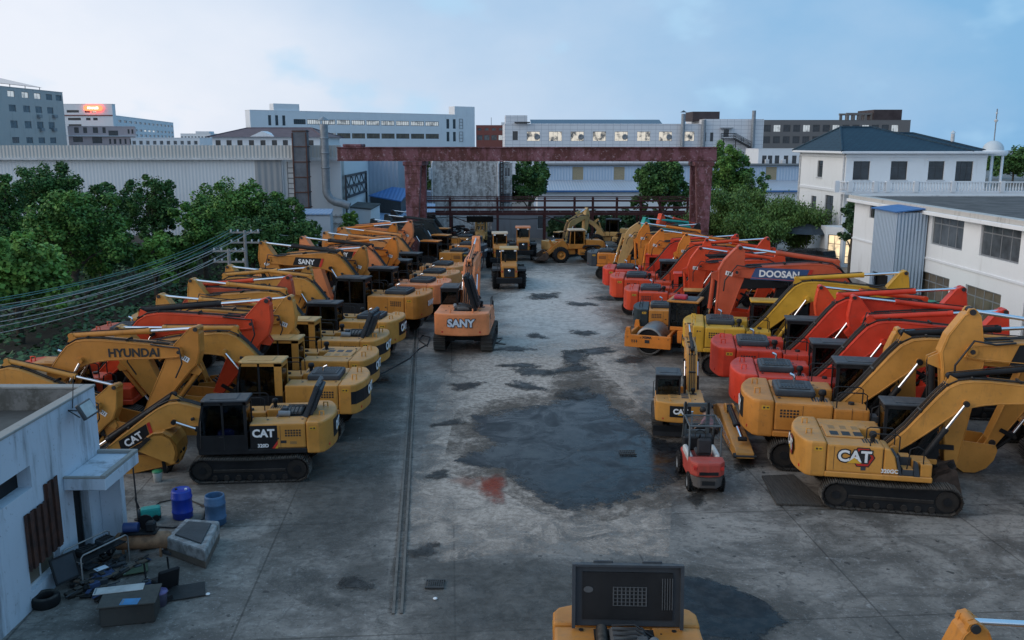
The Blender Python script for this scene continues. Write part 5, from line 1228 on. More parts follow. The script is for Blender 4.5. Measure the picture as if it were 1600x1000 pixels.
X('tail', 716, 443, 1.6, 167, 1.12, 'tangerine excavator with black cab and roof behind the peach pink one', GF, 'tangerine', cab='black', hood='plate')
X('tail', 726, 429, 1.6, 166, 1.1, 'tangerine excavator half hidden by the raised boom of the lone peach machine', GF, 'tangerine', cab='black', hood='plate')
X('tail', 747, 405, 1.6, 166, 1.08, 'amber excavator with dark teal tail and orange cab roof near the gantry', GF, 'amber', cw='darkgreen', cab='black', roof='orange', boom='darkgreen', hood='plate', cwt=('HYUNDAI', .22, None, WHITE))
X('tail', 759, 394, 1.6, 166, 1.08, 'amber excavator with slate tail and amber cab roof, one before last of the left row', GF, 'orange', cw='slate', cab='black', roof='amber', boom='darkgreen', hood='plate', cwt=('HYUNDAI', .22, None, WHITE))
X('tail', 752, 380, 1.6, 166, 1.05, 'farthest excavator of the left row with black boom beside the gantry leg', GF, 'amber', cw='slate', cab='black', roof='amber', boom='black', hood='plate')
# machines that face them from the fence side
X('tip', 286, 553, 3.75, -3, 1.08, 'rusty amber excavator with black lettering on its boom beside the white hut', GG, 'amber', hood='plate', boomt=('HYUNDAI', .40, BLK, None, .74), ar=240, bu=165, cab='amber', roof='amber')
X('tip', 396, 512, 3.95, 2, 1.16, 'orange red excavator with black boom cylinder and bare red boom at the left', GG, 'vermilion', cab='black', cyl='black', ar=242, hood='plate', sticker=False, bucket='yellow')
X('tip', 438, 500, 3.8, 0, 1.08, 'yellow excavator behind the bare red boom at the left', GG, 'yellow', hood='flat')
X('tip', 437, 467, 3.8, 0, 1.1, 'faded orange red excavator with blue name plate facing the left row', GG, 'rust_orange', cyl='vermilion', boomt=('DOOSAN', .34, WHITE, 'blue_plate', .62), hood='plate')
X('tip', 470, 447, 3.8, -2, 1.08, 'yellow excavator behind the one with the blue name plate at the left', GG, 'yellow', boomt=('HYUNDAI', .34, BLK, None, .66), hood='plate')
X('tip', 557, 416, 3.8, -3, 1.12, 'amber excavator with white arm sticker facing the big amber one', GG, 'amber', boomt=('HYUNDAI', .34, BLK, None, .66), hood='plate')
X('tip', 606, 399, 3.8, -4, 1.12, 'orange excavator with short black lettering facing the left row', GG, 'orange', boomt=('HYUNDAI', .36, BLK, None, .66), hood='plate')
X('tip', 608, 371, 3.8, -5, 1.1, 'orange excavator facing the left row just before the gantry leg', GG, 'orange', boomt=('HYUNDAI', .36, BLK, None, .66), hood='plate')
X('tip', 633, 366, 3.8, -5, 1.1, 'peach excavator with white arm sticker farthest along the fence side', GG, 'peach', hood='plate')
X('tip', 160, 634, 1.9, -6, 1.0, 'ochre excavator with low arm half hidden behind the white hut', GG, 'yellow', a=3, ar=235, bu=150, cab='yellow', roof='sand', hood='flat')
# right row, near to far
X('tail', 1237, 692, 1.62, -11, 1.01, 'nearest yellow excavator of the right row with red and black badge on its side', GR, 'yellow', cab='black', roof='slate', hood='flat', cyl='black', cwt=('CAT', .50, None, WHITE), sidet=('CAT', .50, WHITE, 1.72), num='320GC', cwstyle='tall', a=21, ar=290, bu=230, sticker=False, lower='smooth', sx=-1.15, nx_=-.10, badge=True)
X('tail', 1157, 640, 1.65, -11, 1.17, 'yellow excavator with grey hood lid and black badge second in the right row', GR, 'amber', cab='black', cyl='black', hood='plate', cwt=WT, cwstyle='tall', a=20, ar=248, sticker=False, boom='yellow')
X('tail', 1140, 600, 1.6, -11, 1.13, 'bright red excavator with grey lettering on its boom', GR, 'red', cab='black', hood='plate', boomt=('HITACHI', .34, paint('silver_letters', (.45, .40, .38)), None, .66), cwstyle='tall', sticker=False)
X('tail', 1110, 561, 1.6, -11, 1.17, 'bright red excavator with plain boom beside the bright yellow one', GR, 'red', cab='black', hood='plate', cwstyle='tall', sticker=False, cyl='red')
X('tail', 1067, 526, 1.6, -11, 1.17, 'bright lemon yellow excavator beside the road roller', GR, 'bright', cab='black', roof='bright', hood='plate', cwstyle='tall', sticker=False)
X('tail', 990, 490, 1.6, -10, 1.0, 'black and amber excavator with black boom behind the road roller', GR, 'amber', cw='darkgreen', cab='black', roof='amber', boom='black', hood='plate', num='225', cwt=('HYUNDAI', .2, None, WHITE), sticker=False)
X('tail', 975, 466, 1.6, -10, 1.08, 'orange red excavator with black boom cylinder in the right row', GR, 'vermilion', cab='red', cyl='black', hood='plate', cwstyle='tall', sticker=False)
X('tail', 953, 449, 1.6, -10, 1.16, 'orange red excavator with soot black cab in the right row', GR, 'vermilion', cab='black', hood='plate', cwstyle='tall', sticker=False, cyl='vermilion')
X('tail', 942, 431, 1.6, -10, 1.08, 'crimson excavator with crimson cab far along the right row', GR, 'red', cab='red', hood='plate', cwstyle='tall', sticker=False)
X('tail', 918, 403, 1.6, -10, 1.05, 'orange excavator with black tail and black arching boom, last of the right row', GR, 'orange', cw='slate', cab='black', roof='orange', boom='black', hood='plate', sticker=False, boomt=('HYUNDAI', .34, WHITE, None, .66), arm='black')
# machines that face them from the building side
X('tip', 1514, 541, 4.85, 168, 1.32, 'yellow excavator at the right edge with tall arm over the near yellow boom', GS, 'yellow', cyl='black', hood='plate', boomt=('CAT', .40, WHITE, 'black', .74), ar=274, bu=252, a=20, bucket='earth', sticker=False)
X('tip', 1412, 556, 3.5, 170, 1.08, 'yellow excavator whose arm stands between the red and yellow booms', GS, 'yellow', hood='flat', ar=262, a=16, bu=190)
X('tip', 1350, 500, 3.8, 170, 1.08, 'red excavator whose arm points at the bright red booms', GS, 'red', hood='plate', sticker=False)
X('tip', 1297, 482, 3.8, 170, 1.08, 'vermilion excavator whose arm rises between red and lemon booms', GS, 'vermilion', hood='plate', sticker=False)
X('tip', 1150, 427, 4.65, 171, 1.32, 'faded orange excavator with blue name plate facing the right row', GS, 'rust_orange', boomt=('DOOSAN', .36, WHITE, 'blue_plate', .73), hood='plate', ar=283, bu=215)
X('tip', 1094, 421, 3.8, 171, 1.12, 'vermilion excavator with long bare rod behind the blue name plate', GS, 'vermilion', hood='plate', ar=275, bu=215)
X('tip', 1108, 405, 3.7, 171, 1.1, 'vermilion excavator in the thick of the red booms', GS, 'vermilion', hood='plate', ar=265, bu=200)
X('tip', 1074, 393, 3.7, 171, 1.08, 'orange excavator with white arm sticker amid the red booms', GS, 'orange', hood='plate', ar=270, bu=200)
X('tip', 1030, 383, 3.9, 172, 1.1, 'orange excavator with lettered boom in front of the black booms', GS, 'orange', hood='plate', ar=285, bu=215, boomt=('HYUNDAI', .34, BLK, None, .6))
X('tip', 1010, 371, 3.9, 172, 1.1, 'orange excavator second last on the building side', GS, 'orange', hood='plate', ar=275, bu=205)
X('tip', 992, 369, 3.9, 172, 1.1, 'tan excavator last on the building side by the bamboo', GS, 'sand', hood='plate', ar=295, bu=215)
# alone in the yard
GC = None
X('tail', 720, 512, 1.6, 87, 1.10, 'lone peach excavator seen from behind in the yard with its hood swung up', GC, 'peach', cab='black', hood='side', a=25, ar=262, bu=200, cwt=('SANY', .52, None, plain('silver_plate', (.62, .68, .76), .35)), cwstyle='low', tcol=WHITE)
X('tail', 1063, 646, 1.10, 82, .70, 'small yellow excavator with black dozer blade beside the forklift', GC, 'yellow', cab='black', roof='slate', hood='flat', boom='yellow', a=24, ar=262, bu=190, bladed=True, cwt=('CAT', .40, 'black', WHITE), cwstyle='tall', rail=False, cyl='black', sticker=False, cabT=TR(-1.12, -.72, -.12) @ Matrix.Diagonal((1.1, 1.5, 1.15, 1)), by=-.80)
X('tail', 972, 960, 1.9, -92, 1.04, 'excavator at the bottom edge with its black hood standing open', GC, 'amber', hood='open', a=-10, ar=205, bu=100, hoodM=TR(-1.9, 0, 2.12) @ RY(R(-98)) @ Matrix.Diagonal((.98, 1.5, 1, 1)), cyl='black', cab='black')
X('tip', 1534, 1022, 3.4, 176, 1.0, 'amber excavator at the bottom right corner showing only its arm top', GC, 'amber', hood='plate', a=14, ar=262, bu=190)
X('tail', 856, 379, 1.6, 50, .82, 'tan excavator with folded raised arm behind the wheel loader', GC, 'sand', hood='plate', a=33, ar=262, bu=200, cab='black', roof='sand', sticker=False)
X('tip', 1012, 346, 4.7, 205, 1.1, 'teal excavator below the bamboo near the gantry', GC, 'teal', hood='plate', ar=262, sticker=False)
X('tip', 1036, 350, 4.4, 215, 1.0, 'red excavator with raised arm beside the teal one', GC, 'vermilion', hood='plate', a=28, ar=258, sticker=False)
# ------------------------------------------------------------------ trees and plants
def leafmat(name, c1, c2, c3):
    m, N, L, b = _nodes(name)
    g = N.new('ShaderNodeNewGeometry'); n = noise(N, L, .55, 4)
    c = mixc(N, L, ramp(N, L, n, .35, .65), c1, c2); c = mixc(N, L, ramp(N, L, g.outputs['Random Per Island'], .55, 1.0, .6), c, c3)
    L.new(c, b.inputs['Base Color']); b.inputs['Roughness'].default_value = .55; b.inputs['Specular IOR Level'].default_value = .12
    return m
_k = 2.0
_lm = leafmat
def leafmat(n, *cs): return _lm(n, *[tuple(x * _k for x in c) for c in cs])
LF = {'dark': leafmat('camphor_leaf', (.022, .050, .020), (.040, .085, .024), (.065, .120, .030)), 'mid': leafmat('broad_leaf', (.030, .068, .020), (.055, .115, .026), (.10, .175, .035)),
      'light': leafmat('young_leaf', (.050, .10, .025), (.085, .165, .035), (.13, .22, .05)), 'bamboo': leafmat('bamboo_leaf', (.038, .072, .020), (.062, .108, .028), (.085, .13, .04)), 'vine': leafmat('vine_leaf', (.020, .045, .022), (.034, .066, .030), (.055, .09, .04))}
BARK = plain('bark', (.10, .085, .065), .9, var=.5, scale=5, bmp=.4)
def leaves(mb, rng, pts, size, m, droop=0):
    V = []; Fs = []
    for p, nrm in pts:
        a = rng.uniform(0, 2 * PI); t = Vector((math.cos(a), math.sin(a), rng.uniform(-.8, .5) - droop)).normalized()
        n = (nrm + Vector((rng.uniform(-1, 1), rng.uniform(-1, 1), rng.uniform(-.4, 1.2))) * .8).normalized()
        s = t.cross(n)
        if s.length < 1e-3: continue
        s.normalize(); l = size * rng.uniform(.6, 1.35); w_ = l * (.42 if not droop else .20); k = len(V)
        V += [p - t * l * .5, p + s * w_, p + t * l * .5, p - s * w_]; Fs.append((k, k + 1, k + 2, k + 3))
    mb.add(V, Fs, m)
def crown_pts(rng, lobes, n):
    tot = sum(r * r for _, r in lobes); out = []
    for c, r in lobes:
        subs = []
        for _ in range(max(5, int(r * 7))):
            d = Vector((rng.gauss(0, 1), rng.gauss(0, 1), rng.gauss(.25, .9))).normalized(); subs.append((c + d * r * rng.uniform(.62, 1.0), r * rng.uniform(.20, .40)))
        for _ in range(int(n * r * r / tot)):
            if rng.random() < .8:
                sc_, sr = rng.choice(subs); d = Vector((rng.gauss(0, 1), rng.gauss(0, 1), rng.gauss(.2, 1))).normalized(); out.append((sc_ + d * sr * rng.uniform(.55, 1.05), d))
            else:
                d = Vector((rng.gauss(0, 1), rng.gauss(0, 1), rng.gauss(0, 1))).normalized(); out.append((c + d * r * rng.uniform(.3, .9), d))
    return out
TREES = {}
def tree_mesh(seed, h, wd, leaf, size, n, trunk_h=.28):
    rng = random.Random(seed); nl = 9
    lobes = [(Vector((0, 0, h * .62)), wd * .26)]
    for i in range(nl):
        a = i * 2.4 + rng.uniform(-.4, .4); z = h * (trunk_h + .12 + (.82 - trunk_h) * ((i + .5) / nl)); rr = wd * .5 * math.sqrt(max(.1, 1 - ((z / h - .5) / .62) ** 2))
        r = wd * rng.uniform(.15, .23); lobes.append((Vector((math.cos(a) * (rr - r) * rng.uniform(.7, 1.1), math.sin(a) * (rr - r) * rng.uniform(.7, 1.1), min(z, h - r))), r))
    t = MB(); t.path([(0, 0, 0), (rng.uniform(-.1, .1), .1, h * .25), (rng.uniform(-.2, .2), 0, h * .5), (0, 0, h * .78)], .035 * h, BARK, 8, r2=.01 * h)
    for c, r in lobes[1:]:
        z0 = max(h * .18, c.z * .55); t.path([(0, 0, z0), (c.x * .4, c.y * .4, (z0 + c.z) * .52), (c.x, c.y, c.z)], .012 * h, BARK, 5, r2=.004 * h)
    cr = MB(); leaves(cr, rng, crown_pts(rng, lobes, n), size, LF[leaf])
    return t.mesh('trunk'), cr.mesh('crown')
def tree(px, top, Y, wpx, leaf, label, seed=0, name='broadleaf_tree', group=None, size=.21, n=6500, base=0):
    n = int(n * 2.2)
    p = P(px, 300, Y); h = P(px, top, Y).z - base; wd = wpx * Y / F
    e = tag(empty(name, (p.x, Y, base), seed * 1.3), label, 'tree', group)
    a, b = tree_mesh(seed * 17 + 3, h, wd, leaf, size, n); link('trunk', a, e); link('crown', b, e); return e
GT = 'trees along the factory wall on the left'
tree(105, 296, 61, 190, 'mid', 'big mid green tree in front of the left trees', 1, group=GT, n=11000)
tree(70, 254, 78, 150, 'dark', 'tall dark tree with pointed tops at the far left of the factory wall', 2, group=GT, n=9000)
tree(8, 366, 50, 185, 'light', 'light green tree cut by the left edge of the picture', 3, group=GT, size=.28, n=8000)
tree(236, 271, 80, 112, 'dark', 'dark slim tree standing alone before the factory wall', 4, group=GT, n=6500)
tree(366, 281, 77, 160, 'mid', 'broad round green tree left of the factory ladder', 5, group=GT, n=9500)
tree(315, 308, 70, 105, 'mid', 'round bright tree in front of the broad round one', 6, group=GT, n=6500)
tree(440, 308, 76, 115, 'dark', 'dark low tree at the foot of the chimney', 7, group=GT, n=6500)
tree(172, 285, 84, 110, 'dark', 'dark tree half hidden behind the big mid green one', 8, group=GT, n=6000)
tree(0, 275, 72, 110, 'dark', 'dark tree at the left edge behind the light green one', 9, group=GT, n=6000)
tree(232, 364, 62, 66, 'light', 'small light green sapling in the gap between the left trees', 10, group=GT, n=3000, size=.26)
tree(265, 366, 68, 75, 'mid', 'small bushy tree right of the sapling', 11, group=GT, n=3500, size=.28)
tree(478, 345, 74, 70, 'dark', 'dark shrub beside the low pale shed', 12, group=GT, n=3500)
tree(390, 340, 68, 120, 'dark', 'dark bushy tree behind the utility poles', 13, group=GT, n=5500)
tree(150, 340, 66, 120, 'dark', 'dark bush at the right foot of the big mid green tree', 16, group=GT, n=5500)
tree(548, 330, 90, 46, 'mid', 'small bush beside the grey flat roofed shed', 14, group=GT, n=2500)
tree(662, 246, 128, 70, 'dark', 'dark tree behind the left gantry leg', 15, n=5000)
tree(828, 246, 124, 82, 'dark', 'round dark tree right of the weathered hall', 21, n=7000, size=.30)
tree(1036, 247, 112, 102, 'dark', 'round dark tree left of the right gantry legs', 22, n=8000, size=.30)
tree(1136, 224, 118, 92, 'mid', 'tall tree rising over the right end of the gantry beam', 23, n=7500, size=.30)
tree(1178, 268, 112, 60, 'dark', 'small tree before the blue store right of the tall one', 24, n=3500)
tree(1338, 303, 77, 52, 'vine', 'small dark conifer against the villa wall', 25, n=4500, size=.24)
for i, (px, top, Y, w_) in enumerate(((1580, 238, 260, 60), (1620, 222, 280, 90), (1545, 240, 300, 50), (1670, 230, 250, 90))):
    tree(px, top, Y, w_, 'dark', 'distant dark tree on the skyline right of the villa', 31 + i, group='distant trees right of the villa', size=.7, n=2500)
for i, (px, top, Y, w_) in enumerate(((880, 338, 107, 60), (925, 334, 108, 70), (975, 332, 108, 75), (1020, 330, 108, 70), (1065, 334, 107, 60))):
    tree(px, top, Y, w_, 'vine', 'dark scrub bush behind the pipe rack', 41 + i, name='scrub_bush', group='scrub bushes behind the pipe rack', size=.34, n=3500)
def bamboo(px, top, Y, wpx, label, seed):
    rng = random.Random(seed); p = P(px, 300, Y); h = P(px, top, Y).z; wd = wpx * Y / F
    e = tag(empty('bamboo', (p.x, Y, 0)), label, 'bamboo', 'bamboo clumps beside the right gantry leg')
    st = MB(); pts = []
    for i in range(34):
        a = rng.uniform(0, 2 * PI); r = wd * .10 * rng.random(); q = Vector((math.cos(a) * r, math.sin(a) * r, 0)); hh = h * rng.uniform(.72, 1.02); o = wd * rng.uniform(.15, .52)
        b = [q, q + Vector((math.cos(a) * o * .12, math.sin(a) * o * .12, hh * .45)), q + Vector((math.cos(a) * o * .45, math.sin(a) * o * .45, hh * .82)), q + Vector((math.cos(a) * o * .8, math.sin(a) * o * .8, hh)), q + Vector((math.cos(a) * o * 1.05, math.sin(a) * o * 1.05, hh * .93))]
        st.path(b, .035, plain('bamboo_stem', (.10, .13, .05), .5), 4)
        for _ in range(420):
            t = rng.uniform(1.0, 4); k = min(3, int(t)); c = b[k].lerp(b[k + 1], t - k); pts.append((c + Vector((rng.gauss(0, .38), rng.gauss(0, .38), rng.gauss(-.15, .4))), Vector((0, 0, 1))))
    lv = MB(); leaves(lv, rng, pts, .30, LF['bamboo'], .9); st.build('stem', e); lv.build('foliage', e)
bamboo(1150, 300, 92, 110, 'lighter bamboo clump just right of the gantry legs', 1)
bamboo(1205, 308, 90, 115, 'widest bamboo clump in the middle of the thicket', 2)
bamboo(1250, 328, 88, 85, 'low bamboo clump next to the villa corner', 3)
bamboo(1120, 335, 94, 80, 'bamboo clump hidden behind the right gantry leg', 4)
bamboo(1180, 338, 86, 95, 'front bamboo clump above the red booms', 5)
def cover():
    rng = random.Random(5); pts = []
    for _ in range(48000):
        x = rng.uniform(-72, -19.5); y = rng.uniform(36, 90)
        if x < -.62 * y - 3: continue
        hh = .5 + .9 * (math.sin(x * .7) * math.sin(y * .5) * .5 + .5) + (.8 if x < -26 else 0)
        pts.append((Vector((x, y, hh * rng.uniform(.25, 1.0) ** .5)), Vector((0, 0, 1))))
    mb = MB(); leaves(mb, rng, pts, .32, LF['vine']); tag(mb.build('ground_cover'), kind='stuff')
    mb = MB(); mb.add([(-80, 30, .02), (-19.3, 30, .02), (-19.3, 91, .02), (-80, 91, .02)], [(0, 1, 2, 3)], plain('leaf_litter', (.035, .034, .022), .95, var=.5, scale=1)); tag(mb.build('verge'), kind='structure')
cover()

# ------------------------------------------------------------------ poles and wires
PC = plain('pole_concrete', (.34, .33, .32), .8, var=.2)
def pole(name, px, top, Y, label, h0=0):
    p = P(px, top, Y); e = tag(empty(name, (p.x, Y, 0)), label, 'pole', 'utility poles along the fence')
    mb = MB(); mb.tube((0, 0, 0), (0, 0, p.z), .17, PC, 10, .11); mb.build('shaft', e)
    a = MB(); ins = MB(); pts = []
    for z in (p.z - .15, p.z - .9):
        a.box((-1.1, -.06, z - .06), (1.1, .06, z + .06), PC)
        for x in (-1.0, -.5, .5, 1.0): ins.lathe([(.06, 0), (.075, .08), (.04, .16), (0, .18)], FR_W, 8, TR(x, 0, z + .06)); pts.append(Vector((p.x + x, Y, z + .24)))
    a.build('crossarm', e); ins.build('insulator', e); return pts
p1 = pole('utility_pole', 382, 360, 66, 'taller concrete utility pole with two crossarms behind the left row'); p2 = pole('utility_pole', 357, 389, 62, 'shorter concrete utility pole just left of the taller one')
p3 = pole('utility_pole', 539, 322, 100, 'thin utility pole beyond the low pale shed'); p4 = pole('utility_pole', 517, 336, 92, 'utility pole at the corner of the low pale shed')
p5 = pole('utility_pole', 604, 309, 112, 'farthest utility pole by the blue roofed lean-to')
def wire(a, b, sag, m, r=.022):
    return [a.lerp(b, t / 20) - Vector((0, 0, sag * 4 * (t / 20) * (1 - t / 20))) for t in range(21)], r, m
WM = plain('aluminium_wire', (.42, .44, .42), .45); WG = plain('green_wire', (.05, .20, .17), .5)
def wires(label, sets):
    mb = MB()
    for pts, r, m in sets: mb.path(pts, r, m, 4, cap=False)
    tag(mb.build('power_line'), label, 'wires')
far = lambda dx, z: Vector((-38 + dx, 38, z))
ends = [P(-80, y, 34) for y in (478, 482, 497, 500, 510, 516, 524, 535)]
wires('sagging bundle of pale and green wires from the pole pair to the left edge', [wire((p1 + p2)[i if i < 5 else i + 5], ends[i], .7, WG if i < 3 else WM, .019) for i in range(8)] + [wire((p1 + p2)[i] - Vector((.2, 0, .25)), ends[i] - Vector((0, 0, .22)), .9, WG if i % 2 else WM, .014) for i in range(3)])
wires('wires running from the pole pair to the shed corner poles', [wire(p1[i], p4[i], 1.2, WM) for i in range(8)])
wires('wires running from the shed corner to the far pole', [wire(p4[i], p5[i], .8, WM) for i in range(6)] + [wire(p3[i], p5[i], .5, WM) for i in range(3)])
wires('two wires strung from the far pole to the weathered hall', [wire(p5[i], P(674, 272 + 8 * i, 117.8), .3, WM) for i in range(2)])

# ------------------------------------------------------------------ wheel loaders
def wheel_parts(par, x, y, z, r, w_, rim='amber'):
    s = 1 if y > 0 else -1
    def tyre(mb):
        mb.lathe([(r * .55, -w_ / 2 + .03), (r * .80, -w_ / 2), (r * .95, -w_ / 2 + .06), (r, -w_ * .3), (r, w_ * .3), (r * .95, w_ / 2 - .06), (r * .80, w_ / 2), (r * .55, w_ / 2 - .03)], RUBBER, 28, RX(PI / 2))
        for k in range(22):
            a = 2 * PI * k / 22
            for q in (-1, 1): mb.box((-.05, q * .04, r - .02), (.05, q * (w_ / 2 - .04), r + .035), RUBBER, T=RY(a + .07 * q) @ RZ(.35 * q))
    t = part('wheel', ('tyre', r, w_), tyre, par, TR(x, y, z))
    def rimf(mb):
        mb.lathe([(r * .56, w_ * .40), (r * .50, w_ * .30), (r * .46, w_ * .16), (r * .2, w_ * .16), (r * .18, w_ * .3), (0, w_ * .3)], C[rim], 20, RX(-PI / 2 * s))
        mb.lathe([(r * .56, -w_ * .40), (0, -w_ * .3)], C['black'], 20, RX(-PI / 2 * s))
        for k in range(8): mb.tube((r * .32 * math.cos(k * PI / 4), s * w_ * .15, r * .32 * math.sin(k * PI / 4)), (r * .32 * math.cos(k * PI / 4), s * w_ * .20, r * .32 * math.sin(k * PI / 4)), .03, STEEL, 6)
    part('rim', ('rim', r, w_, rim, s), rimf, t)
def loader(px, py, head, s, label, body='amber', roof='sand', lift=-38, rim='amber', bucket='earth', tilt=0):
    p = G(px, py); e = tag(empty('wheel_loader', p, R(head), s), label, 'wheel loader', 'wheel loaders at the back of the yard')
    b = C[body]; k = C['black']
    for x in (1.55, -1.45):
        for y in (1.03, -1.03): wheel_parts(e, x, y, .75, .75, .60, rim)
    def bd(mb):
        mb.box((-2.6, -.48, .85), (-.1, .48, 1.30), k, .04)
        mb.prism([(-2.95, 1.05), (-2.85, 1.95), (-2.5, 2.10), (-1.0, 2.15), (-.9, 1.2)], -.62, .62, b, bev=.06)
        mb.box((-3.10, -1.0, .62), (-2.55, 1.0, 1.06), k, .05)
        mb.box((-.95, -1.25, .75), (-.2, 1.25, 1.25), b, .04)
        for y in (1, -1):
            mb.prism([(-2.35, 1.52), (-2.2, 1.66), (-.75, 1.66), (-.6, 1.45), (-.6, 1.38), (-.78, 1.58), (-2.16, 1.58), (-2.28, 1.46)], y * .68, y * 1.34, k)
            mb.box((-2.975, y * .50, 1.5), (-2.88, y * .60, 1.62), REDPL)
            for i in range(3): mb.box((-.75 + .05 * i, y * 1.26, .45 + i * .25), (-.35, y * 1.45, .49 + i * .25), k)
        mb.box((.0, -.30, .7), (2.1, .30, 1.25), b, .04); mb.prism([(.55, 1.2), (1.1, 2.05), (1.5, 2.05), (2.0, 1.1)], -.48, .48, b, bev=.04)
        mb.path([(-2.7, .9, 1.05), (-2.7, .9, 2.5), (-1.3, .9, 2.5)], .025, k); mb.tube((-1.6, .3, 2.1), (-1.6, .3, 2.75), .06, STEEL, 8)
    h = part('body', ('ldb', body), bd, e)
    def grille(mb):
        mb.box((-2.985, -.42, 1.12), (-2.90, .42, 1.82), k, .02, T=None)
        for i in range(9): mb.box((-2.992, -.38, 1.18 + i * .065), (-2.985, .38, 1.20 + i * .065), C['slate'])
        mb.lathe([(.12, 0), (.12, .01), (0, .01)], CHROME, 14, TR(-2.99, 0, 1.6) @ RY(-PI / 2))
    part('grille', 'ldg', grille, h)
    def cb(mb):
        for y in (.62, -.62):
            for x0, x1 in ((-.85, -.80), (.10, .12), (.62, .50)): mb.prism([(x0, 1.3), (x0 + .08, 1.3), (x1 + .08, 3.02), (x1, 3.02)], y - .04, y + .04, b if roof != 'black' else k)
        mb.box((-.90, -.66, 1.28), (.72, .66, 1.75), b, .03); mb.prism([(-.98, 3.02), (.72, 3.02), (.66, 3.16), (-.90, 3.16)], -.76, .76, C[roof], bev=.03)
        for y in (-.5, .5): mb.box((-1.03, y - .1, 2.90), (-.96, y + .1, 3.01), WHITE)
    c = part('cab', ('ldc', body, roof), cb, e)
    def gl(mb):
        for y in (.62, -.62): mb.prism([(-.77, 1.76), (.68, 1.76), (.56, 3.0), (-.72, 3.0)], y - .008, y + .008, GLASS)
        mb.box((-.85, -.58, 1.76), (-.838, .58, 3.0), GLASS); mb.prism([(.68, 1.76), (.692, 1.76), (.57, 3.0), (.558, 3.0)], -.58, .58, GLASS)
    part('cab_window', 'ldgl', gl, c); part('seat', 'cabs', cab_seat, c, TR(-.7, -.9, -.05))
    A = R(lift); pv = (1.3, 1.95)
    q = lambda v: (pv[0] + r2(v, A)[0], pv[1] + r2(v, A)[1])
    def arms(mb):
        for y in (.42, -.42):
            mb.prism([q((-.12, -.15)), q((-.12, .15)), q((.9, .26)), q((2.0, .12)), q((2.1, -.12)), q((.95, -.10))], y - .07, y + .07, b)
            cylinder(mb, (.9, y * .8, 1.15), (*[q((1.0, -.02))[0]], y * .8, q((1.0, -.02))[1]), .07, b, .6)
        mb.box((q((1.1, 0))[0] - .1, -.42, q((1.1, 0))[1] - .12), (q((1.1, 0))[0] + .1, .42, q((1.1, 0))[1] + .12), b)
        z = q((.7, .5)); t = q((2.0, .55)); mb.prism([q((.8, -.1)), q((.75, .85)), q((.95, .85)), q((1.15, .0))], -.07, .07, b)
        cylinder(mb, (1.2, 0, 2.15), (*[q((.8, .8))[0]], 0, q((.8, .8))[1]), .07, b, .6); mb.tube((*[q((.95, -.05))[0]], 0, q((.95, -.05))[1]), (q((2.15, .35))[0], 0, q((2.15, .35))[1]), .05, b, 8)
    part('lift_arm', ('lda', body, lift), arms, e)
    en = q((2.08, 0))
    part('bucket', ('ldk', bucket), lambda mb: loader_bucket(mb, bucket), e, TR(en[0], 0, en[1]) @ RY(-R(tilt)))
    return e
def loader_bucket(mb, col):
    c = EARTH if col == 'earth' else C[col]; W = 1.42
    sh = [(.08, .42), (-.12, .20), (-.14, -.12), (.02, -.34), (.30, -.42), (1.15, -.44)]
    inn = [(1.15, -.41), (.32, -.37), (.08, -.28), (-.06, -.08), (-.05, .18), (.12, .38)]
    for i in range(5): mb.prism([sh[i], sh[i + 1], inn[4 - i], inn[5 - i]], -W, W, c)
    for s in (-1, 1): mb.prism([sh[0], *sh[1:], (1.05, -.30), (.25, .34)], s * W, s * (W - .04), c)
    for i in range(8): y = -W + .1 + i * (2 * W - .2) / 7; mb.prism([(1.05, -.445), (1.32, -.445), (1.15, -.38)], y - .05, y + .05, STEEL)
loader(795, 446, 91, 1.0, 'amber wheel loader seen from behind in the middle of the yard', 'amber')
loader(781, 414, 92, 1.0, 'amber wheel loader directly in front of the one in mid yard', 'amber', roof='cream')
loader(817, 402, 90, 1.0, 'wheel loader with dark windscreen frame and peach roof by the grey shed', 'amber', roof='peach', bucket='black')
loader(752, 386, -90, 1.0, 'wheel loader facing the camera below the weathered hall', 'sand', roof='cream', lift=40, bucket='black', tilt=40)
loader(898, 408, 186, 1.0, 'amber wheel loader seen from the side with a big rusty bucket', 'amber', roof='cream', lift=-40, tilt=8)
loader(955, 386, 168, 1.0, 'wheel loader with raised tan arms far back beside the scrub', 'sand', roof='black', lift=35, bucket='sand', tilt=60)

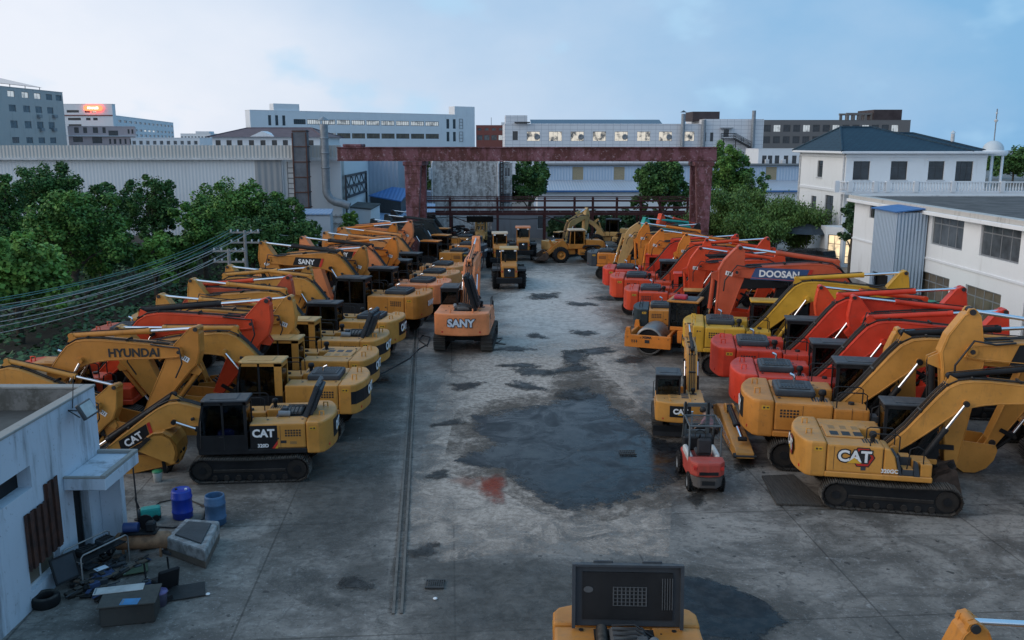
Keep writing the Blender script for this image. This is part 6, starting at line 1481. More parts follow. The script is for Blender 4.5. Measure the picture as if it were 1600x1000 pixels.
# ------------------------------------------------------------------ road roller
def roller():
    c = G(1019, 549); hd = R(159); e = tag(empty('road_roller', c, hd, 1.0), 'amber road roller with smooth front drum and red beacon cover on its cab', 'road roller')
    b = C['orange']; k = C['black']
    mb = MB(); mb.lathe([(.66, -1.02), (.77, -1.02), (.78, -.9), (.78, .9), (.77, 1.02), (.66, 1.02), (.64, .9), (0, .9)], plain('drum_steel', (.30, .29, .28), .45, .6, .3, 2, sc3=(1, 6, 1)), 36, TR(0, 0, .78) @ RX(PI / 2)); mb.lathe([(.64, -.9), (0, -.9)], k, 24, TR(0, 0, .78) @ RX(PI / 2)); mb.build('drum', e)
    fr = MB()
    fr.box((1.0, -1.05, .62), (1.18, 1.05, 1.18), b, .03); fr.box((-1.18, -1.05, .62), (-1.0, 1.05, 1.18), b, .03)
    for y in (-1, 1): fr.box((-1.25, y * 1.06, .45), (1.28, y * 1.26, 1.13), b, .02)
    for y in (-1, 1):
        fr.box((-.10, y * 1.262, .72), (.16, y * 1.268, .90), BLK)
        for i in range(3): fr.prism([(.60 + i * .12, .88), (.66 + i * .12, .88), (.63 + i * .12, .80), (.67 + i * .12, .80), (.59 + i * .12, .66), (.61 + i * .12, .76), (.57 + i * .12, .76)], y * 1.262, y * 1.267, BLK)
        for x in (-1.1, -.6, .4, 1.1): fr.tube((x, y * 1.26, 1.0), (x, y * 1.275, 1.0), .03, BLK, 6)
    fr.prism([(.95, 1.131), (1.28, 1.131), (1.22, 1.52), (1.02, 1.52)], .95, 1.25, b); fr.prism([(.95, 1.131), (1.28, 1.131), (1.22, 1.52), (1.02, 1.52)], -1.25, -.95, b)
    f = fr.build('front_frame', e); text('XGMA', .17, BLK, f, basis((-1, 0, 0), (0, 0, 1), (0, 1, 0), (.05, 1.265, 1.03)), bold=.01)
    bd = MB(); bd.box((-2.2, -.45, .6), (-.95, .45, 1.1), k, .04); bd.box((-2.9, -.85, .75), (-1.5, .85, 1.45), b, .05)
    bd.build('chassis', e)
    h = MB(); pts = [(-4.9, 1.0), (-4.95, 1.35), (-4.7, 1.75), (-4.1, 2.0), (-3.3, 2.02), (-2.95, 1.9), (-2.95, 1.0)]
    h.prism(pts, -.80, .80, C['amber'], bev=.16, seg=3); h.lathe([(.22, 0), (.22, .006), (0, .006)], BLK, 16, TR(-4.2, .5, 2.0)); h.box((-4.3, .803, 1.2), (-3.3, .808, 1.6), BLK); h.build('engine_hood', e)
    for y in (-.92, .92): wheel_parts(e, -3.7, y, .74, .74, .52, 'amber')
    cb = MB()
    for x in (-2.85, -1.45):
        for y in (-.78, .78): cb.box((x - .05, y - .05, 1.4), (x + .05, y + .05, 2.92), k)
    cb.box((-2.9, -.83, 1.40), (-1.4, .83, 1.6), b, .02); cb.box((-3.0, -.90, 2.92), (-1.3, .90, 3.03), C['amber'], .03); cb.box((-2.8, -.7, 3.03), (-1.5, .7, 3.06), C['slate'], .01); c_ = cb.build('cab', e, TR(.40, 0, .06))
    g = MB(); 
    for y in (-.78, .78): g.box((-2.8, y - .006, 1.6), (-1.5, y + .006, 2.92), GLASS)
    for x in (-2.85, -1.45): g.box((x - .006, -.73, 1.6), (x + .006, .73, 2.92), GLASS)
    g.build('cab_window', c_); part('seat', 'cabs', cab_seat, c_, TR(-2.8, -.9, 0))
    m = MB(); m.box((-2.3, .1, 3.06), (-1.6, .65, 3.28), plain('red_cover', (.45, .02, .05), .5), .08, seg=2); m.build('beacon_cover', c_)
roller()

# ------------------------------------------------------------------ forklift
def forklift():
    p = G(1094, 750); e = tag(empty('forklift', p, R(88), 1.04), 'worn red forklift with overhead guard seen from behind', 'forklift'); b = C['faded']; k = C['black']; g = paint('guard_grey', (.07, .08, .085), .45)
    bd = MB(); bd.box((-.75, -.52, .32), (1.0, .52, .82), b, .04)
    for y in (-1, 1): bd.box((-.55, y * .36, .82), (.55, y * .53, 1.06), paint('dirty_white', (.55, .55, .53), dirt=.4), .05)
    bd.box((.55, -.5, .82), (.95, .5, 1.30), k, .05); bd.build('body', e)
    cw = MB(); cw.prism([(-.70, -.56), (-.70, .56), (-1.15, .54), (-1.38, .36), (-1.42, 0), (-1.38, -.36), (-1.15, -.54)], .62, 1.08, b, 'z', .07, seg=2)
    cw.prism([(-.72, -.52), (-.72, .52), (-1.1, .50), (-1.34, .3), (-1.34, -.3), (-1.1, -.50)], .22, .60, paint('muddy_casting', (.09, .08, .075), .8, .5), 'z', .05); cw.box((-1.43, -.30, .70), (-1.40, .30, .80), k); cw.box((-1.40, -.2, .36), (-1.345, .2, .48), k); cw.build('counterweight', e)
    for x, r, y, w_ in ((.78, .34, .56, .24), (-.85, .28, .50, .20)):
        for s in (-1, 1): wheel_parts(e, x, y * s, r, r, w_, 'grey')
    gu = MB(); r = .032
    for y in (-.5, .5): gu.path([(-.62, y, .9), (-.55, y, 2.02), (.5, y, 2.06), (.82, y, 1.2)], r, g, 6)
    for i in range(8): x = -.5 + i * .14; gu.tube((x, -.5, 2.04), (x, .5, 2.04), .016, g, 5)
    gu.tube((-.55, -.5, 2.02), (-.55, .5, 2.02), r, g, 6); gu.tube((.5, -.5, 2.06), (.5, .5, 2.06), r, g, 6); gu.build('overhead_guard', e)
    st = MB(); st.box((-.42, -.24, .98), (.1, .24, 1.12), SEAT, .04); st.box((-.52, -.23, 1.08), (-.38, .23, 1.58), SEAT, .05); st.build('seat', e)
    sw = MB(); sw.tube((.55, 0, 1.2), (.32, 0, 1.45), .03, k, 6); sw.lathe([(.17, 0), (.19, .02), (.17, .04), (.15, .02), (.17, 0)], k, 16, TR(.31, 0, 1.45) @ RY(-.8)); sw.build('steering_wheel', e)
    ms = MB()
    for y in (-.38, .38): ms.box((1.08, y - .06, .1), (1.20, y + .06, 2.28), g, .01); ms.box((1.06, y - .035, 1.6), (1.18, y + .035, 2.34), k, .01)
    for z in (.5, 1.3, 2.24): ms.box((1.09, -.31, z - .06), (1.18, .31, z + .06), g)
    ms.tube((1.14, .15, .3), (1.14, .15, 2.0), .04, CHROME, 8); ms.build('mast', e)
    for y in (-.28, .28): f = MB(); f.box((1.22, y - .06, .08), (1.28, y + .06, .62), k); f.box((1.285, y - .06, .08), (2.25, y + .06, .12), k); f.build('fork', e)
    lt = MB(); 
    for y in (-.42, .42): lt.box((-1.39, y - .05, .86), (-1.28, y + .05, .96), REDPL)
    lt.build('tail_light', e)
forklift()

# ------------------------------------------------------------------ person behind the forklift
def skin(name, verts, edges, radii, m, parent, root=0):
    me = bpy.data.meshes.new(name); me.from_pydata(verts, edges, []); me.materials.append(m); o = link(name, me, parent)
    md = o.modifiers.new('skin', 'SKIN'); md.use_smooth_shade = True
    for i, r in enumerate(radii):
        sv = me.skin_vertices[0].data[i]; sv.radius = (r, r) if isinstance(r, float) else r; sv.use_root = i == root
    s = o.modifiers.new('sub', 'SUBSURF'); s.levels = s.render_levels = 1; return o
def person():
    p = G(1114, 706); e = tag(empty('person', p, R(150)), 'person in pink shirt and black trousers stooping behind the red forklift', 'person')
    SK = plain('skin', (.42, .25, .17), .55, var=.1); PK = plain('pink_shirt', (.58, .26, .30), .85, bmp=.2); BK_ = plain('black_trousers', (.02, .02, .022), .85); HR = plain('black_hair', (.012, .011, .01), .6)
    # x forward; hips at .92, trunk leaning forward 35 degrees
    V = [(0, 0, .92), (.10, 0, 1.08), (.22, 0, 1.24), (.31, 0, 1.36), (.37, 0, 1.43), (.43, 0, 1.49), (.47, 0, 1.56), (.48, 0, 1.62),
         (.28, .20, 1.33), (.42, .26, 1.10), (.58, .20, .96), (.28, -.20, 1.33), (.40, -.27, 1.08), (.56, -.22, .92),
         (0, .10, .86), (.04, .12, .48), (-.03, .12, .09), (.12, .13, .04), (0, -.10, .86), (.10, -.12, .49), (.06, -.12, .09), (.20, -.13, .04)]
    E = [(0, 1), (1, 2), (2, 3), (3, 4), (4, 5), (5, 6), (6, 7), (3, 8), (8, 9), (9, 10), (3, 11), (11, 12), (12, 13), (0, 14), (14, 15), (15, 16), (16, 17), (0, 18), (18, 19), (19, 20), (20, 21)]
    Rr = [.125, .12, .135, .12, .058, .085, .098, .06, .055, .042, .030, .055, .042, .030, .088, .058, .042, .036, .088, .058, .042, .036]
    for s, w_ in ((1, 10), (-1, 13)):           # palm and five fingers
        wx, wy, wz = V[w_]; k = len(V); V.append((wx + .06, wy - s * .01, wz - .05)); E.append((w_, k)); Rr.append(.028)
        for i in range(4): f = len(V); V += [(wx + .10, wy - s * (.035 - .022 * i), wz - .09), (wx + .115, wy - s * (.035 - .022 * i), wz - .13 + .01 * abs(i - 1))]; E += [(k, f), (f, f + 1)]; Rr += [.010, .008]
        f = len(V); V += [(wx + .07, wy - s * .045, wz - .07), (wx + .095, wy - s * .055, wz - .10)]; E += [(k, f), (f, f + 1)]; Rr += [.011, .009]
    skin('body', V, E, Rr, SK, e)
    skin('shirt', V[:4] + [V[8], V[9], V[11], V[12]] + [(.35, 0, 1.405)], [(0, 1), (1, 2), (2, 3), (3, 4), (4, 5), (3, 6), (6, 7), (3, 8)], [.145, .142, .155, .142, .072, .058, .072, .058, .075], PK, e)
    skin('trousers', [V[0], V[14], V[15], V[16], V[18], V[19], V[20]], [(0, 1), (1, 2), (2, 3), (0, 4), (4, 5), (5, 6)], [.150, .108, .080, .062, .108, .080, .062], BK_, e)
    h = MB(); h.lathe([(.0, .13), (.06, .12), (.105, .07), (.118, .0), (.11, -.06), (.08, -.08)], HR, 14, TR(.455, 0, 1.565) @ RY(.35)); h.lathe([(0, .06), (.05, .03), (.05, -.03), (0, -.06)], HR, 10, TR(.37, 0, 1.60)); h.build('hair', e)
    f = MB()
    for y in (-.035, .035): f.lathe([(.012, -.004), (.012, .004), (0, .008)], BLK, 8, TR(.565, y, 1.56) @ RY(PI / 2))
    f.prism([(.565, 1.55), (.59, 1.525), (.565, 1.52)], -.012, .012, SK); f.box((.555, -.025, 1.498), (.562, .025, 1.504), REDPL); f.build('face', e)
    sh = MB()
    for x, y in ((.06, .125), (.14, -.125)): sh.box((x - .10, y - .05, 0), (x + .17, y + .05, .075), BLK, .03, seg=2)
    sh.build('shoe', e)
person()

def scrap_heap():
    rng = random.Random(12); mb = MB(); k = [plain('rust_red_scrap', (.11, .035, .028), .85, var=.5, scale=2), plain('rust_scrap', (.07, .035, .028), .85, var=.5), C['black']]
    for _ in range(420):
        x, y = rng.gauss(0, 1), rng.gauss(0, .5); h = 2.0 * math.exp(-(x * x) * .35 - y * y * 1.5); s = rng.uniform(.08, .5)
        mb.box((-s, -s * .3, -s * .2), (s, s * .3, s * .2), rng.choice(k), 0, TR(x * 2.4, y * 1.6, h * rng.random()) @ RZ(rng.uniform(0, 6)) @ RX(rng.uniform(-.7, .7)))
    p = P(712, 350, 104); o = tag(mb.build('scrap_heap', None, TR(p.x, 104, 0)), kind='stuff')
scrap_heap()
# ------------------------------------------------------------------ things lying in the yard
def loose():
    a, b_ = G(1134, 668), G(1168, 737); dd = b_ - a; S = dd.length / 3.4
    e = tag(empty('dismounted_arm', (a.x, a.y, .24 * S), math.atan2(dd.y, dd.x), S), 'loose yellow excavator arm lying on the ground right of the forklift', 'excavator arm')
    bo = part('beam', ('arm', 'yellow'), lambda mb: arm_mesh(mb, 'yellow'), e, Matrix.Diagonal((1, 1, .6, 1))); part('hydraulic_cylinder', ('bkc', 'black'), lambda mb: bucket_cyl(mb, 'black'), bo)
    mb = MB()
    for y in (-.1, .05): mb.path([(.2, -.23, .1 + y), (.9, -.23, .1 + y), (1.5, -.23, .0 + y), (2.2, -.23, .0 + y)], .018, CHROME, 5)
    mb.build('hydraulic_pipe', bo)
    q = [G(*p) for p in ((1190, 746), (1240, 744), (1292, 792), (1213, 790))]
    mb = MB(); mt = plain('dark_timber', (.075, .065, .055), .75, var=.55, scale=3, sc3=(12, .6, 1), bmp=.3)
    for i in range(14):
        t0, t1 = i / 14, (i + .93) / 14
        pts = [q[0].lerp(q[1], t0), q[0].lerp(q[1], t1), q[3].lerp(q[2], t1), q[3].lerp(q[2], t0)]
        mb.prism([(p.x, p.y) for p in pts], .02, .075, mt, 'z')
    tag(mb.build('ground_mat'), 'dark timber ground mat lying beside the track of the near yellow excavator', 'mat')
    # green tarpaulin heap by the workshop
    rng = random.Random(3); c = G(1432, 507); n = 22; V = []; Fs = []
    for i in range(n + 1):
        for j in range(n + 1):
            u, v = i / n * 2 - 1, j / n * 2 - 1; r = max(abs(u), abs(v)); h = 1.55 * min(1, (1 - r) * 4.5) * (.88 + .12 * math.sin(u * 5 + v * 3)) + .08 * math.sin(u * 13 + v * 7) * (1 - r) + rng.uniform(-.03, .03)
            V.append((u * 2.0 + .1 * math.sin(v * 9), v * 3.2, max(.01, h)))
    for i in range(n):
        for j in range(n): k = i * (n + 1) + j; Fs.append((k, k + n + 1, k + n + 2, k + 1))
    mb = MB(); mb.add(V, Fs, plain('green_tarp', (.03, .30, .20), .5, var=.3, bmp=.2, bscale=6), True); tag(mb.build('tarpaulin', None, TR(c.x + .3, c.y, 0) @ RZ(.1)), 'bright green tarpaulin draped over a heap by the workshop wall', 'tarpaulin')
    # hose on the ground by the lone peach machine
    mb = MB(); mb.path([G(575, 592, .03), G(600, 582, .03), G(640, 560, .03), G(655, 545, .03), G(668, 538, .03), G(672, 527, .03), G(660, 524, .03), G(655, 532, .03), G(668, 541, .03)], .035, HOSE, 6); tag(mb.build('rubber_hose'), 'black rubber hose lying behind the peach excavator', 'hose')
    mb = MB(); mb.path([G(768, 530, .03), G(785, 528, .03), G(780, 534, .03), G(770, 536, .03), G(790, 538, .03)], .03, HOSE, 5); tag(mb.build('rubber_hose'), 'small coil of black hose right of the peach excavator track', 'hose')
    # parked dark cars
    def car(px, py, head, label, suv):
        p = G(px, py); e = tag(empty('parked_car', p, R(head)), label, 'car', 'dark cars parked by the villa'); k = paint('car_black', (.012, .012, .014), .18, .15, dust_sheen=.12); h = 1.75 if suv else 1.42
        bd = MB(); prof = [(-2.35, .35), (-2.38, .75), (-2.2, .98 if not suv else 1.1), (-1.5, 1.02 if not suv else 1.12), (1.0, 1.0 if not suv else 1.1), (2.1, .82 if not suv else .98), (2.35, .62), (2.35, .32)]
        bd.prism(prof, -.9, .9, k, bev=.10, seg=3); bd.build('body', e)
        cb = MB(); z = 1.0 if not suv else 1.1; top = [(-1.75 if not suv else -2.1, z), (-1.0 if not suv else -1.9, h - .05), (-.7, h), (.3, h), (1.15, z)]
        cb.prism(top, -.74, .74, k, bev=.08, seg=2); c_ = cb.build('cabin', e); g = MB(); q_ = [(x * .90 + (-.02), zz - (.07 if zz > z + .1 else -.05)) for x, zz in top]
        for s in (-1, 1): g.prism(q_, s * .742, s * .748, darkglass('car_glass', (.015, .018, .02), .05))
        g.build('car_window', c_)
        if not suv: t = MB(); [t.path([(x, s * .755, zz + .03) for x, zz in q_], .012, CHROME, 4) for s in (-1, 1)]; t.build('window_trim', c_)
        for x in (-1.4, 1.45):
            for y in (-.82, .82): wheel_parts(e, x, y, .33, .33, .22, 'grey')
        l = MB()
        for y in (-.65, .65): l.box((-2.40, y - .16, .72), (-2.33, y + .16, .84), REDPL, .01)
        l.build('tail_light', e); l = MB(); l.box((-2.395, -.25, .52), (-2.36, .25, .64), WHITE); l.build('number_plate', e)
    car(1242, 418, 175, 'black off-road car parked before the villa bay window', True); car(1272, 417, 110, 'black car parked nose-in beside the off-road car at the bay window', True); car(1262, 444, 170, 'black saloon with chrome window line nearest the workshop tower', False)
    # dark garden parasol by the villa
    p = G(1258, 410); e = tag(empty('parasol', (p.x, p.y, 0)), 'dark blue garden parasol beside the villa bay window', 'parasol'); m = MB(); m.lathe([(2.3, 2.9), (1.5, 3.3), (.1, 3.75), (0, 3.8)], plain('navy_canvas', (.03, .045, .06), .8), 8, smooth=False); m.build('canopy', e); m = MB(); m.tube((0, 0, 0), (0, 0, 3.75), .04, FR_D, 6); m.build('pole', e)
loose()

# ------------------------------------------------------------------ white hut, bottom left
def hut():
    c = G(169, 838); X0, Yc = c.x, c.y; zt = P(148, 604, Yc).z
    e = tag(empty('white_hut', (X0, Yc, 0), PI / 2), 'peeling white flat roofed hut with concrete door canopy at the lower left', 'hut')
    # local x runs along the wall from the near end to the far corner: use u = Y - Y0
    Y0 = 13.0; e.location = (X0, Y0, 0); L_ = Yc - Y0; D = 8
    def yy(px, py): d = ray(px, py); t = X0 / d.x; return d.y * t - Y0, H + d.z * t
    S = W_PEEL
    def rc(p0, p1): (u0, z1), (u1, z0) = yy(*p0), yy(*p1); return (min(u0, u1), max(u0, u1), min(z0, z1), max(z0, z1))
    dr = rc((114, 770), (146, 850)); dr = (dr[0], dr[1], .02, 2.15)
    w1 = rc((47, 905), (97, 890)); w1 = (w1[0], w1[1], .45, 1.12)
    u50 = yy(50, 760)[0]; rec = (1.5, u50, 2.98, 3.55)
    mb = MB(); holed(mb, L_, 0, zt, [dr, w1, rec], S, None, .35)
    mb.add([(L_, 0, 0), (L_, D, 0), (L_, D, zt), (L_, 0, zt)], [(0, 1, 2, 3)], S); mb.add([(0, 0, 0), (0, D, 0), (0, D, zt), (0, 0, zt)], [(3, 2, 1, 0)], S); mb.add([(L_, D, 0), (0, D, 0), (0, D, zt), (L_, D, zt)], [(0, 1, 2, 3)], S)
    # inside of the parapet
    t = .28; rz = zt - .62; IN_ = wallmat('damp_parapet', (.17, .17, .165), (.06, .06, .05), .8, var=.4, t=.42)
    mb.add([(L_ - t, t, rz), (0, t, rz), (0, t, zt), (L_ - t, t, zt)], [(0, 1, 2, 3)], IN_); mb.add([(L_ - t, D, rz), (L_ - t, t, rz), (L_ - t, t, zt), (L_ - t, D, zt)], [(0, 1, 2, 3)], IN_)
    mb.add([(.3, .36, 0), (L_ - .3, .36, 0), (L_ - .3, .36, rz - .1), (.3, .36, rz - .1)], [(0, 1, 2, 3)], C['black'])
    mb.build('wall', e)
    cop = wallmat('mossy_coping', (.30, .29, .27), (.07, .07, .05), .8); m = MB(); m.box((-.02, -.03, zt + .001), (L_ + .03, t, zt + .07), cop, .015); m.box((L_ - t, t + .001, zt + .001), (L_ + .03, D, zt + .07), cop, .015); m.build('coping', e)
    m = MB(); m.add([(0, t, rz), (L_ - t, t, rz), (L_ - t, D, rz), (0, D, rz)], [(0, 1, 2, 3)], plain('mossy_roof', (.075, .078, .075), .9, var=.5, scale=.9)); m.build('roof', e)
    window(e, None, w1, FR_W, PANE2, nx=2, rev=.3, name='window', fw=.07); window(e, None, dr, FR_D, C['black'], nx=1, rev=.5, name='door')
    # canopy
    a, b_ = yy(97, 740)[0], L_ - .06; zc = 2.62; m = MB(); m.box((a, -1.12, zc - .32), (b_, -.003, zc), S, .02); m.box((a, -1.12, zc + .001), (b_, -.99, zc + .10), cop, .01); m.box((b_ - .13, -.989, zc + .001), (b_, -.003, zc + .10), cop, .01); m.box((a, -.989, zc + .001), (a + .1, -.003, zc + .06), cop, .01)
    m.build('canopy', e)
    m = MB(); m.box((L_ - .02, -.62, 0), (L_ - .28, -.003, 2.28), S, .01); m.build('pier', e)
    # rusty corrugated sheet
    (u0, za), (u1, zb) = yy(35, 800), yy(88, 748); _, zc0 = yy(35, 885); _, zc1 = yy(88, 850)
    m = MB(); rs = plain('rusty_sheet', (.085, .034, .022), .8, var=.55, scale=4, col2=(.04, .02, .016)); n = 22
    for i in range(n):
        ua, ub = u0 + (u1 - u0) * i / n, u0 + (u1 - u0) * (i + 1) / n; d0 = -.02 if i % 4 < 2 else -.075
        top = 2.86 if i > n * .55 else 2.45; m.box((ua, d0 - .012, 1.0), (ub, d0 + .0, top), rs)
        if i % 2 == 0: m.box((ua - .006, -.09, 1.0), (ua + .006, -.018, top), rs)
    m.build('metal_sheet', e)
    # flood lamp on the parapet wall
    u, z = yy(108, 640); f = tag(empty('flood_lamp', (X0, Y0 + u, z), PI / 2, 1.35), 'small black framed flood lamp on the hut wall under the coping', 'lamp')
    m = MB(); T = TR(0, -.34, 0) @ RX(R(-28)); m.box((-.26, -.05, -.17), (.26, .03, .17), FR_D, .015, T); m.build('housing', f); m = MB(); m.box((-.22, -.058, -.135), (.22, -.051, .135), plain('lamp_glass', (.45, .47, .46), .2), T=T); m.build('lens', f); m = MB(); m.path([(-.2, -.3, -.1), (-.05, 0, .0), (.2, -.3, -.1)], .014, FR_D, 5); m.path([(.1, -.02, 0), (.25, -.02, .62)], .01, HOSE, 4); m.build('bracket', f)
hut()

# ------------------------------------------------------------------ barrels, washer, junk by the hut
def junk():
    def at(px, py): return G(px, py)
    bl = plain('blue_barrel_plastic', (.012, .045, .36), .4, var=.2); bl2 = plain('faded_blue_plastic', (.06, .14, .26), .55, var=.3)
    def barrel(p, m, label, open_):
        e = tag(empty('barrel', p), label, 'barrel', 'blue plastic barrels by the hut'); mb = MB(); r, h = .30, .92
        prof = [(0, 0), (r - .03, 0), (r, .03), (r, .18), (r + .015, .20), (r + .015, .24), (r, .26), (r, .62), (r + .015, .64), (r + .015, .68), (r, .70), (r - .005, .86)]
        prof += [(r - .02, h), (r - .05, h), (r - .05, h - .02), (r - .06, .30), (0, .30)] if open_ else [(r - .04, h), (r - .06, h - .02), (0, h - .02)]
        mb.lathe(prof, m, 24); mb.build('shell', e)
        if not open_:
            for x in (-.15, .15): q = MB(); q.tube((x, 0, h - .02), (x, 0, h + .02), .04, WHITE if x > 0 else BLK, 10); q.build('bung', e)
    barrel(at(286, 808), bl, 'bright blue closed plastic barrel', False); barrel(at(338, 818), bl2, 'faded grey blue open topped plastic barrel', True)
    p = at(247, 752); e = tag(empty('bucket', p), 'small white bucket with green lid beside the folded excavator bucket', 'bucket'); mb = MB(); mb.lathe([(0, 0), (.13, 0), (.16, .34)], plain('white_plastic', (.55, .57, .55), .5), 16); mb.build('shell', e); mb = MB(); mb.lathe([(.17, .34), (.17, .38), (0, .38)], plain('green_lid', (.02, .22, .09), .5), 16); mb.build('lid', e)
    # pole with pressure washer
    p = at(216, 812); mb = MB(); mb.tube((0, 0, 0), (-.05, .05, 2.05), .025, BLK, 8); mb.tube((0, 0, 0), (0, 0, .03), .12, BLK, 12); tag(mb.build('pole', None, TR(*p)), 'thin black pole standing beside the teal pressure washer', 'pole')
    p = at(236, 812); e = tag(empty('pressure_washer', p, .4), 'teal and grey pressure washer with looped hose', 'pressure washer'); tl = C['teal']; mb = MB(); mb.box((-.28, -.16, .12), (.30, .16, .42), tl, .08, seg=2); mb.build('cover', e); mb = MB(); mb.tube((-.36, 0, .25), (-.28, 0, .25), .13, C['slate'], 14); mb.box((-.34, -.18, .06), (.3, .18, .12), C['black'], .02)
    for y in (-.2, .2): mb.tube((.15, y - .02, .1), (.15, y + .02, .1), .1, RUBBER, 12)
    mb.build('chassis', e); mb = MB(); mb.path([(-.3, -.1, .4), (-.4, -.1, .75), (-.4, .1, .75), (-.3, .1, .4)], .015, C['black'], 5); mb.build('handle', e)
    mb = MB()
    mb.path([at(x, y) + Vector((0, 0, .03)) for x, y in ((232, 800), (250, 786), (275, 781), (300, 784), (322, 793), (318, 812), (300, 820), (270, 826), (240, 824), (215, 818), (220, 832), (250, 838), (285, 832), (330, 830))], .022, HOSE, 6); tag(mb.build('hose'), 'long black hose looping round the two blue barrels', 'hose')
    # air compressor tank
    p = at(226, 866); e = tag(empty('air_compressor', p, R(6)), 'rusty tan air compressor tank with motors on top', 'compressor'); tn = plain('rusty_tan', (.30, .16, .085), .7, var=.5, scale=4)
    mb = MB(); mb.lathe([(0, -.78), (.15, -.76), (.24, -.68), (.24, .68), (.15, .76), (0, .78)], tn, 20, TR(0, 0, .42) @ RY(PI / 2)); mb.build('tank', e)
    mb = MB(); mb.box((-.55, -.2, .66), (.4, .2, .70), C['black']); mb.tube((-.5, 0, .82), (-.1, 0, .82), .14, plain('motor_blue', (.03, .06, .18), .5), 14); mb.box((.1, -.14, .70), (.36, .14, .98), C['black'], .05); mb.tube((.05, .16, .88), (.05, .20, .88), .22, C['black'], 18); mb.build('motor', e)
    mb = MB(); 
    for x in (-.5, .5):
        for y in (-.2, .2): mb.box((x - .03, y - .03, 0), (x + .03, y + .03, .26), tn)
    mb.build('foot', e)
    # plastic wrapped pallet
    q = [at(*v) for v in ((262, 868), (292, 838), (344, 842), (322, 890))]; mb = MB(); mb.prism([(v.x, v.y) for v in q], .0, .34, plain('pallet_timber', (.12, .10, .08), .8), 'z', .03); film = plain('wrap_film', (.30, .31, .31), .25, var=.5, scale=5, bmp=.8, bscale=9); c = sum(q, Vector()) / 4
    e = tag(empty('wrapped_pallet', (0, 0, 0)), 'pallet load wrapped in wrinkled grey film', 'pallet'); mb.build('pallet', e); mb = MB(); mb.prism([(c.x + (v.x - c.x) * 1.03, c.y + (v.y - c.y) * 1.03) for v in q], .20, .56, film, 'z', .07, seg=3); mb.build('film', e)
    mb = MB(); mb.prism([(c.x + (v.x - c.x) * .7, c.y + (v.y - c.y) * .7) for v in q], .561, .60, plain('dark_cover', (.05, .055, .06), .6, bmp=.5, bscale=8), 'z', .015); mb.build('cover', e)
    # tool bench with tubular frame
    p = at(153, 892); e = tag(empty('tool_bench', p, R(65)), 'tubular steel tool bench cluttered with black boxes beside the hut door', 'bench'); k = plain('bench_steel', (.35, .34, .33), .4, .5); mb = MB()
    for y in (-.35, .35): mb.path([(-.75, y, 0), (-.75, y, .75), (-.68, y, .82), (.68, y, .82), (.75, y, .75), (.75, y, 0)], .022, k, 6)
    for x in (-.7, 0, .7): mb.tube((x, -.35, .6), (x, .35, .6), .018, k, 5)
    mb.build('frame', e); mb = MB(); mb.box((-.7, -.34, .61), (.7, .34, .63), C['black']); mb.build('shelf', e)
    rng = random.Random(9)
    kinds = [('tool_box', C['black'], 'black open tool box on the bench by the hut door', (-.3, 0, .63), (.5, .3, .18)), ('plastic_crate', C['slate'], 'grey plastic crate at the far end of the bench', (.35, .05, .63), (.4, .35, .16))]
    for nm, m, lb, o, sz in kinds:
        w_ = e.matrix_basis @ Vector(o); mb = MB(); mb.box((-sz[0] / 2, -sz[1] / 2, 0), (sz[0] / 2, sz[1] / 2, sz[2]), m, .02)
        for i in range(5): mb.box((-sz[0] / 2 + .04 + i * sz[0] * .18, -sz[1] / 2 + .03, sz[2]), (-sz[0] / 2 + .08 + i * sz[0] * .18, sz[1] / 2 - .03, sz[2] + .02), BLK)
        tag(mb.build(nm, None, TR(*w_) @ RZ(R(65))), lb, 'box')
    # crate table with board, leaflet, dark box
    p = at(206, 962); e = tag(empty('work_table', (p.x, p.y, 0), R(12)), 'dark dusty cabinet used as a table among the junk', 'cabinet'); mb = MB(); mb.box((-.62, -.45, 0), (.62, .45, .50), paint('dusty_cabinet', (.05, .047, .042), .8, .5), .03); mb.build('body', e); mb = MB(); mb.box((-.66, -.49, .501), (.66, .49, .54), paint('dusty_top', (.065, .06, .052), .7, .6), .01); mb.build('top', e)
    def flat(nm, px, py, z, sx, sy, rz, m, lb, cat, th=.02):
        q = G(px, py, z); mb = MB(); mb.box((-sx / 2, -sy / 2, 0), (sx / 2, sy / 2, th), m, .004); mb.box((-sx / 2 + .03, -sy / 2 + .03, th), (-sx / 2 + .06, sy / 2 - .03, th + .003), FR_G); return tag(mb.build(nm, None, TR(q.x, q.y, z) @ RZ(rz)), lb, cat)
    flat('board', 186, 921, .545, 1.15, .34, .25, plain('white_board', (.55, .53, .50), .6), 'long pale board lying across the dusty cabinet', 'board')
    l = flat('leaflet', 203, 940, .545, .42, .30, .1, plain('leaflet_blue', (.04, .25, .50), .4), 'blue and white leaflet lying on the dusty cabinet', 'leaflet', .006)
    flat('leaflet', 158, 888, .86, .30, .2, .9, plain('paper_white', (.5, .56, .62), .5), 'crumpled white paper on the junk below the bench', 'paper', .01)
    flat('plank', 190, 893, .10, 1.5, .12, 1.0, plain('old_plank', (.13, .10, .075), .8), 'old timber plank lying between bench and cabinet', 'plank', .05)
    flat('panel', 212, 890, .06, .62, .5, .4, plain('olive_panel', (.07, .10, .055), .7), 'olive green panel lying on the ground by the plank', 'panel', .03)
    flat('tarp_sheet', 290, 925, .02, .95, .75, .35, plain('ribbed_rubber', (.03, .03, .03), .8, bmp=.8, bscale=12), 'black ribbed rubber mat on the ground by the seat frame', 'mat', .03)
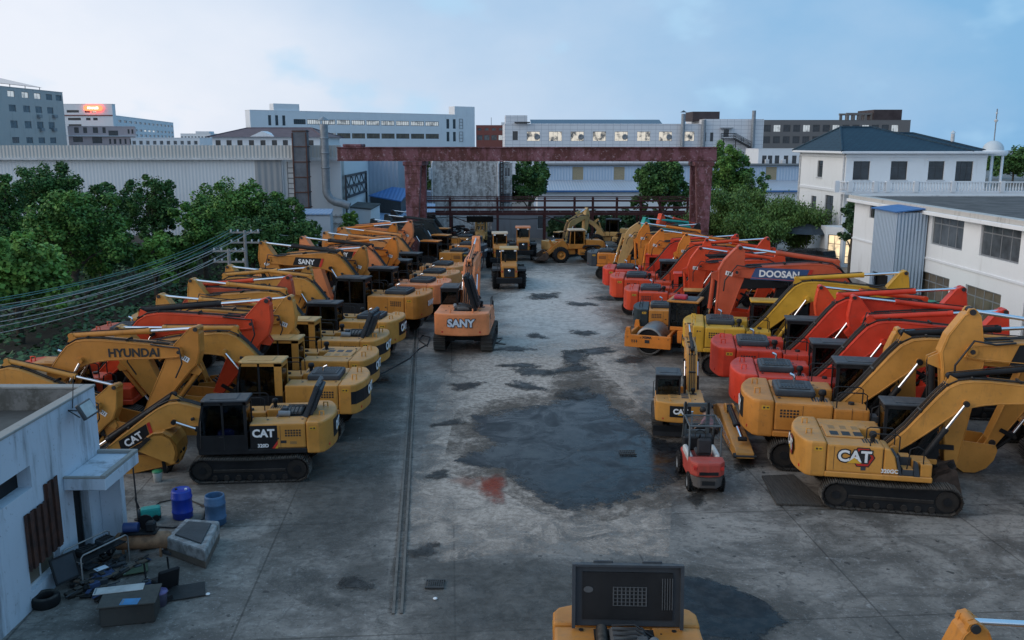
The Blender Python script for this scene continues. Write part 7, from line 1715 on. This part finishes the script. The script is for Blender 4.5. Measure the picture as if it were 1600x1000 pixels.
    p = at(255, 915); e = tag(empty('seat_frame', p, R(130)), 'broken black seat frame tipped over near the wrapped pallet', 'seat'); mb = MB(); mb.box((-.3, -.28, .12), (.3, .28, .22), C['black'], .04, RY(.3)); mb.build('seat', e); mb = MB(); mb.box((-.36, -.27, .2), (-.26, .27, .85), C['black'], .04, RY(-.35)); mb.build('backrest', e); mb = MB(); mb.path([(-.3, -.3, 0), (.4, -.3, .1), (.45, -.3, .55)], .025, C['black'], 5); mb.path([(-.3, .3, 0), (.4, .3, .1), (.45, .3, .55)], .025, C['black'], 5); mb.build('frame', e)
    p = at(251, 945); e = tag(empty('paint_bucket', p), 'clear tub with purple lid on the ground by the cabinet', 'bucket'); mb = MB(); mb.lathe([(0, 0), (.15, 0), (.18, .34)], plain('murky_plastic', (.10, .10, .16), .4), 18); mb.build('shell', e); mb = MB(); mb.lathe([(.19, .34), (.19, .38), (0, .385)], plain('purple_lid', (.16, .13, .30), .45), 18); mb.build('lid', e)
    p = at(112, 922); e = tag(empty('framed_panel', (p.x, p.y, 0), R(60)), 'black framed panel leaning by the hut window', 'panel'); mb = MB(); T = RX(R(-18))
    for a, b_ in (((-.35, -.02, .25), (-.30, .02, .95)), ((.30, -.02, .25), (.35, .02, .95)), ((-.30, -.02, .25), (.30, .02, .30)), ((-.30, -.02, .90), (.30, .02, .95))): mb.box(a, b_, C['black'], T=T)
    mb.box((-.30, -.005, .30), (.30, .005, .90), C['slate'], T=T); mb.build('frame', e)
    mb = MB(); mb.lathe([(.30, 0), (.34, .06), (.34, .22), (.30, .28), (.20, .26), (.20, .02), (.30, 0)], RUBBER, 22); p = at(72, 945); tag(mb.build('old_tyre', None, TR(p.x, p.y, 0)), 'old tyre lying in the corner under the hut window', 'tyre')
    cl = [C['black'], C['slate'], plain('scrap_brown', (.10, .07, .05), .8), plain('scrap_blue', (.04, .07, .16), .7), STEEL]
    for i in range(46):
        px, py = rng.uniform(105, 268), rng.uniform(850, 945)
        if py < 870 and px < 150: continue
        q = at(px, py); mb = MB(); sx, sy, sz = rng.uniform(.08, .28), rng.uniform(.06, .2), rng.uniform(.04, .16); mb.box((-sx, -sy, 0), (sx, sy, sz), rng.choice(cl), .02, RX(rng.uniform(-.1, .1))); mb.tube((-sx, 0, sz), (sx * 1.4, sy, sz * 1.1), .02, rng.choice(cl), 5); mb.box((-sx * .5, -sy * .6, sz + .001), (sx * .2, sy * .5, sz + .05), rng.choice(cl), .01)
        tag(mb.build('scrap_part', None, TR(q.x, q.y, .03) @ RZ(rng.uniform(0, 6))), 'dark scrap machine part lying in the junk beside the hut', 'scrap', 'scrap parts heaped beside the hut')
    for px, py, lb in ((680, 937, 'small white crumpled litter on the damp concrete'), (325, 930, 'pale smear of plastic film on the concrete')):
        q = at(px, py); mb = MB(); mb.lathe([(0, .03), (.03, .04), (.06, .02), (.05, 0)], WHITE, 7, smooth=False); tag(mb.build('litter', None, TR(q.x, q.y, .02)), lb, 'litter')
junk()
